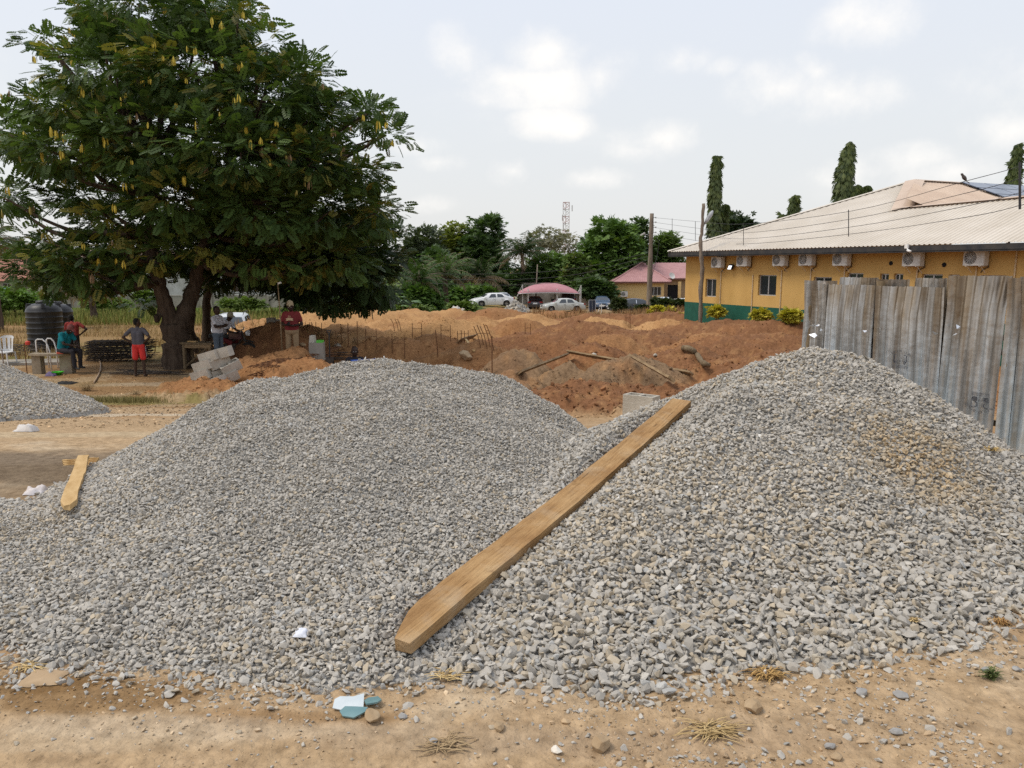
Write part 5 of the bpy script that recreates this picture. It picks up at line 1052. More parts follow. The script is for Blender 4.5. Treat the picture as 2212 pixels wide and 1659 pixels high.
def red_house():
    Y = 78; a = P(-90, 600, Y); zg = Hz(a.x, Y) - .2; base = Vector((a.x, Y, zg)); root = tag(empty('red_roofed_house', base), 'low house with faded red roof and blue awning at the left edge', 'house'); X = lambda px: P(px, 600, Y).x - base.x; Z = lambda py: P(30, py, Y).z - base.z
    top = Z(606); pt = lambda s, z, i: Vector((s, i, z)); m_w = M('beige_wall', (.42, .36, .28), (.5, .44, .36), scale=1.5); op = [(X(5), X(22), Z(630), Z(612)), (X(-60), X(-40), Z(632), Z(612))]
    w = MB(); wall_mesh(w, 0, X(95), 0, top, op, pt, None, .25); w.build('wall', m_w, root)
    for o in op: window_part(root, pt, *o)
    sw = MB(); sw.add([(X(95), 0, 0), (X(95), 7, 0), (X(95), 7, top), (X(95), 0, top)], [(0, 1, 2, 3)]); sw.build('side_wall', m_w, root)
    r = MB(); zr = Z(560, ); ribbed(r, (-1, -.9, top - .05), (X(75), -.9, top - .05), (X(62), 4, zr), (-1, 4, zr), .28, .04); ribbed(r, (X(75), -.9, top - .05), (X(75), 9, top - .05), (X(62), 5, zr), (X(62), 4, zr), .28, .04); roof = r.build('roof', M('faded_red_roof', (.26, .105, .07), (.36, .17, .12), scale=.8, rough=.8), root)
    aw = MB(); ribbed(aw, (X(14), -2.0, Z(627)), (X(66), -2.0, Z(619)), (X(62), -.05, Z(610)), (X(14), -.05, Z(622)), .25, .04); aw.build('awning', M('blue_sheet', (.10, .21, .36), (.16, .29, .45), scale=2), root)
    for px in (16, 64): MB().tube([(X(px), -1.95, 0), (X(px), -1.95, Z(625))], .05, 6).build('awning_post', m_steel, root)
red_house()
def far_block():
    Y = 150; a = P(1238, 560, Y); base = Vector((a.x, Y, -4)); root = tag(empty('far_house', base), 'distant pale house with grey roof glimpsed between the trees', 'house'); w = P(1268, 560, Y).x - a.x; z1 = P(1240, 556, Y).z + 4; z2 = P(1240, 540, Y).z + 4
    b = MB(); wall_mesh(b, 0, w, 0, z1, [(w * .3, w * .7, z1 - 1.4, z1 - .5)], lambda s, z, i: Vector((s, i, z)), None, .2); b.build('wall', m_white, root); MB().poly([(w * .3, .15, z1 - 1.4), (w * .7, .15, z1 - 1.4), (w * .7, .15, z1 - .5), (w * .3, .15, z1 - .5)]).build('window', m_glass, root)
    r = MB(); ribbed(r, (-.4, -.5, z1), (w + .4, -.5, z1), (w + .2, 4, z2), (-.2, 4, z2), .5); r.build('roof', M('grey_roof', (.30, .33, .38), (.36, .39, .44), scale=1), root)
far_block()
# ------------------------------------------------------------------ vehicles
m_tyre = M('tyre_rubber', (.012, .012, .012), (.022, .021, .02), scale=20, rough=.85); m_rim = M('alloy_rim', (.34, .34, .34), (.45, .45, .45), scale=10, rough=.35, metal=.7)
m_lampg = M('lamp_lens', (.55, .56, .57), (.7, .7, .7), scale=20, rough=.12, spec=.7); m_tail = M('tail_lens', (.20, .008, .008), (.3, .012, .01), scale=10, rough=.2); m_plate = M('number_plate', (.62, .63, .62), (.7, .7, .7), scale=9, rough=.5)
m_trim = M('black_trim', (.018, .018, .018), rough=.5); m_chrome = M('chrome', (.6, .6, .6), rough=.15, metal=1.0)
m_carglass = glass('car_glass', (.035, .042, .048), .05)
def car_paint(name, c): return M(name, c, tuple(min(1, x * 1.1 + .01) for x in c), scale=3, rough=.32, spec=.5, coat=.6)
SEDAN = dict(L=4.55, W=1.76, top=[(-2.28, .72), (-2.2, .90), (-1.62, .98), (-.98, 1.34), (-.55, 1.42), (.15, 1.42), (.55, 1.34), (1.18, .98), (1.75, .88), (2.18, .74), (2.28, .58)], belt=[(-2.28, .72), (-1.5, .93), (1.1, .88), (2.28, .6)], wh=(-1.33, 1.38), r=.32, side=[(-1.12, -.30), (-.24, .62)], front=(.58, 1.16), rear=(-1.58, -1.0))
SALOON2 = dict(L=4.75, W=1.82, top=[(-2.38, .74), (-2.3, 1.0), (-1.75, 1.08), (-1.05, 1.40), (-.5, 1.48), (.2, 1.47), (.6, 1.38), (1.22, 1.02), (1.85, .92), (2.25, .78), (2.38, .58)], belt=[(-2.38, .78), (-1.6, 1.0), (1.1, .92), (2.38, .62)], wh=(-1.40, 1.42), r=.34, side=[(-1.2, -.34), (-.27, .64)], front=(.64, 1.2), rear=(-1.7, -1.05))
SUV = dict(L=4.6, W=1.86, top=[(-2.3, .9), (-2.25, 1.35), (-2.1, 1.70), (-1.2, 1.78), (.1, 1.77), (.45, 1.68), (.98, 1.18), (1.5, 1.10), (2.15, 1.02), (2.3, .8)], belt=[(-2.3, 1.1), (1.0, 1.08), (2.3, .9)], wh=(-1.32, 1.36), r=.38, side=[(-1.95, -1.25), (-1.15, -.30), (-.22, .58)], front=(.47, .96), rear=None)
def ip(tab, x):
    a = np.array(tab); return float(np.interp(x, a[:, 0], a[:, 1]))
def section(S, x):
    L2 = S['L'] / 2; hw = S['W'] / 2 * (1 - .16 * (abs(x) / L2) ** 7); top = ip(S['top'], x); belt = min(ip(S['belt'], x), top - .015); gh = max(0.0, top - belt - .05); zs = .22 + .10 * (abs(x) / L2) ** 8
    for w in S['wh']:
        d = abs(x - w); rr = S['r'] + .05
        if d < rr: zs = max(zs, S['r'] + math.sqrt(rr * rr - d * d))
    k = min(1, gh / .42); yb = hw * .955
    p1z = max(.42, zs); p2z = max(min(.68, belt - .02), zs)
    roof_y = yb - .05 * k - .17 * k
    return [(hw * .93, zs), (hw, max(p1z, zs)), (hw * .995, p2z), (yb, max(belt, zs + .01)), (yb * (1 - k) * .98 + roof_y * k + .0, belt + (top - belt) * (.86 if k > .2 else .5)), ((hw * .78) * (1 - k) + (roof_y - .10) * k, top - .012), (0, top + .012)]
def sec_pt(S, x, k):
    s = section(S, x); i = min(int(k), len(s) - 2); f = k - i; return (s[i][0] + (s[i + 1][0] - s[i][0]) * f, s[i][1] + (s[i + 1][1] - s[i][1]) * f)
CAR_CACHE = {}
def car(label, loc, rz, S, paint, group='cars parked behind the site', chrome=False, open_door=False, name='car', glass_m=None, plate=True, suv_grille=False):
    r = tag(empty(name, loc, rz), label, 'car', group); L2 = S['L'] / 2; key = id(S)
    if key not in CAR_CACHE:
        xs = sorted(set(list(np.linspace(-L2, L2, 46)) + [w + S['r'] * q for w in S['wh'] for q in (-1.16, -1.12, -1, -.8, -.5, -.2, 0, .2, .5, .8, 1, 1.12, 1.16)])); rows = []
        for x in xs: s = section(S, x); rows.append([(x, -y, z) for y, z in s] + [(x, y, z) for y, z in reversed(s[:-1])])
        mb = MB(); n = len(rows[0]); vs = [p for q in rows for p in q]; fs = []
        for i in range(len(rows) - 1):
            for k in range(n - 1): a = i * n + k; fs.append((a, a + n, a + n + 1, a + 1))
        fs += [tuple(range(n)), tuple(range((len(rows) - 1) * n + n - 1, (len(rows) - 1) * n - 1, -1))]
        mb.add(vs, fs); me_body = mb.mesh('body', m_trim, True)
        d = {'body': me_body}
        def patch(x0, x1, k0, k1, sgn=1, nx=6, nk=3, off=.008, slant0=0, slant1=0):
            vs = []; fs = []
            for i in range(nx + 1):
                for j in range(nk + 1):
                    k = k0 + (k1 - k0) * j / nk; t = j / nk; x = x0 + slant0 * t + (x1 + slant1 * t - x0 - slant0 * t) * i / nx; y, z = sec_pt(S, x, k); vs.append((x, sgn * (y + off), z + off * .35))
            for i in range(nx):
                for j in range(nk): a = i * (nk + 1) + j; fs.append((a, a + nk + 1, a + nk + 2, a + 1))
            return vs, fs
        d['side'] = []
        for i, (a, b) in enumerate(S['side']):
            m2 = MB(); last = i == len(S['side']) - 1; first = i == 0
            for s_ in (-1, 1): v, f = patch(a + .03, b - .03, 3.12, 3.95, s_, slant0=.22 if first and S['rear'] else .03, slant1=-.30 if last else -.02); m2.add(v, f)
            d['side'].append(m2.mesh('side_window', m_carglass, True))
        def screen(x0, x1):
            vs = []; fs = []; nx, ny = 6, 8
            for i in range(nx + 1):
                x = x0 + (x1 - x0) * i / nx; s = section(S, x); w = s[5][0] * 1.02; z0 = s[5][1]; zt = s[6][1]
                for j in range(ny + 1): u = -1 + 2 * j / ny; vs.append((x, w * u, zt + (z0 - zt) * abs(u) + .010))
            for i in range(nx):
                for j in range(ny): a = i * (ny + 1) + j; fs.append((a, a + ny + 1, a + ny + 2, a + 1))
            return MB().add(vs, fs).mesh('windscreen', m_carglass, True)
        d['front'] = screen(S['front'][0] + .03, S['front'][1] - .04); d['rear'] = screen(S['rear'][0] + .05, S['rear'][1] - .03) if S['rear'] else MB().box((-L2 + .045, 0, 1.38), (.02, S['W'] * .66, .42), Matrix.Rotation(R(13), 3, 'Y')).mesh('rear_window', m_carglass)
        q = Matrix.Rotation(R(90), 3, 'X'); rr = S['r']
        d['tyre'] = MB().lathe([(rr * .62, -.10), (rr * .93, -.105), (rr, -.07), (rr, .07), (rr * .93, .105), (rr * .62, .10)], 24, rot=q, cap=False).mesh('tyre', m_tyre, True)
        rm = MB(); rm.lathe([(rr * .64, -.085), (rr * .60, -.09), (rr * .56, -.04), (rr * .56, .04), (rr * .60, .09), (rr * .64, .085)], 24, rot=q, cap=False); rm.lathe([(.02, -.03), (rr * .57, -.03), (rr * .57, .03), (.02, .03)], 16, rot=q, mi=1, cap=False); rm.lathe([(.0, -.07), (.06, -.07), (.06, .07), (0, .07)], 12, rot=q, cap=False)
        for k in range(6): rm.box((0, 0, 0), (rr * 1.18, .15, .05), Matrix.Rotation(k * math.pi / 6 * 1.0, 3, 'Y')) if k % 2 == 0 else None
        d['rim'] = rm.mesh('rim', [m_rim, m_trim])
        CAR_CACHE[key] = d
    d = CAR_CACHE[key]; body = link('body', d['body'].copy(), r); body.data.materials.clear(); body.data.materials.append(paint)
    for i, me in enumerate(d['side']): link('side_window', me, r)
    link('windscreen', d['front'], r); link('rear_window', d['rear'], r)
    for wx in S['wh']:
        for s_ in (-1, 1):
            t = link('wheel', d['tyre'], r, (wx, s_ * (S['W'] / 2 - .115), S['r'])); link('rim', d['rim'], t)
        MB().box((wx, 0, S['r'] + .06), (S['r'] * 2 + .1, S['W'] - .24, S['r'] * 1.8)).build('wheel_well', m_trim, r)
    MB().box((0, 0, .26), (S['L'] * .86, S['W'] * .86, .12)).build('underbody', m_trim, r)
    zb = ip(S['top'], L2 - .06) ; W = S['W']
    for s_ in (-1, 1):
        MB().box((L2 - .13, s_ * W * .355, zb - .03), (.22, W * .20, .13), Matrix.Rotation(s_ * R(-12), 3, 'Z'), bevel=.04).build('headlight', m_lampg, r); MB().box((-L2 + .07, s_ * W * .37, ip(S['top'], -L2 + .08) - .08 if S['rear'] else .95), (.15, W * .19, .15 if S['rear'] else .4), bevel=.03).build('tail_light', m_tail, r)
        MB().box((S['front'][1] - .22, s_ * (W / 2 + .07), ip(S['belt'], .9) + .06), (.11, .16, .12), bevel=.03).build('wing_mirror', paint, r)
        for hx in (.02, -.85): MB().box((hx, s_ * (W / 2 - .005), ip(S['belt'], hx) - .10), (.17, .03, .035), bevel=.01).build('door_handle', m_chrome if chrome else paint, r)
        dl = MB()
        for hx in (-.98 if S['rear'] else -1.0, -.12, .82): dl.box((hx, s_ * (W / 2 - .004), .62), (.012, .012, .52))
        dl.build('door_seam', m_trim, r)
    MB().box((L2 - .01, 0, .36), (.12, W * .82, .16), bevel=.04).build('bumper', paint, r); MB().box((-L2 + .01, 0, .42), (.12, W * .84, .2), bevel=.04).build('bumper', paint, r)
    g = MB()
    if suv_grille:
        for k in range(7): g.box((L2 - .015, (k - 3) * .13, .82), (.06, .075, .26))
    else: g.box((L2 - .02, 0, zb - .06), (.06, W * .36, .12), bevel=.02); g.box((L2 + .045, 0, .36), (.02, W * .5, .09))
    g.build('grille', m_trim, r)
    if plate: MB().box((-L2 - .03, 0, .70 if S['rear'] else .85), (.02, .46, .14)).build('number_plate', m_plate, r); MB().box((L2 + .06, 0, .46), (.02, .46, .12)).build('number_plate', m_plate, r)
    if chrome:
        for s_ in (-1, 1): MB().box((-.27, s_ * (W / 2 * .90), ip(S['belt'], -.2) + .2), (.09, .03, .36), Matrix.Rotation(s_ * R(18), 3, 'X')).build('door_pillar', m_chrome, r)
    if S is SUV:
        for s_ in (-1, 1): MB().tube([(-1.6, s_ * .62, 1.78), (-1.4, s_ * .62, 1.86), (.0, s_ * .62, 1.86), (.2, s_ * .62, 1.78)], .022, 5).build('roof_rail', m_trim, r)
    if open_door:
        dr = MB(); dr.box((0, 0, .62), (.95, .06, .72), bevel=.02); o = dr.build('open_door', paint, r, loc=(.72, W / 2 + .1, 0), rot=(0, 0, 0)); o.rotation_euler = (0, 0, R(-62)); o.location = (.45, W / 2 + .42, .05)
        fr = MB(); fr.tube([(-.45, 0, .98), (-.35, 0, 1.36), (.1, 0, 1.38), (.45, 0, .98)], .03, 5); link('window_frame', fr.mesh('window_frame', m_trim), o)
    return r
def car_at(label, px, Y, rz, S, paint, **k):
    p = P(px, 660, Y); return car(label, Vector((p.x, Y, Hz(p.x, Y))), rz, S, paint, **k)
p_white, p_silver, p_black, p_blue, p_char, p_pale = car_paint('white_car_paint', (.68, .68, .67)), car_paint('silver_car_paint', (.42, .43, .40)), car_paint('black_car_paint', (.016, .012, .014)), car_paint('blue_car_paint', (.065, .10, .16)), car_paint('charcoal_car_paint', (.030, .032, .038)), car_paint('pale_car_paint', (.45, .48, .50))
zc = lambda zx: (1800 + zx * .4521) / 1.8517
car_at('white saloon car parked beside the concrete rubble', zc(372), 85, math.pi + .30, SALOON2, p_white)
car_at('silver grey saloon car with alloy wheels in front of the canopy', zc(997), 82, math.pi + .16, SEDAN, p_silver)
car_at('black car seen from behind under the left side of the canopy', zc(748), 88, R(90), SEDAN, p_black)
car_at('dark car with an open door behind the silver saloon', zc(1030), 91, R(92), SUV, car_paint('dark_car_paint', (.022, .02, .02)), open_door=True)
car_at('faded blue car facing the site beside the solar panel', zc(1342), 89, R(-92), SEDAN, p_blue)
car_at('charcoal saloon car with chrome door handles left of the utility pole', zc(1600), 80, math.pi + .22, SALOON2, p_char, chrome=True)
car_at('pale grey car facing forward right of the utility pole', zc(1888), 86, R(-98), SEDAN, p_pale)
car_at('white car partly hidden by the yellow building corner', zc(2045), 80, math.pi + .2, SALOON2, p_white)
car_at('pale silver car just showing behind the white saloon', zc(462), 93, R(-80), SEDAN, p_pale)
_j = P(500, 690, 40); _jz = P(500, 677, 40).z - 1.80
jeep = car('silver jeep with slotted grille parked behind the men', Vector((_j.x, 40, _jz)), R(-78), SUV, car_paint('jeep_paint', (.50, .52, .53)), group=None, suv_grille=True, name='jeep')
# ------------------------------------------------------------------ people
def capsule(mb, a, b, ra, rb, n=12):
    a, b = Vector(a), Vector(b); ax = b - a; l = ax.length
    q = ax.to_track_quat('Z', 'Y').to_matrix() if l > 1e-6 else Matrix.Identity(3); pr = []
    for k in range(5): t = -math.pi / 2 + math.pi / 2 * k / 4; pr.append((max(.0005, ra * math.cos(t)), ra * math.sin(t)))
    for k in range(5): t = math.pi / 2 * k / 4; pr.append((max(.0005, rb * math.cos(t)), l + rb * math.sin(t)))
    mb.lathe(pr, n, a, rot=q)
SKIN = [M('skin', (.045, .024, .015), (.062, .034, .021), scale=9, rough=.6), M('skin_deep', (.030, .016, .011), (.045, .024, .016), scale=9, rough=.6)]
m_hair = M('hair', (.008, .007, .006), rough=.9); m_eye = M('eye_white', (.5, .48, .45), rough=.3); m_lip = M('lips', (.055, .02, .016), rough=.6)
def cloth(name, c): return M(name, c, tuple(x * 1.18 for x in c), scale=7, rough=.9, bump=.35, bscale=16, spec=.1)
def lerp3(a, b, t): return Vector(a) + (Vector(b) - Vector(a)) * t
def person(label, loc, rz, J, skin, shirt, legs, shoes=None, cap=None, shorts=False, sleeve=.62, k=1.0, group=None, fat=1.0, voxel=.0135, smooth=4, hold=None, face=(0, -1, 0), logo=None):
    """J: joint positions (m) with the person facing -y; all limbs are one continuous body"""
    r = tag(empty('person', loc, rz), label, 'person', group); r.scale = (k, k, k)
    mats = [skin, shirt, legs, shoes or skin, m_hair, cap or m_hair]; pr = []; V = Vector
    def c(a, b, ra, rb, m): pr.append((V(a), V(b), ra, rb, m))
    J = {n: V(p) for n, p in J.items()}; pel, wai, che, nek, hd = J['pelvis'], J['waist'], J['chest'], J['neck'], J['head']; f = V(face).normalized()
    sx = (J['shR'] - J['shL']).normalized()
    for s_ in (-1, 1):
        c(pel + sx * s_ * .065, wai + sx * s_ * .055, .115 * fat, .105 * fat, 2); c(wai + sx * s_ * .06 + V((0, 0, -.05)), che + sx * s_ * .075, .115 * fat, .118 * fat, 1); c(che + sx * s_ * .07, lerp3(J['shL'] if s_ < 0 else J['shR'], nek, .25), .10, .066, 1)
    c(J['shL'], J['shR'], .058, .058, 1); c(lerp3(che, nek, .65), nek, .075, .062, 1); c(nek, lerp3(nek, hd, .6), .052, .05, 0)
    up = (hd - nek).normalized(); c(hd - up * .045 + f * .02, hd + up * .05, .072, .090, 0); c(hd - up * .085 + f * .045, hd - up * .06 + f * .05, .038, .04, 0)
    rt = f.cross(up).normalized(); c(hd + f * .085 + up * .015, hd + f * .108 - up * .02, .012, .018, 0)
    for s_ in (-1, 1): c(hd + rt * s_ * .088 + up * .01, hd + rt * s_ * .09 - up * .03, .018, .014, 0)
    if cap is None: c(hd + up * .055 - f * .012, hd + up * .062 - f * .02, .0905, .0905, 4); c(hd - f * .03 + up * .02, hd - f * .035, .080, .07, 4)
    else: c(hd + up * .075 - f * .012, hd + up * .105 - f * .012, .097, .090, 5)
    if cap is not None: c(hd + up * .075 + f * .06, hd + up * .065 + f * .15, .04, .022, 5)
    for s_, q in ((-1, 'L'), (1, 'R')):
        sh, el, ha = J['sh' + q], J['el' + q], J['ha' + q]; c(sh, el, .047, .039, 0); c(el, ha, .038, .027, 0); c(sh, lerp3(sh, el, sleeve), .062, .060, 1)
        d = (ha - el).normalized(); hd_ = V(J.get('hd' + q, d)).normalized(); pa = ha + hd_ * .05; c(ha, pa, .026, .032, 0)
        side = hd_.cross(V((0, 0, 1)) if abs(hd_.z) < .8 else V((0, 1, 0))).normalized(); nn = hd_.cross(side)
        for i, (o, l) in enumerate(((-.027, .062), (-.009, .072), (.009, .068), (.027, .052))):
            b0 = pa + side * o + hd_ * .02; m_ = b0 + hd_ * l * .55 + nn * .008; c(b0, m_, .0095, .009, 0); c(m_, m_ + hd_ * l * .4 + nn * .022, .009, .0075, 0)
        c(ha + side * .022 + hd_ * .02, ha + side * .05 + hd_ * .06, .011, .009, 0)
        hp, kn, an = J['hip' + q], J['kn' + q], J['an' + q]; lm = 0 if shorts else 2; w = 0 if shorts else .012
        c(hp, kn, .082 + w, .056 + w, lm); c(kn, an, .052 + w, .036 + w * 1.6, lm)
        if shorts: c(hp, lerp3(hp, kn, .80), .100, .088, 2)
        tf = V(J.get('toe' + q, an + V((0, -.15, -.05)))); c(an + V((0, .02, -.045)), tf, .036, .030, 3)
    mb = MB()
    for a, b, ra, rb, m in pr: capsule(mb, a, b, ra, rb)
    o = mb.build('body_draft', mats); md = o.modifiers.new('fuse', 'REMESH'); md.mode = 'VOXEL'; md.voxel_size = voxel; sm = o.modifiers.new('soften', 'SMOOTH'); sm.factor = .5; sm.iterations = smooth
    dg = bpy.context.evaluated_depsgraph_get(); me = bpy.data.meshes.new_from_object(o.evaluated_get(dg)); me.name = 'body'
    bpy.data.objects.remove(o, do_unlink=True)
    n = len(me.polygons); cen = np.empty(n * 3); me.polygons.foreach_get('center', cen); cen = cen.reshape(-1, 3); D = np.empty((len(pr), n))
    for i, (a, b, ra, rb, m) in enumerate(pr):
        a_ = np.array(a); ab = np.array(b) - a_; t = np.clip(((cen - a_) @ ab) / max(1e-9, ab @ ab), 0, 1); D[i] = np.linalg.norm(cen - a_ - t[:, None] * ab, axis=1) - (ra + (rb - ra) * t)
    me.materials.clear()
    for m in mats: me.materials.append(m)
    me.polygons.foreach_set('material_index', np.array([p[4] for p in pr], np.int32)[D.argmin(0)]); me.polygons.foreach_set('use_smooth', np.ones(n, bool)); link('body', me, r)
    fc = MB()
    for s_ in (-1, 1): capsule(fc, hd + f * .083 + rt * s_ * .032 + up * .012, hd + f * .084 + rt * s_ * .036 + up * .012, .009, .009, 8)
    fc.build('eyes', m_eye, r); fm = MB(); capsule(fm, hd + f * .088 - rt * .022 - up * .058, hd + f * .088 + rt * .022 - up * .058, .009, .009, 8); fm.build('mouth', m_lip, r)
    if hold == 'phone': q = lerp3(J['haL'], J['haR'], .5) + V((0, -.06, .05)); MB().box(q, (.07, .012, .14), Matrix.Rotation(R(-55), 3, 'X'), bevel=.004).build('phone', m_black, r)
    return r
def stand(h=1.0, **over):
    J = dict(pelvis=(0, 0, .94), waist=(0, 0, 1.06), chest=(0, 0, 1.30), neck=(0, 0, 1.47), head=(0, -.01, 1.62), shL=(-.185, 0, 1.42), shR=(.185, 0, 1.42), elL=(-.25, .03, 1.14), elR=(.25, .03, 1.14), haL=(-.24, -.06, .90), haR=(.24, -.06, .90),
             hipL=(-.09, 0, .92), hipR=(.09, 0, .92), knL=(-.11, -.02, .50), knR=(.11, -.02, .50), anL=(-.12, .02, .09), anR=(.12, .02, .09))
    J.update(over); return J
def feet(px, py_or_none, Y): p = P(px, 700, Y); return Vector((p.x, Y, Hz(p.x, Y)))
c_grey, c_teal, c_red, c_white, c_maroon = cloth('grey_cotton', (.085, .08, .09)), cloth('teal_cotton', (.015, .17, .20)), cloth('red_cotton', (.27, .05, .045)), cloth('white_cotton', (.52, .51, .53)), cloth('maroon_cotton', (.19, .035, .035))
c_jeans, c_khaki, c_dark, c_redsh, c_cream = cloth('faded_denim', (.10, .125, .155)), cloth('khaki_cotton', (.29, .20, .115)), cloth('dark_trousers', (.030, .028, .032)), cloth('red_shorts', (.55, .045, .04)), cloth('beige_cap', (.42, .34, .22))
# boy, back to the camera, hands on hips, looking to the right
b = G(304, 814); boy = person('barefoot boy in grey T-shirt and red shorts, hands on hips', b, math.pi, stand(elL=(-.40, .10, 1.20), elR=(.40, .10, 1.20), haL=(-.20, .04, 1.04), haR=(.20, .04, 1.04), hdL=(.5, -.5, -.4), hdR=(-.5, -.5, -.4), knL=(-.12, 0, .50), knR=(.12, 0, .50), anL=(-.14, .02, .09), anR=(.14, .02, .09)), SKIN[0], c_grey, c_redsh, shorts=True, k=.93, face=(-.75, -.6, 0))
for s_ in (-1, 1): MB().add([(s_ * .205, -.03, .93), (s_ * .205, .03, .93), (s_ * .225, .03, .62), (s_ * .225, -.03, .62)], [(0, 1, 2, 3), (3, 2, 1, 0)]).build('side_stripe', c_white, boy)
# man in maroon looking at his phone
p_ = P(628, 653, 22); zf = p_.z - 1.80
mar = person('man in maroon T-shirt and beige cap looking down at his phone', Vector((p_.x, 22, zf)), 0, stand(head=(.0, -.055, 1.61), elL=(-.29, -.02, 1.14), elR=(.29, -.02, 1.14), haL=(-.07, -.24, 1.13), haR=(.07, -.24, 1.11), hdL=(.8, -.3, .2), hdR=(-.8, -.3, .2)), SKIN[1], c_maroon, c_khaki, m_trim, c_cream, k=1.04, fat=1.12, hold='phone', face=(.08, -.95, -.22))
lg = MB(); _sf = lambda x, z: (x, -.127 - .012 * (1 - abs(x) / .12), z)
for pts in ([(-.10, 1.30), (-.03, 1.325), (.03, 1.325), (.10, 1.30), (.085, 1.265), (.11, 1.235), (.05, 1.245), (0, 1.255), (-.05, 1.245), (-.11, 1.235), (-.085, 1.265)], [(-.035, 1.345), (-.02, 1.385), (-.005, 1.355)], [(.035, 1.345), (.02, 1.385), (.005, 1.355)]): lg.poly([_sf(x, z) for x, z in pts])
for q in lg.v: pass
lg_o = lg.build('shirt_print', cloth('print_cream', (.50, .36, .22)), mar); lg_o.location = (0, -.055, 0)
# man in white T-shirt with folded arms, in profile to the right
p_ = P(467, 665, 23.2); zf = p_.z - 1.76
person('man in white T-shirt and jeans standing with folded arms', Vector((p_.x, 23.2, zf)), R(75), stand(elL=(-.25, -.12, 1.18), elR=(.25, -.12, 1.18), haL=(.10, -.22, 1.20), haR=(-.10, -.24, 1.17), hdL=(.9, .1, .1), hdR=(-.9, .1, .1)), SKIN[0], c_white, c_jeans, m_trim, k=1.03, fat=1.05, face=(0, -1, .05))
# man in a cap sitting on the motorcycle, leaning forward to the right
p_ = P(496, 676, 24.2); sit = dict(pelvis=(0, .18, .74), waist=(0, .12, .86), chest=(0, -.04, 1.10), neck=(0, -.12, 1.26), head=(0, -.20, 1.39), shL=(-.185, -.10, 1.22), shR=(.185, -.10, 1.22), elL=(-.24, -.26, .98), elR=(.24, -.26, .98), haL=(-.16, -.46, .92), haR=(.16, -.46, .92), hipL=(-.10, .16, .72), hipR=(.10, .16, .72), knL=(-.17, -.28, .62), knR=(.17, -.28, .62), anL=(-.18, -.16, .16), anR=(.18, -.16, .16))
zs = p_.z - 1.52; person('man in grey cap, white and red shirt sitting on the motorcycle', Vector((p_.x - .2, 24.2, zs)), R(80), sit, SKIN[1], c_white, cloth('dark_red_trousers', (.13, .025, .025)), m_trim, cloth('grey_cap', (.33, .30, .22)), face=(0, -.9, -.25))
def motorcycle(loc, rz):
    r = tag(empty('motorcycle', loc, rz), 'dark motorcycle in the shade behind the stacked blocks', 'motorcycle'); q = Matrix.Rotation(R(90), 3, 'Y')
    for y in (-.62, .62):
        w = MB(); w.lathe([(.24, -.04), (.30, -.035), (.31, 0), (.30, .035), (.24, .04)], 20, rot=q, cap=False); t = w.build('wheel', m_tyre, r, True, (0, y, .31)); s = MB(); s.lathe([(.235, -.03), (.245, -.03), (.245, .03), (.235, .03)], 20, rot=q, cap=False)
        for k in range(8): s.box((0, 0, 0), (.008, .47, .010), Matrix.Rotation(k * math.pi / 8, 3, 'X'))
        s.build('rim', m_chrome, t)
    f = MB(); f.tube([(0, -.62, .31), (0, -.50, .75), (0, -.42, .98)], .03, 6); f.tube([(0, -.45, .8), (0, .1, .55), (0, .62, .31)], .03, 6); f.tube([(0, -.42, .7), (0, -.1, .3), (0, .2, .32)], .025, 6); f.build('frame', m_steel, r)
    MB().box((0, -.22, .82), (.24, .46, .22), bevel=.08).build('fuel_tank', car_paint('dark_red_paint', (.05, .008, .008)), r); MB().box((0, .32, .80), (.24, .68, .10), bevel=.04).build('seat', m_black, r); MB().box((0, -.05, .42), (.26, .36, .30), bevel=.05).build('engine', m_steel, r)
    MB().tube([(-.34, -.32, 1.06), (-.14, -.42, 1.0), (.14, -.42, 1.0), (.34, -.32, 1.06)], .015, 6).build('handlebar', m_chrome, r); MB().lathe([(.02, 0), (.085, .04), (.09, .10)], 12, (0, -.56, .90), rot=Matrix.Rotation(R(90), 3, 'X')).build('headlight', m_lampg, r); MB().tube([(.16, -.1, .28), (.18, .3, .3), (.18, .75, .36)], .04, 8).build('exhaust', m_chrome, r)
    MB().box((0, -.66, .66), (.12, .34, .02), Matrix.Rotation(R(12), 3, 'X')).build('mudguard', m_black, r)
motorcycle(Vector((p_.x - .05, 24.2, zs)), R(80))
# man in teal shirt hunched on the bench, facing right
p_ = P(146, 703, 22.3); zs = p_.z - 1.27
sit2 = dict(pelvis=(0, .10, .56), waist=(0, .08, .68), chest=(0, -.02, .92), neck=(0, -.11, 1.06), head=(0, -.21, 1.15), shL=(-.185, -.06, 1.02), shR=(.185, -.06, 1.02), elL=(-.22, -.20, .76), elR=(.22, -.20, .76), haL=(-.06, -.42, .70), haR=(.08, -.40, .68), hipL=(-.10, .06, .54), hipR=(.10, .06, .54), knL=(-.13, -.40, .54), knR=(.13, -.40, .54), anL=(-.13, -.44, .10), anR=(.15, -.34, .10))
teal = person('man in teal T-shirt and red cap sitting hunched on the bench', Vector((p_.x - .12, 22.3, zs)), R(72), sit2, SKIN[1], c_teal, c_dark, m_trim, cloth('red_cap', (.20, .075, .07)), face=(0, -.75, -.6)); TEAL_BASE = (p_.x - .12, 22.3, zs)
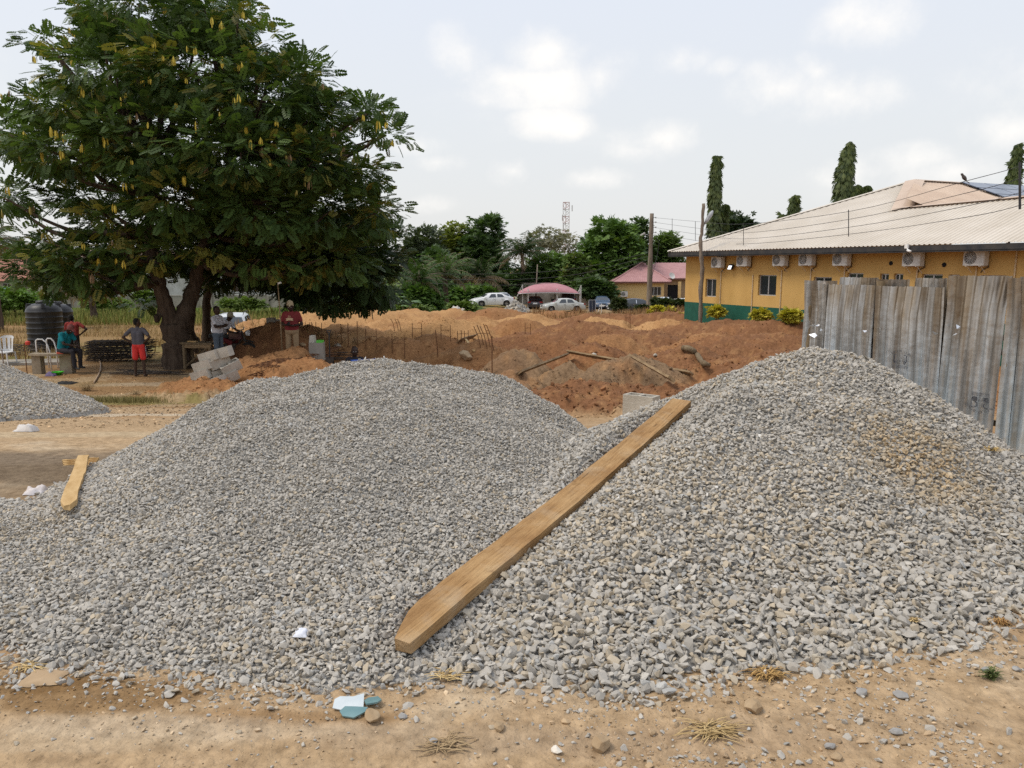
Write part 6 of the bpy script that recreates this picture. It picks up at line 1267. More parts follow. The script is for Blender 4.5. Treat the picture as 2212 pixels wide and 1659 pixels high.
# man in red behind the tanks, bent a little, hand on hip
p_ = P(152, 682, 27); zs = p_.z - 1.66
person('man in faded red T-shirt standing behind the bench beside the tanks', Vector((p_.x + .05, 27, zs)), R(205), stand(chest=(0, -.06, 1.28), neck=(.02, -.13, 1.42), head=(.05, -.19, 1.54), shL=(-.185, -.08, 1.37), shR=(.185, -.08, 1.37), elL=(-.42, .05, 1.18), elR=(.25, -.16, 1.10), haL=(-.22, -.05, 1.0), haR=(.14, -.34, 1.0), hdL=(.5, -.4, -.4)), SKIN[1], c_red, c_dark, m_trim, face=(.2, -1, -.2))
# labourer in the trench
p_ = P(766, 752, 20.6); zs = p_.z - 1.72
person('labourer in the trench, only his head and shoulders showing', Vector((p_.x, 20.6, zs)), R(10), stand(elL=(-.28, -.1, 1.15), elR=(.28, -.1, 1.15), haL=(-.2, -.3, 1.02), haR=(.2, -.3, 1.02)), SKIN[1], c_dark, c_dark, m_trim)
# two far people by the cars
for px, py, Y, lab, sh, tr, rz in ((1113, 636, 86, 'distant person in pale green shirt behind the concrete rubble', cloth('pale_green_cotton', (.36, .36, .24)), c_dark, R(160)), (1253, 628, 87, 'distant person in white leaning at the open car door', c_white, c_white, R(70))):
    p_ = P(px, py, Y); person(lab, Vector((p_.x, Y, p_.z - 1.74)), rz, stand(), SKIN[0], sh, tr, m_trim, voxel=.03, smooth=2)
# ------------------------------------------------------------------ things on the site
m_plank = M('sawn_wood', (.27, .155, .065), (.46, .30, .15), scale=1.7, rough=.85, bump=.5, bscale=20, stretch=(1.2, 9, 9), spec=.15, detail=10, contrast=(.3, .7))
def plank_mat():
    m = bpy.data.materials.new('sawn_plank'); m.use_nodes = True; nt = m.node_tree; N = nt.nodes; L = nt.links; b = N['Principled BSDF']; b.inputs['Roughness'].default_value = .88; b.inputs['Specular IOR Level'].default_value = .12
    tc = N.new('ShaderNodeTexCoord')
    def nz(sc, det, vec, rough=.6):
        mp = N.new('ShaderNodeMapping'); mp.inputs['Scale'].default_value = vec; L.new(tc.outputs['Object'], mp.inputs[0]); n = N.new('ShaderNodeTexNoise'); n.inputs['Scale'].default_value = sc; n.inputs['Detail'].default_value = det; n.inputs['Roughness'].default_value = rough; L.new(mp.outputs[0], n.inputs[0]); return n.outputs[0]
    def ramp(inp, stops):
        r = N.new('ShaderNodeValToRGB'); e = r.color_ramp.elements; e[0].position, e[0].color = stops[0][0], (*stops[0][1], 1); e[1].position, e[1].color = stops[-1][0], (*stops[-1][1], 1)
        for p, c in stops[1:-1]: x = r.color_ramp.elements.new(p); x.color = (*c, 1)
        L.new(inp, r.inputs[0]); return r.outputs[0]
    def mul(a, c):
        x = N.new('ShaderNodeMix'); x.data_type = 'RGBA'; x.blend_type = 'MULTIPLY'; x.inputs[0].default_value = 1; L.new(a, x.inputs[6]); L.new(c, x.inputs[7]); return x.outputs[2]
    broad = ramp(nz(2.2, 5, (1, 2.2, 2.2)), [(.3, (.25, .135, .055)), (.5, (.36, .215, .095)), (.72, (.47, .31, .155))])
    grain = ramp(nz(3.0, 10, (1.1, 26, 26), .7), [(.3, (.62, .56, .50)), (.5, (1, 1, 1)), (.75, (1.12, 1.1, 1.06))])
    cracks = ramp(nz(2.0, 4, (.9, 34, 34), .5), [(.30, (.22, .17, .13)), (.345, (1, 1, 1)), (1, (1, 1, 1))])
    stains = ramp(nz(7, 6, (1, 1.3, 1.3)), [(.28, (.45, .38, .32)), (.40, (1, 1, 1)), (1, (1.05, 1.03, 1.0))])
    dust = nz(4, 8, (1, 1, 1)); c = mul(mul(mul(broad, grain), cracks), stains)
    dm = N.new('ShaderNodeMix'); dm.data_type = 'RGBA'; fr = ramp(dust, [(.52, (0, 0, 0)), (.75, (.45, .45, .45))]); L.new(fr, dm.inputs[0]); L.new(c, dm.inputs[6]); dm.inputs[7].default_value = (.50, .41, .29, 1); L.new(dm.outputs[2], b.inputs['Base Color'])
    bp = N.new('ShaderNodeBump'); bp.inputs['Strength'].default_value = .9; bp.inputs['Distance'].default_value = .012; L.new(nz(3.0, 10, (1.1, 22, 22), .7), bp.inputs['Height']); L.new(bp.outputs[0], b.inputs['Normal']); return m
m_plank = plank_mat()
m_plank2 = M('dusty_wood', (.20, .135, .075), (.33, .235, .135), scale=2, rough=.9, bump=.5, bscale=18, stretch=(1.2, 9, 9), spec=.1)
m_yell = M('fresh_batten', (.42, .26, .10), (.55, .37, .17), scale=3, rough=.8, stretch=(1, 6, 6))
m_block = M('sandcrete', (.36, .325, .265), (.48, .44, .37), scale=5, rough=.95, bump=.4, bscale=50)
m_rock = M('brown_rock', (.30, .205, .115), (.42, .31, .19), scale=6, rough=.95, bump=.6, bscale=18); m_greyrock = M('grey_rock', (.24, .23, .215), (.36, .35, .33), scale=8, rough=.9, bump=.4, bscale=30)
def heap_top(x, y):
    z = Hz(x, y)
    for w in 'LRF':
        h, s = heap_h(np.array([x]), np.array([y]), w)
        if s[0] < 1: z = max(z, float(h[0]))
    return z
def GT(px, py):            # where a pixel meets the gravel or the ground
    d = ray(px, py); ys = np.geomspace(2, 40, 900); t = ys / d.y; x = d.x * t; zz = EYE.z + d.z * t; g = terrain(x, ys)
    for w in 'LRF': h, s = heap_h(x, ys, w); g = np.where(s < 1, np.maximum(g, h), g)
    k = int(np.argmax(zz <= g)); return Vector((x[k], ys[k], float(g[k])))
def beam(name, label, cat, a, b, w, t, mat, tip=0.0, tip2=0.0, group=None, roll=0.0, rough_=.004, seed=0, sag=0.0):
    """sawn timber from a to b (top face centre line), w wide, t thick, ends cut to narrower tips"""
    a, b = Vector(a), Vector(b); L_ = (b - a).length; x = (b - a).normalized(); y = Vector((0, 0, 1)).cross(x).normalized(); z = x.cross(y); rg = random.Random(seed)
    if roll: q = Matrix.Rotation(roll, 3, x); y = q @ y; z = q @ z
    n = 14 if L_ < 3 else 40; vs = []; fs = []; wob = 0
    for i in range(n + 1):
        f = i / n; ww = w; wob = .8 * wob + rg.uniform(-rough_, rough_); d1 = f * L_; d2 = L_ - d1
        if tip and d1 < tip: ww = w * (.5 + .5 * d1 / tip)
        if tip2 and d2 < tip2: ww = w * (.35 + .65 * d2 / tip2)
        j = lambda: rg.uniform(-rough_, rough_)
        for sy, sz in ((-1, 0), (1, 0), (1, -1), (-1, -1)): yy = -w / 2 if sy < 0 and tip else (w / 2 - (w - ww) if tip and d1 < tip else sy * ww / 2); vs.append(Vector((d1 + (j() * 3 if i in (0, n) else 0), yy + j() * .5 + wob * (1 if sy > 0 else .6), sz * t * (1 if sz == 0 or sy > 0 else .92) + j() * .6 - sag * math.sin(math.pi * f))))
    for i in range(n):
        for k in range(4): p = i * 4 + k; q = i * 4 + (k + 1) % 4; fs.append((p, p + 4, q + 4, q))
    fs += [(0, 1, 2, 3), (n * 4 + 3, n * 4 + 2, n * 4 + 1, n * 4)]
    o = MB().add(vs, fs).build(name, mat); o.matrix_world = Matrix(((x.x, y.x, z.x, a.x), (x.y, y.y, z.y, a.y), (x.z, y.z, z.z, a.z), (0, 0, 0, 1)))
    if label: tag(o, label, cat, group)
    return o
# the long plank lying up the right heap
_a, _b = PLK_A, PLK_B
beam('plank', 'long thick brown plank lying diagonally across the gravel', 'plank', _a, _b, .158, .06, m_plank, tip=.22, seed=3, rough_=.0035, roll=R(4), sag=.02)
_a, _b = GT(182, 1007), GT(147, 1128); _up = max(heap_top(*_a.lerp(_b, t / 12).xy) - _a.lerp(_b, t / 12).z for t in range(13)) + .045
beam('stake', 'pointed yellowish wooden stake lying on the left gravel edge', 'stake', _a + Vector((0, 0, _up)), _b + Vector((0, 0, _up)), .08, .03, m_yell, tip2=.16, seed=5)
def sticks():
    o = GT(172, 1002); r = tag(empty('batten_bundle', o), 'small bundle of thin battens beside the pointed stake', 'battens')
    for i in range(6):
        a = P(134 + i, 994 + 3.6 * i, o.y - .02 * i) - o; b = P(213 - 2 * i, 988 + 3.4 * i, o.y + .05 - .02 * i) - o; beam('batten', None, None, (0, 0, 0), (0, 0, 1), .02, .02, m_yell).parent = r
        ob = r.children[-1]; d = b - a; ob.data.transform(Matrix.Identity(4)); q = Vector((1, 0, 0)).rotation_difference(d.normalized()); ob.matrix_world = Matrix.Translation(a) @ q.to_matrix().to_4x4() @ Matrix.Diagonal((d.length, 1, 1, 1))
        ob.matrix_parent_inverse = Matrix.Identity(4)
sticks()
def rag(label, px, py, w, h, mat, seed, name='plastic_sack', cat='sack', on=GT, lift=0.0):
    """crumpled sheet or sack lying on the ground"""
    o = on(px, py); rg = np.random.default_rng(seed); n = 13; u, v = np.meshgrid(np.linspace(-1, 1, n), np.linspace(-1, 1, n)); rr = np.clip(1 - (u * u + v * v) * .5, 0, 1)
    z = h * rr ** .9 * (.1 + 1.3 * fbm(u * 1.3 + seed, v * 1.3, seed, 2)) + h * .9 * np.abs(fbm(u * 2.4 + seed, v * 2.4, seed + 5, 2) - .5); x = u * w / 2 * (1 + .25 * (fbm(u * 2, v * 2 + seed, seed, 2) - .5)); y = v * w * .36 * (1 + .3 * (fbm(v * 2 + seed, u * 2, seed, 2) - .5))
    zz = np.array([[heap_top(o.x + a, o.y + b) - o.z for a, b in zip(ra, rb)] for ra, rb in zip(x, y)]) if w < .6 else 0
    e = np.maximum(np.abs(u), np.abs(v)) > .99; z = np.where(e, .0, z) + zz + .004 + lift
    idx = np.arange(n * n).reshape(n, n); F = np.stack([idx[:-1, :-1], idx[:-1, 1:], idx[1:, 1:], idx[1:, :-1]], -1).reshape(-1, 4)
    ob = mesh_np(name, np.stack([x, y, z], -1).reshape(-1, 3), F, mat, loc=o, smooth=False); ob.rotation_euler.z = 0; tag(ob, label, cat); return ob
m_sack = M('white_sack', (.50, .47, .44), (.66, .62, .58), scale=6, rough=.7, bump=.4, bscale=12); m_paper = M('white_paper', (.60, .62, .70), (.72, .73, .76), scale=8, rough=.7)
rag('crumpled white sack at the foot of the small gravel heap', 57, 932, .22, .085, m_sack, 3)
rag('white torn sack behind the left end of the gravel', 78, 1066, .14, .05, M('cream_sack', (.50, .42, .36), (.66, .64, .66), scale=5, rough=.7), 4)
rag('small crumpled white plastic bag on the gravel left of the plank', 650, 1374, .055, .018, m_paper, 6, 'plastic_bag', 'bag')
rag('piece of brown card lying at the left edge of the gravel', 96, 1466, .15, .012, M('brown_card', (.36, .25, .145), (.42, .30, .18), scale=5), 8, 'cardboard_piece', 'cardboard')
def flat_shard(label, px, py, pts, th, mat, tilt, rz, name='glass_shard', lift=.012):
    o = GT(px, py); k = o.length / FPX * .98; mb = MB(); q = [Vector((x * k, y * k * 1.9, 0)) for x, y in pts]; n = len(q); vs = q + [v + Vector((0, 0, th)) for v in q]
    mb.add(vs, [tuple(range(n - 1, -1, -1)), tuple(range(n, 2 * n))] + [(i, (i + 1) % n, n + (i + 1) % n, n + i) for i in range(n)]); ob = mb.build(name, mat, loc=o + Vector((0, 0, lift)), rot=(R(tilt), 0, R(rz))); tag(ob, label, 'shard')
m_tile = M('pale_glass', (.47, .52, .53), (.60, .64, .64), scale=6, rough=.25, spec=.5); m_teal = M('teal_glass', (.10, .20, .21), (.17, .28, .28), scale=6, rough=.15, spec=.6)
flat_shard('pale broken glass sheet at the foot of the gravel', 753, 1526, [(-35, -8), (-10, -13), (20, -14), (35, -12), (35, 12), (10, 8), (-20, 10), (-32, 6)], .004, m_tile, 14, 8)
flat_shard('teal glass shard in front of the pale broken sheet', 762, 1547, [(-30, -3), (-16, -10), (12, -10), (30, 2), (30, 10), (0, 8), (-24, 6)], .006, m_teal, 10, -14)
flat_shard('teal glass shard behind the pale broken sheet', 805, 1523, [(-18, -8), (8, -9), (20, -4), (16, 8), (-6, 10), (-18, 4)], .006, m_teal, -9, 22)
def rock(label, px, py, wpx, mat, seed, flat=.65, name='rock', cat='rock', group='loose rocks in front of the gravel', on=GT):
    o = on(px, py); s = wpx * o.y / FPX * 1.03; me = hull_mesh(name, mat, 26, (s, s * .85, s * flat), seed, .10)
    bm = bmesh.new(); bm.from_mesh(me); bmesh.ops.bevel(bm, geom=bm.edges[:], offset=s * .035, segments=1, affect='EDGES', clamp_overlap=True); bm.to_mesh(me); bm.free()
    ob = link(name, me, None, o + Vector((0, 0, s * flat * .30)), (random.uniform(-.2, .2), random.uniform(-.2, .2), random.uniform(0, 6))); tag(ob, label, cat, group)
for i, (px, py, w, m, lab) in enumerate([(803, 1556, 50, m_rock, 'brown rock beside the teal glass shards'), (1297, 1618, 64, m_rock, 'blocky brown rock at the bottom centre right'), (938, 1606, 30, m_greyrock, 'narrow grey rock standing left of bottom centre'), (1203, 1627, 32, M('white_rock', (.60, .55, .47), (.72, .67, .58), scale=8), 'flat whitish stone at the bottom centre'), (1627, 1535, 54, m_rock, 'large tan rock below the coarse gravel'), (1806, 1642, 34, m_rock, 'tan rock at the very bottom right of centre'), (1791, 1616, 32, m_greyrock, 'grey flat stone directly above the bottom tan rock'), (1860, 1500, 36, m_greyrock, 'pale grey stone under the right gravel toe'), (1946, 1506, 40, m_greyrock, 'flat grey stone right of the pale grey stone'), (1936, 1588, 34, m_greyrock, 'grey slab stone half sunk in the soil on the right'), (1572, 1518, 24, m_rock, 'small tan rock left of the large tan rock'), (1078, 1575, 34, m_rock, 'brown clod like rock left of the whitish stone'), (1410, 1590, 22, m_rock, 'small brown rock left of the dry grass bunch'), (2128, 1452, 26, m_greyrock, 'pale stone beside the green weed'), (2195, 1448, 24, m_greyrock, 'dark grey stone at the right edge'), (870, 1551, 26, m_greyrock, 'slim grey stone right of the glass shards')]):
    rock(lab, px, py, w, m, 300 + i, .5 if m is m_greyrock else .65)
rock('brown boulder beside the gravel crest in the dirt', 1007, 779, 38, m_rock, 331, group='boulders on the dirt', on=G); rock('brown stone on the dirt right of the thin steel rod', 1075, 822, 26, m_rock, 332, group='boulders on the dirt', on=G)
rock('pointed brown rock on the lip of the dark bank', 655 - 0, 748, 16, m_rock, 333, group='boulders on the dirt', on=G); rock('pale rock lying on the hump in front of the dark bank', 730, 756, 18, m_block, 334, group='boulders on the dirt', on=G)
rock('pale concrete lump on the dirt behind the leaning planks', 1282, 771, 18, m_block, 335, group='boulders on the dirt', on=G); rock('whitish stone on the dirt right of the pale concrete lump', 1415, 769, 11, m_block, 336, group='boulders on the dirt', on=G)
def tuft(label, px, py, wpx, n, h, c1, c2, seed, lay=.8, name='dry_grass_tuft', cat='grass tuft'):
    o = GT(px, py); s = wpx * o.y / FPX / 2; rg = np.random.default_rng(seed); V = []; F = []; C = []; k = 0
    for i in range(n):
        a = rg.normal(0, .9) + (0 if i % 3 else 3.1); l = s * rg.uniform(.5, 1.2); b = np.array((rg.normal(0, s * .25), rg.normal(0, s * .2), 0)); d = np.array((math.cos(a), math.sin(a) * .7, 0)); up = rg.uniform(.1, 1) * h; sd = np.array((-d[1], d[0], 0)) * .0022
        p = [b, b + d * l * .4 + (0, 0, up * .8), b + d * l * .8 + (0, 0, up * (1 - lay * .5)), b + d * l + (0, 0, up * (1 - lay))]
        q = [v + (0, 0, .004) for v in p]; V += [q[0] - sd, q[0] + sd, q[1] - sd, q[1] + sd, q[2] - sd, q[2] + sd, q[3], q[3] + sd * .3]; F += [(k, k + 1, k + 3, k + 2), (k + 2, k + 3, k + 5, k + 4), (k + 4, k + 5, k + 7, k + 6)]; t = rg.random(); C += [np.array(c1) * (1 - t) + np.array(c2) * t] * 8; k += 8
    ob = mesh_np(name, np.array(V), np.array(F), m_grass, loc=o, col=np.array(C)); tag(ob, label, cat)
ST1, ST2 = (.36, .235, .09), (.62, .46, .22)
tuft('large bunch of straw coloured dry grass at the bottom right', 1535, 1582, 140, 95, .02, (.30, .20, .085), (.50, .36, .17), 401); tuft('tan dry grass clump at the lower edge of the coarse gravel', 1655, 1462, 90, 130, .035, (.30, .17, .06), (.48, .31, .12), 402)
tuft('rust brown grass clump at the right gravel toe', 2160, 1348, 50, 110, .03, (.28, .14, .05), (.45, .28, .11), 403); tuft('small straw wisp on the right gravel slope', 1974, 1344, 34, 50, .02, ST1, ST2, 404); tuft('yellow straw clump near the top right gravel edge', 2140, 975, 46, 90, .03, (.42, .27, .08), (.60, .42, .16), 405)
tuft('sparse dry roots at the bottom left of centre', 960, 1612, 120, 60, .015, (.25, .17, .09), (.40, .29, .16), 406); tuft('straw bits at the gravel toe below the plank end', 960, 1470, 90, 50, .012, ST1, ST2, 407); tuft('small green weed on the bare soil at the right', 2138, 1468, 44, 90, .05, (.06, .085, .025), (.13, .15, .05), 408, lay=.3, name='green_weed', cat='weed')
tuft('dry bush of stalks in the yard by the hose', 188, 845, 42, 160, .28, (.17, .12, .06), (.30, .22, .11), 409, lay=.3); tuft('brownish tuft above the olive grass strip', 292, 852, 34, 90, .14, (.17, .12, .06), (.30, .22, .11), 410, lay=.4)
tuft('thin straw bits beside the left card', 60, 1440, 80, 40, .01, ST1, ST2, 411)
# --- timber and blocks in the dirt
for i, (p0, p1, w, t, lab) in enumerate([((1120, 823), (1226, 781), .14, .04, 'dusty plank sloping down left from the apex'), ((1228, 780), (1494, 829), .12, .04, 'long dusty plank sloping down right from the apex'), ((1364, 796), (1452, 846), .13, .045, 'short dark plank crossing over the long dusty plank')]):
    a, b = G(*p0), G(*p1); beam('site_plank', lab, 'plank', a + Vector((0, 0, .16 + .03 * i)), b + Vector((0, 0, .13 + .03 * i)), w, t, m_plank2, seed=20 + i, group='planks lying in the dirt', roll=R(-35))
beam('site_plank', 'small board propped by the short steel bars', 'plank', G(990, 746) + Vector((0, 0, .12)), G(1026, 733) + Vector((0, 0, .12)), .28, .03, m_plank2, seed=30, roll=R(-40), group='planks lying in the dirt'); beam('site_plank', 'short pale peg below the small propped board', 'plank', G(1006, 742) + Vector((0, 0, .10)), G(1024, 762) + Vector((0, 0, .05)), .07, .04, m_yell, seed=31, group='planks lying in the dirt')
def log():
    pts = [G(1476, 764), G(1492, 768), G(1506, 780), G(1518, 796), G(1530, 810)]; o = pts[0].copy(); mb = MB(); limb(mb, [p + Vector((0, 0, .08)) - o for p in pts], .085, .05, 9, 41, .03); tag(mb.build('log', m_wood_old, None, True, o), 'crooked bare log lying on the dirt at the right', 'log')
log()
def hollow_block(name, loc, rot, label=None, group=None, size=(.45, .225, .225)):
    l, w, h = size; r_ = MB(); xs = [-l / 2, -l / 2 + .035, -.018, .018, l / 2 - .035, l / 2]; ys = [-w / 2, -w / 2 + .035, w / 2 - .035, w / 2]
    for i in range(5):
        for j in range(3):
            hole = j == 1 and i in (1, 3)
            for z, fl in ((h / 2, 1), (-h / 2, 0)):
                if not hole: q = [(xs[i], ys[j], z), (xs[i + 1], ys[j], z), (xs[i + 1], ys[j + 1], z), (xs[i], ys[j + 1], z)]; r_.poly(q if fl else q[::-1])
            if hole:
                for (x0, y0), (x1, y1) in (((xs[i], ys[1]), (xs[i], ys[2])), ((xs[i], ys[2]), (xs[i + 1], ys[2])), ((xs[i + 1], ys[2]), (xs[i + 1], ys[1])), ((xs[i + 1], ys[1]), (xs[i], ys[1]))): r_.poly([(x0, y0, -h / 2), (x0, y0, h / 2), (x1, y1, h / 2), (x1, y1, -h / 2)])
    for a, b in (((-l / 2, -w / 2), (l / 2, -w / 2)), ((l / 2, -w / 2), (l / 2, w / 2)), ((l / 2, w / 2), (-l / 2, w / 2)), ((-l / 2, w / 2), (-l / 2, -w / 2))): r_.poly([(*a, -h / 2), (*b, -h / 2), (*b, h / 2), (*a, h / 2)])
    global BLOCK_ME
    if size == (.45, .225, .225):
        if BLOCK_ME is None: BLOCK_ME = r_.mesh(name, m_block)
        me = BLOCK_ME
    else: me = r_.mesh(name, m_block)
    o = link(name, me, None, loc, rot); tag(o, label, 'block', group); return o
BLOCK_ME = None
hollow_block('hollow_block', P(1385, 880, 9.6), (0, 0, R(-38)), 'single hollow block standing behind the gravel valley', None, (.42, .20, .32))
z2 = lambda zx, zy: (378 + zx * .1953, 594 + zy * .1953)
for i, (zx, zy, dy, rx, ry, rz, lab) in enumerate([(285, 1205, 0, 4, -16, -12, 'bottom left block of the tumbled pile'), (455, 1185, -.10, 6, -17, -16, 'bottom middle block of the tumbled pile'), (585, 1130, .10, 6, -22, 38, 'upended block at the right foot of the pile'), (300, 1105, .03, 5, -17, -11, 'large looking block in the second layer on the left'), (615, 1020, .16, 8, -24, 34, 'block with open cells at the right of the pile'), (505, 1080, .22, 5, -15, 40, 'inner block half hidden in the middle of the pile'), (320, 1000, .06, 5, -18, -12, 'block in the third layer on the left'), (490, 965, .16, 5, -15, 36, 'block in the third layer on the right'), (385, 898, .10, 4, -16, -13, 'top left block of the tumbled pile'), (520, 862, .15, 4, -15, -10, 'topmost block of the tumbled pile')]):
    hollow_block('sandcrete_block', P(*z2(zx, zy), 17.35 + dy), (R(rx), R(ry), R(rz)), lab, 'tumbled pile of blocks beside the tree')
# --- reinforcement
def rebar_stub(label, px0, py_t, py_b, nb, lean=0.0, w=.18, g='steel starter bars standing in the dirt'):
    b = G(px0, py_b); h = (py_b - py_t) * b.y / FPX; r = tag(empty('rebar_column', b), label, 'steel bars', g)
    for k in range(nb):
        x = (k / (nb - 1) - .5) * w if nb > 1 else 0; y = (.08 if k % 2 else -.08) if nb > 2 else 0; MB().tube([(x, y, -.25), (x + lean * h * .5, y, h * .5), (x + lean * h, y, h * random.uniform(.92, 1.03))], .011 if nb > 1 else .014, 5).build('bar', m_rust, r)
    if nb > 1:
        for z in (.6,): x = lean * h * z; MB().tube([(x - w / 2, -.09, h * z), (x + w / 2, -.09, h * z), (x + w / 2, .09, h * z), (x - w / 2, .09, h * z), (x - w / 2, -.09, h * z)], .004, 4).build('tie', m_rust, r)
for (px, t, b_, nb, ln, w, lab) in [(672, 694, 732, 4, 0, .3, 'group of four steel bars right beside the man in maroon'), (686, 699, 738, 2, 0, .3, 'pair of steel bars behind the grey pier'), (717, 715, 762, 2, 0, .3, 'pair of steel bars at the near left end of the trench'), (745, 699, 746, 2, 0, .26, 'pair of bars left of the labourer in the trench'), (763, 699, 750, 2, 0, .28, 'pair of bars straight above the labourer'), (802, 710, 754, 2, 0, .32, 'pair of bars right of the labourer'), (861, 723, 773, 2, 0, .36, 'pair of tall bars at the right end of the trench'), (901, 698, 731, 2, 0, .3, 'pair of bars in the middle of the tan mounds'), (963, 709, 741, 2, 0, .3, 'pair of bars left of the small propped board'), (1000, 721, 742, 4, 0, .34, 'short four bar cluster behind the small propped board'), (862, 690, 716, 3, -.35, .26, 'three thin bars leaning left on the tan mounds'), (1056, 707, 756, 5, -.38, .36, 'five bars leaning left beside the tall thin rod'), (1063, 724, 812, 1, 0, 0, 'single tall thin rod behind the gravel crest'), (947, 726, 782, 1, -.1, 0, 'single thin rod left of the brown boulder'), (1356, 676, 706, 4, 0, .3, 'far faint cluster of bars before the utility pole'), (1140, 700, 725, 2, 0, .2, 'faint pair of bars on the brown mound behind the thin rod')]:
    rebar_stub(lab, px, t, b_, nb, ln, w)
for px, t, b_, lab in ((59, 738, 812, 'thin rusty rod with a red cap standing by the bench'), (8, 752, 795, 'thin rusty rod at the left picture edge')): rebar_stub(lab, px, t, b_, 1, 0, 0, 'rods standing in the yard')
MB().lathe([(.01, -.06), (.06, -.05), (.07, .03), (.03, .06)], 8, (.1, 0, (812 - 740) * G(59, 812).y / FPX)).build('red_cap', M('red_plastic', (.55, .06, .04), rough=.5), [o for o in bpy.data.objects if o.get('label', '').startswith('thin rusty rod with')][0])
def cage():
    a, b = G(566, 822), G(716, 770); o = a.copy(); r = tag(empty('rebar_cage', o), 'long rusty reinforcement cage lying on the dirt slope', 'rebar cage'); d = (b - a); x = d.normalized(); y = Vector((0, 0, 1)).cross(x).normalized(); z = x.cross(y); L_ = d.length; u = Vector((0, 0, .05))
    for i, yy in enumerate((-.30, -.18, -.06, .06, .18, .30)):
        for zz in (.02, .2): p0 = y * yy + z * zz + u; MB().tube([p0, p0 + x * L_ * .5, p0 + x * L_ * .92, p0 + x * L_ + z * (-.05 if zz < .1 else .02) - y * .03, p0 + x * (L_ + .12) - z * .16], .013, 5).build('bar', m_rust, r)
    for k in range(17): q = x * L_ * (k + .5) / 17.5 + u; MB().tube([q + y * -.31 + z * .0, q + y * .31 + z * .0, q + y * .31 + z * .22 + x * .04, q - y * .31 + z * .22 + x * .04, q + y * -.31], .009, 4).build('stirrup', m_rust, r)
cage()
def bar_bundle():
    o = on_ground(P(260, 760, 26).x, 26); r = tag(empty('steel_mesh_stack', o, R(8)), 'dark stack of bent steel mesh behind the boy', 'steel bars'); rg = random.Random(3)
    for l in range(13):
        z = .06 + l * .052; sh = rg.uniform(-.08, .08)
        for yy in (-.35, -.12, .12, .35): MB().tube([(-1.02 + sh, yy, z), (-.3 + sh, yy, z + rg.uniform(-.015, .015)), (.4 + sh, yy, z + rg.uniform(-.02, .02)), (1.0 + sh + rg.uniform(-.1, .1), yy, z + .04 * rg.random())], .011, 4).build('bar', m_steel, r)
        for k in range(10): MB().tube([(-.95 + k * .21 + sh, -.42, z + .012), (-.95 + k * .21 + sh + rg.uniform(-.02, .02), .42, z + .012)], .010, 4).build('cross_bar', m_steel, r)
bar_bundle()
def scrap(label, px, py, w, h, n, seed, mat=None, name='scrap_steel_pile', flat=False, ln=1.0):
    o = G(px, py); r = tag(empty(name, o), label, 'scrap steel'); rg = random.Random(seed)
    for i in range(n):
        x, y = rg.uniform(-w / 2, w / 2), rg.uniform(-.35, .35); l = rg.uniform(.5, 1.1) * ln; a = rg.uniform(-.35, .35); z = rg.uniform(.02, h) * (1 - .5 * abs(x) / w); dx, dy = math.cos(a) * l / 2, math.sin(a) * l / 2; bow = 0 if flat else rg.uniform(0, .22)
        MB().tube([(x - dx, y - dy, max(.015, z - bow * .6)), (x - dx * .4, y - dy * .4, z + bow * .4), (x + dx * .4, y + dy * .4, z + bow * .4), (x + dx, y + dy, max(.015, z - bow * .5))], .011, 4).build('bar', mat or m_steel, r)
    return r
scrap('tangle of dark bent steel bars left of the bench', 62, 768, 1.3, .42, 46, 7); scrap('flat dark steel bars on the ground by the tree foot', 320, 808, 1.7, .10, 26, 8, flat=True, name='steel_bars'); scrap('bundle of thin rods slanting into the trench', 742, 778, .35, .3, 9, 9, flat=True, name='rod_bundle')
# --- tanks, bench and yard things
def tank(label, loc, rad, h, group, tank_m):
    r = tag(empty('water_tank', loc), label, 'water tank', group); pr = [(rad * .97, 0), (rad, .03)]; n = 7
    for i in range(n):
        z = .05 + (h * .78) * i / n; z1 = .05 + (h * .78) * (i + 1) / n; pr += [(rad, z + .02), (rad, z1 - .05), (rad * 1.025, z1 - .035), (rad * 1.025, z1 - .015), (rad, z1)]
    pr += [(rad * .98, h * .84), (rad * .86, h * .91), (rad * .62, h * .955), (rad * .40, h * .965)]; mb = MB(); mb.lathe(pr, 36); mb.build('tank_body', tank_m, r, True)
    MB().lathe([(rad * .40, h * .95), (rad * .40, h * 1.0), (rad * .36, h * 1.02), (.02, h * 1.025)], 20).build('lid', tank_m, r, True)
    for k in range(4): a = k * math.pi / 2 + .5; MB().box((rad * .78 * math.cos(a), rad * .78 * math.sin(a), h * .92), (.22, .14, .16), Matrix.Rotation(a, 3, 'Z'), taper=.7, bevel=.03).build('shoulder_lug', tank_m, r)
    MB().tube([(0, -rad, .15), (0, -rad - .12, .15)], .035, 8).build('outlet', tank_m, r)
m_tank = M('tank_plastic', (.022, .022, .024), (.05, .05, .052), scale=4, rough=.45, stretch=(1, 1, .3)); t1 = P(97, 700, 29); t2 = P(122, 700, 30.4)
tank('black ribbed water tank standing nearest, left of the bench', Vector((t1.x, 29, P(97, 648, 29).z - 1.86)), .60, 1.80, 'black water tanks in the yard', m_tank); tank('black water tank half hidden behind the nearer tank', Vector((t2.x, 30.4, P(97, 650, 30.4).z - 1.86)), .60, 1.80, 'black water tanks in the yard', m_tank)
_k = P(1287, 640, 94); tank('black water tank by the boundary wall behind the blue car', Vector((_k.x, 94, P(1287, 626, 94).z - 2.4)), .62, 2.3, None, m_tank)
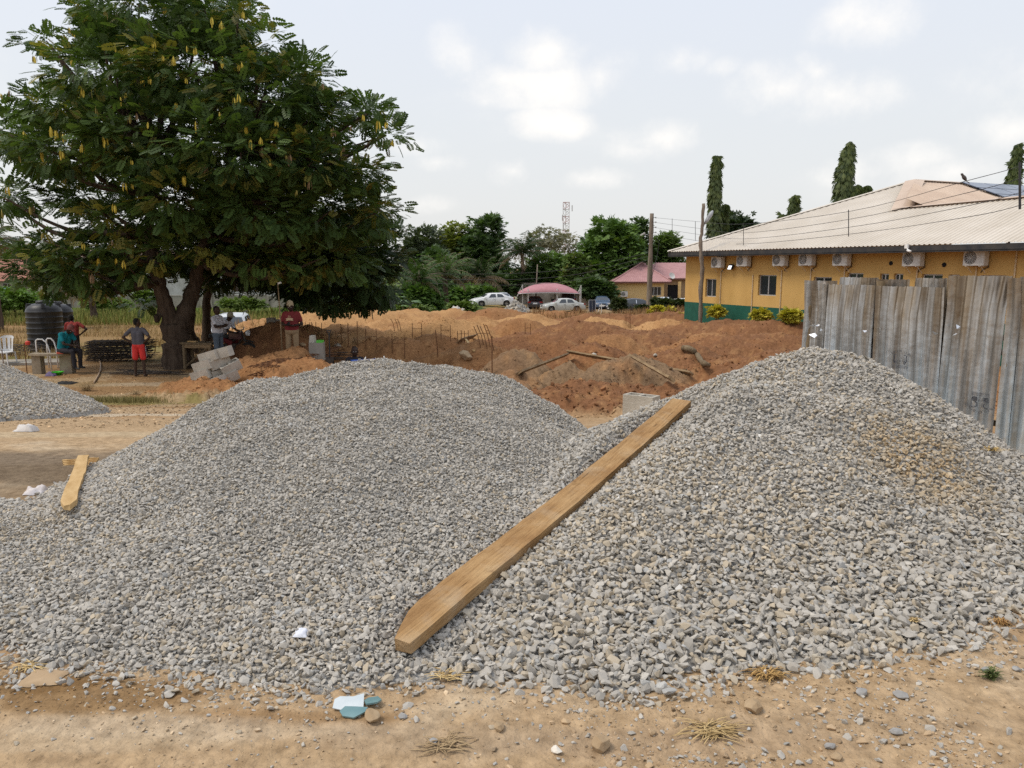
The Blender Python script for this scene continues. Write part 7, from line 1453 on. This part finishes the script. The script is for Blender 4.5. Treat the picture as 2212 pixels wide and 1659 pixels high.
def bench():
    bx, by, bz = TEAL_BASE; o = Vector((bx - .42, by - .02, bz)); g = Hz(o.x, o.y); r = tag(empty('bench', o, R(6)), 'curved concrete bench under the man in teal', 'bench'); m = M('bench_concrete', (.24, .19, .13), (.34, .28, .20), scale=5, rough=.95); vs = []; fs = []; n = 10; h = .46
    for i in range(n + 1):
        t = -1 + 2 * i / n; x = t * .62; y = .18 * t * t
        for dy, dz in ((-.19, 0), (.19, 0), (.19, -.055), (-.19, -.055)): vs.append((x, y + dy, h + dz))
    for i in range(n):
        for k in range(4): a = i * 4 + k; b = i * 4 + (k + 1) % 4; fs.append((a, a + 4, b + 4, b))
    fs += [(0, 1, 2, 3), (n * 4 + 3, n * 4 + 2, n * 4 + 1, n * 4)]; MB().add(vs, fs).build('seat', m, r); d = g - bz - .05
    for x, w in ((-.42, .25), (.38, .34)): MB().box((x, .10, (h - .056 + d) / 2), (w, .26, h - .056 - d), taper=.94).build('leg', m, r)
    c = o + Vector((.40, .0, h + .004)); ob = MB().box((0, 0, .025), (.36, .3, .05), bevel=.05).build('folded_cloth', cloth('red_rag', (.42, .09, .06)), None, False, c); tag(ob, 'folded red cloth on the bench beneath the seated man', 'cloth')
bench()
def yard():
    p = G(124, 811); b = tag(empty('basin', p), 'bright green plastic basin on the yard soil', 'basin'); m = M('green_plastic', (.05, .42, .02), (.07, .5, .03), scale=5, rough=.4); MB().lathe([(.09, 0), (.16, .09), (.175, .095), (.165, .085), (.10, .015), (.01, .012)], 20, cap=False).build('bowl', m, b, True); MB().lathe([(.16, .088), (.18, .09), (.18, .1), (.16, .098)], 20, cap=False).build('rim', m, b, True)
    rag('small purple rag beside the green basin', 110, 813, .26, .10, cloth('purple_rag', (.14, .11, .19)), 14, 'rag', 'rag', on=G); rag('flat black rubber scrap on the yard soil', 144, 830, .45, .06, M('rubber', (.02, .02, .02), rough=.9), 15, 'rubber_scrap', 'rubber scrap', on=G)
    hp = [G(214, 779), G(218, 790), G(216, 804), G(210, 818), G(203, 830)]; o = hp[0].copy(); mb = MB(); limb(mb, [q + Vector((0, 0, .03)) - o for q in hp], .022, .022, 6, 5, 0); tag(mb.build('hose', M('tan_hose', (.36, .25, .16), rough=.6), None, True, o), 'tan hose curving over the yard soil', 'hose')
    s = G(8, 790); w = tag(empty('white_chair', Vector((P(8, 745, 24.5).x, 24.5, Hz(P(8, 745, 24.5).x, 24.5)))), 'white moulded plastic chair back at the left edge', 'chair'); mw = M('white_plastic', (.62, .62, .61), (.7, .7, .69), scale=4, rough=.4); vs = []; fs = []; n = 12; m = 6
    for j in range(m + 1):
        for i in range(n + 1): a = -1.1 + 2.2 * i / n; z = .42 + .52 * j / m - (.12 * (a / 1.1) ** 4 if j == m else 0); rr = .27 - .05 * (1 - j / m); vs.append((rr * math.sin(a), .24 * math.cos(a) + .05 * j / m, z))
    for j in range(m):
        for i in range(n):
            if 1 <= j <= 4 and i % 3 == 1: continue
            a = j * (n + 1) + i; fs.append((a, a + 1, a + n + 2, a + n + 1))
    MB().add(vs, fs).build('backrest', mw, w, True); MB().box((0, 0, .42), (.44, .42, .03), bevel=.08).build('seat', mw, w)
    for x in (-.2, .2):
        for y in (-.2, .2): MB().tube([(x, y, .42), (x * 1.15, y * 1.15, 0)], [.025, .018], 6).build('leg', mw, w)
    for k, (x0, x1, lab) in enumerate(((77, 105, 'white bent tube hoop left of the man in teal'), (100, 120, 'second white bent tube hoop behind the man in teal'))):
        Y = 23.2 + .5 * k; a = P(x0, 733 - 2 * k, Y); z0 = Hz(a.x, Y); L_ = P(x1, 735, Y).x - a.x; h = a.z - z0; tag(MB().tube([(0, 0, 0), (0, 0, h * .96), (.05, 0, h), (L_ * .5, 0, h), (L_ * .8, 0, h * .9), (L_, 0, h * .65), (L_ * 1.02, 0, 0)], .022, 6).build('tube_hoop', m_white, None, True, Vector((a.x, Y, z0))), lab, 'hoop', 'white bent tubes')
    c = G(40, 790); sl = MB(); sl.box((0, 0, .03), (2.6, 1.1, .12), bevel=.04); tag(sl.build('concrete_slab', m_conc, None, False, on_ground(c.x, c.y + .5), (0, 0, R(12))), 'low concrete slab between the small heap and the bench', 'slab')
    t = G(425, 800); t.y += .4; t.z = Hz(t.x, t.y); r = tag(empty('workbench', t, R(-14)), 'rough timber workbench against the tree', 'workbench'); MB().box((0, 0, .80), (1.1, .5, .06)).build('top', m_wood_old, r); MB().box((.05, -.2, .72), (.9, .05, .12)).build('apron', m_plank2, r)
    for x in (-.45, .45):
        for y in (-.18, .18): MB().box((x, y, .385), (.08, .08, .77)).build('leg', m_wood_old, r)
    MB().tube([(-.4, -.2, .1), (.4, -.2, .7)], .03, 5).build('brace', m_wood_old, r); MB().box((-.2, -.1, .85), (.30, .12, .035)).build('offcut', m_yell, r)
yard()
# --- things round the trench
def trench_things():
    p = P(685, 757, 20.6); pr = tag(empty('concrete_pier', Vector((p.x, 20.6, p.z - .25))), 'grey concrete pier stub with a green bucket strip on top', 'pier'); MB().box((0, 0, .22), (.36, .3, .5)).build('shaft', m_conc, pr); MB().box((.1, -.05, .50), (.16, .2, .06)).build('top_strip', M('green_strip', (.1, .45, .05), rough=.5), pr); MB().box((-.12, .05, .56), (.14, .24, .18), taper=.8).build('cap', m_block, pr)
    q = P(712, 756, 19.6); sh = tag(empty('shovel', Vector((q.x, 19.6, q.z - .2))), 'shovel with a T handle stuck in the dirt near the trench', 'shovel'); h = P(712, 719, 19.6).z - q.z + .2; MB().tube([(0, 0, 0), (0, 0, h)], .016, 6).build('shaft', m_black, sh); MB().tube([(-.06, 0, h + .06), (-.03, 0, h), (.03, 0, h), (.06, 0, h + .06), (-.06, 0, h + .06)], .012, 6).build('grip', m_black, sh); MB().add([(-.11, 0, .02), (.11, 0, .02), (.09, .02, -.26), (0, .03, -.32), (-.09, .02, -.26)], [(0, 1, 2, 3, 4), (4, 3, 2, 1, 0)]).build('blade', m_steel, sh)
    w = P(795, 786, 18.9); wb = tag(empty('wheelbarrow', Vector((w.x, 18.9, w.z - .55)), R(25)), 'blue wheelbarrow with white handle tips at the trench', 'wheelbarrow'); bl = M('blue_steel', (.035, .10, .36), (.05, .13, .44), scale=5, rough=.5)
    vs = [(-.2, -.3, .32), (.2, -.3, .32), (.2, .3, .32), (-.2, .3, .32), (-.34, -.42, .6), (.34, -.42, .6), (.34, .42, .62), (-.34, .42, .62)]; MB().add(vs, [(3, 2, 1, 0), (0, 1, 5, 4), (1, 2, 6, 5), (2, 3, 7, 6), (3, 0, 4, 7)]).build('tray', bl, wb)
    q2 = Matrix.Rotation(R(90), 3, 'Y'); MB().lathe([(.10, -.04), (.17, -.04), (.19, 0), (.17, .04), (.10, .04)], 16, (0, .55, .19), rot=q2).build('wheel', m_tyre, wb, True)
    for s_ in (-1, 1): MB().tube([(s_ * .08, .55, .2), (s_ * .22, 0, .30), (s_ * .26, -.5, .5)], .02, 6).build('frame_tube', bl, wb); MB().tube([(s_ * .26, -.5, .5), (s_ * .27, -.62, .66), (s_ * .22, -.66, .80)], [.024, .026, .012], 7).build('handle', m_white, wb, True); MB().tube([(s_ * .22, -.2, .32), (s_ * .24, -.25, 0)], .018, 5).build('leg', bl, wb)
    a, b = P(600, 613, 21.5), P(609, 748, 21.5); o = Vector((b.x, 21.5, b.z - .3)); sp = tag(empty('ranging_pole', o), 'thin wooden ranging pole left of the man in maroon', 'pole'); MB().tube([(0, 0, 0), (a - o) * .5 + Vector((.01, 0, 0)), a - o], [.022, .018, .015], 6).build('pole', m_plank2, sp, True); MB().box(a - o + Vector((.05, 0, .02)), (.10, .03, .05), Matrix.Rotation(R(-20), 3, 'Y')).build('clip', m_white, sp)
trench_things()
# --- far yard: rubble, solar panel, sign, post
def rubble(label, px, py, w, h, n, seed, Y, mats):
    p = P(px, py, Y); o = Vector((p.x, Y, p.z)); r = tag(empty('rubble_heap', o), label, 'rubble'); rg = random.Random(seed); z0 = Hz(o.x, o.y) - o.z
    MB().lathe([(w * .62, min(z0, -.05)), (w * .42, h * .35), (w * .15, h * .72), (.05, h * .78)], 14).build('core', mats[0], r)
    for i in range(n):
        x = rg.uniform(-1, 1); y = rg.uniform(-.7, .3); z = h * max(0, 1 - math.hypot(x, y) * .95) + rg.uniform(-.05, .08); o2 = MB().box((0, 0, 0), (rg.uniform(.25, .5), rg.uniform(.2, .35), rg.uniform(.1, .24)), taper=rg.uniform(.8, 1)).build('chunk', mats[i % len(mats)], r, False, (x * w / 2, y * w / 2, z), (rg.uniform(-.7, .7), rg.uniform(-.7, .7), rg.uniform(0, 3)))
rubble('heap of broken grey concrete blocks in front of the white saloon', 1114, 676, 2.2, .85, 60, 3, 62, [m_conc, m_block, m_greyrock]); rubble('small heap of pale broken concrete left of the white saloon', 988, 674, .85, .38, 18, 4, 60, [m_block, m_sack])
def far_bits():
    Y = 64; b = P(1279, 674, Y); r = tag(empty('solar_panel', Vector((b.x, Y, b.z)), R(6)), 'framed solar panel standing upright near the blue car', 'solar panel'); w, h = .55, P(1279, 648, Y).z - b.z; q = Matrix.Rotation(R(-8), 3, 'X'); MB().box((0, 0, h / 2), (w, .03, h), q).build('cells', M('panel_cells', (.015, .02, .035), (.03, .035, .055), scale=6, rough=.2), r)
    f = MB(); [f.box(c, s, q) for c, s in (((-w / 2, -.004, h / 2), (.03, .045, h)), ((w / 2, -.004, h / 2), (.03, .045, h)), ((0, -.07, h), (w, .045, .03)), ((0, .06, 0), (w, .045, .03)), ((0, -.02, h / 2), (.012, .04, h)))]; f.build('frame', m_frame, r)
    s = P(1299, 674, Y); sg = tag(empty('small_sign', Vector((s.x, Y, s.z))), 'small blank white sign on a stake right of the solar panel', 'sign'); MB().box((0, 0, .32), (.05, .04, .75)).build('stake', m_white, sg); MB().box((0, -.03, .52), (.36, .02, .14)).build('board', m_white, sg); MB().tube([(-.3, 0, -.05), (-.15, 0, .35)], .025, 5).build('prop', m_white, sg)
    t = P(1161, 571, 90); u = P(1156, 672, 90); tag(MB().tube([(0, 0, 0), t - u], [.09, .06], 7).build('leaning_post', m_pole, None, True, u), 'pale slanting post rising behind the pink canopy', 'post')
far_bits()
# ------------------------------------------------------------------ loose earth and pebbles
m_clod = M('earth_clod', (.75, .75, .75), (1.1, 1.1, 1.1), scale=20, rough=.95, spec=.08, inst=True); CLODS = [hull_mesh('clod_shape', m_clod, 12 + i, (1, .8, .62), 500 + i, .2) for i in range(6)]
def clods():
    n = 42000; y = 10.8 * (56 / 10.8) ** RNG.random(n) ; u = -.42 + 1.1 * RNG.random(n); x = u * y; z, c = terrain(x, y, True); e = .12; hh = terrain(x, y + e) - z
    dens = sstep(.35, .65, fbm(x * .9, y * .9, 91, 3)) * .8 + .2; keep = (RNG.random(n) < dens) & (c[:, 0] > c[:, 2] * 2.0); x, y, z, c = x[keep], y[keep], z[keep], c[keep]; m = len(x)
    s = (.02 + .045 * RNG.random(m) ** 3) * np.exp(RNG.normal(0, .35, m)) * (1 + .012 * y); rot = np.stack([RNG.normal(0, .5, m), RNG.normal(0, .5, m), RNG.random(m) * 6.28], 1)
    t = c * (np.exp(RNG.normal(0, .22, (m, 1)))); o = scatter('earth_clods', np.stack([x, y, z + s * .15], 1), rot, np.repeat(s[:, None], 3, 1), np.clip(t, 0, 1), CLODS); tag(o, 'loose clods of brown earth over the dirt mounds', 'earth', kind='stuff')
clods()
def pebbles():
    P_ = []; n = 70000; y = 2.1 + 2.2 * RNG.random(n) ** 1.3; x = (-.85 + 1.7 * RNG.random(n)) * (y + .3); dens = np.clip(.10 + 1.1 * sstep(-.9, .3, x) * sstep(.35, .65, fbm(x * 2, y * 2, 95, 3)), 0, 1); free = np.ones(n, bool)
    for w in 'LR': h, s = heap_h(x, y, w); free &= s > .99; dens = np.maximum(dens, .9 * (1 - sstep(1.0, 1.10, s)))
    k = free & (RNG.random(n) < dens * .8); x, y = x[k], y[k]; z, c = terrain(x, y, True); m = len(x); s = (.003 + .021 * RNG.random(m) ** 4) * (.75 + .4 * sstep(-.6, .6, x)) * np.exp(RNG.normal(0, .35, m)); g = RNG.random(m) < (.25 + .35 * (s > .014)); t = np.where(g[:, None], stone_tint(m, x, y), c * np.exp(RNG.normal(0, .25, (m, 1))))
    nl = 9000; yl = 9 + 13 * RNG.random(nl); xl = (-.72 + .42 * RNG.random(nl)) * yl; zl, cl = terrain(xl, yl, True); sl = (.012 + .05 * RNG.random(nl) ** 4); tl = cl * np.exp(RNG.normal(0, .4, (nl, 1)))
    x, y, z, s, t = np.concatenate([x, xl]), np.concatenate([y, yl]), np.concatenate([z, zl]), np.concatenate([s, sl]), np.concatenate([t, tl]); m = len(x)
    o = scatter('pebbles', np.stack([x, y, z + s * .12], 1), np.stack([RNG.normal(0, .4, m), RNG.normal(0, .4, m), RNG.random(m) * 6.28], 1), np.repeat(s[:, None], 3, 1), np.clip(t, 0, 1), STONES); tag(o, 'small pebbles and crumbs of soil on the bare ground', 'pebbles', kind='stuff')
pebbles()
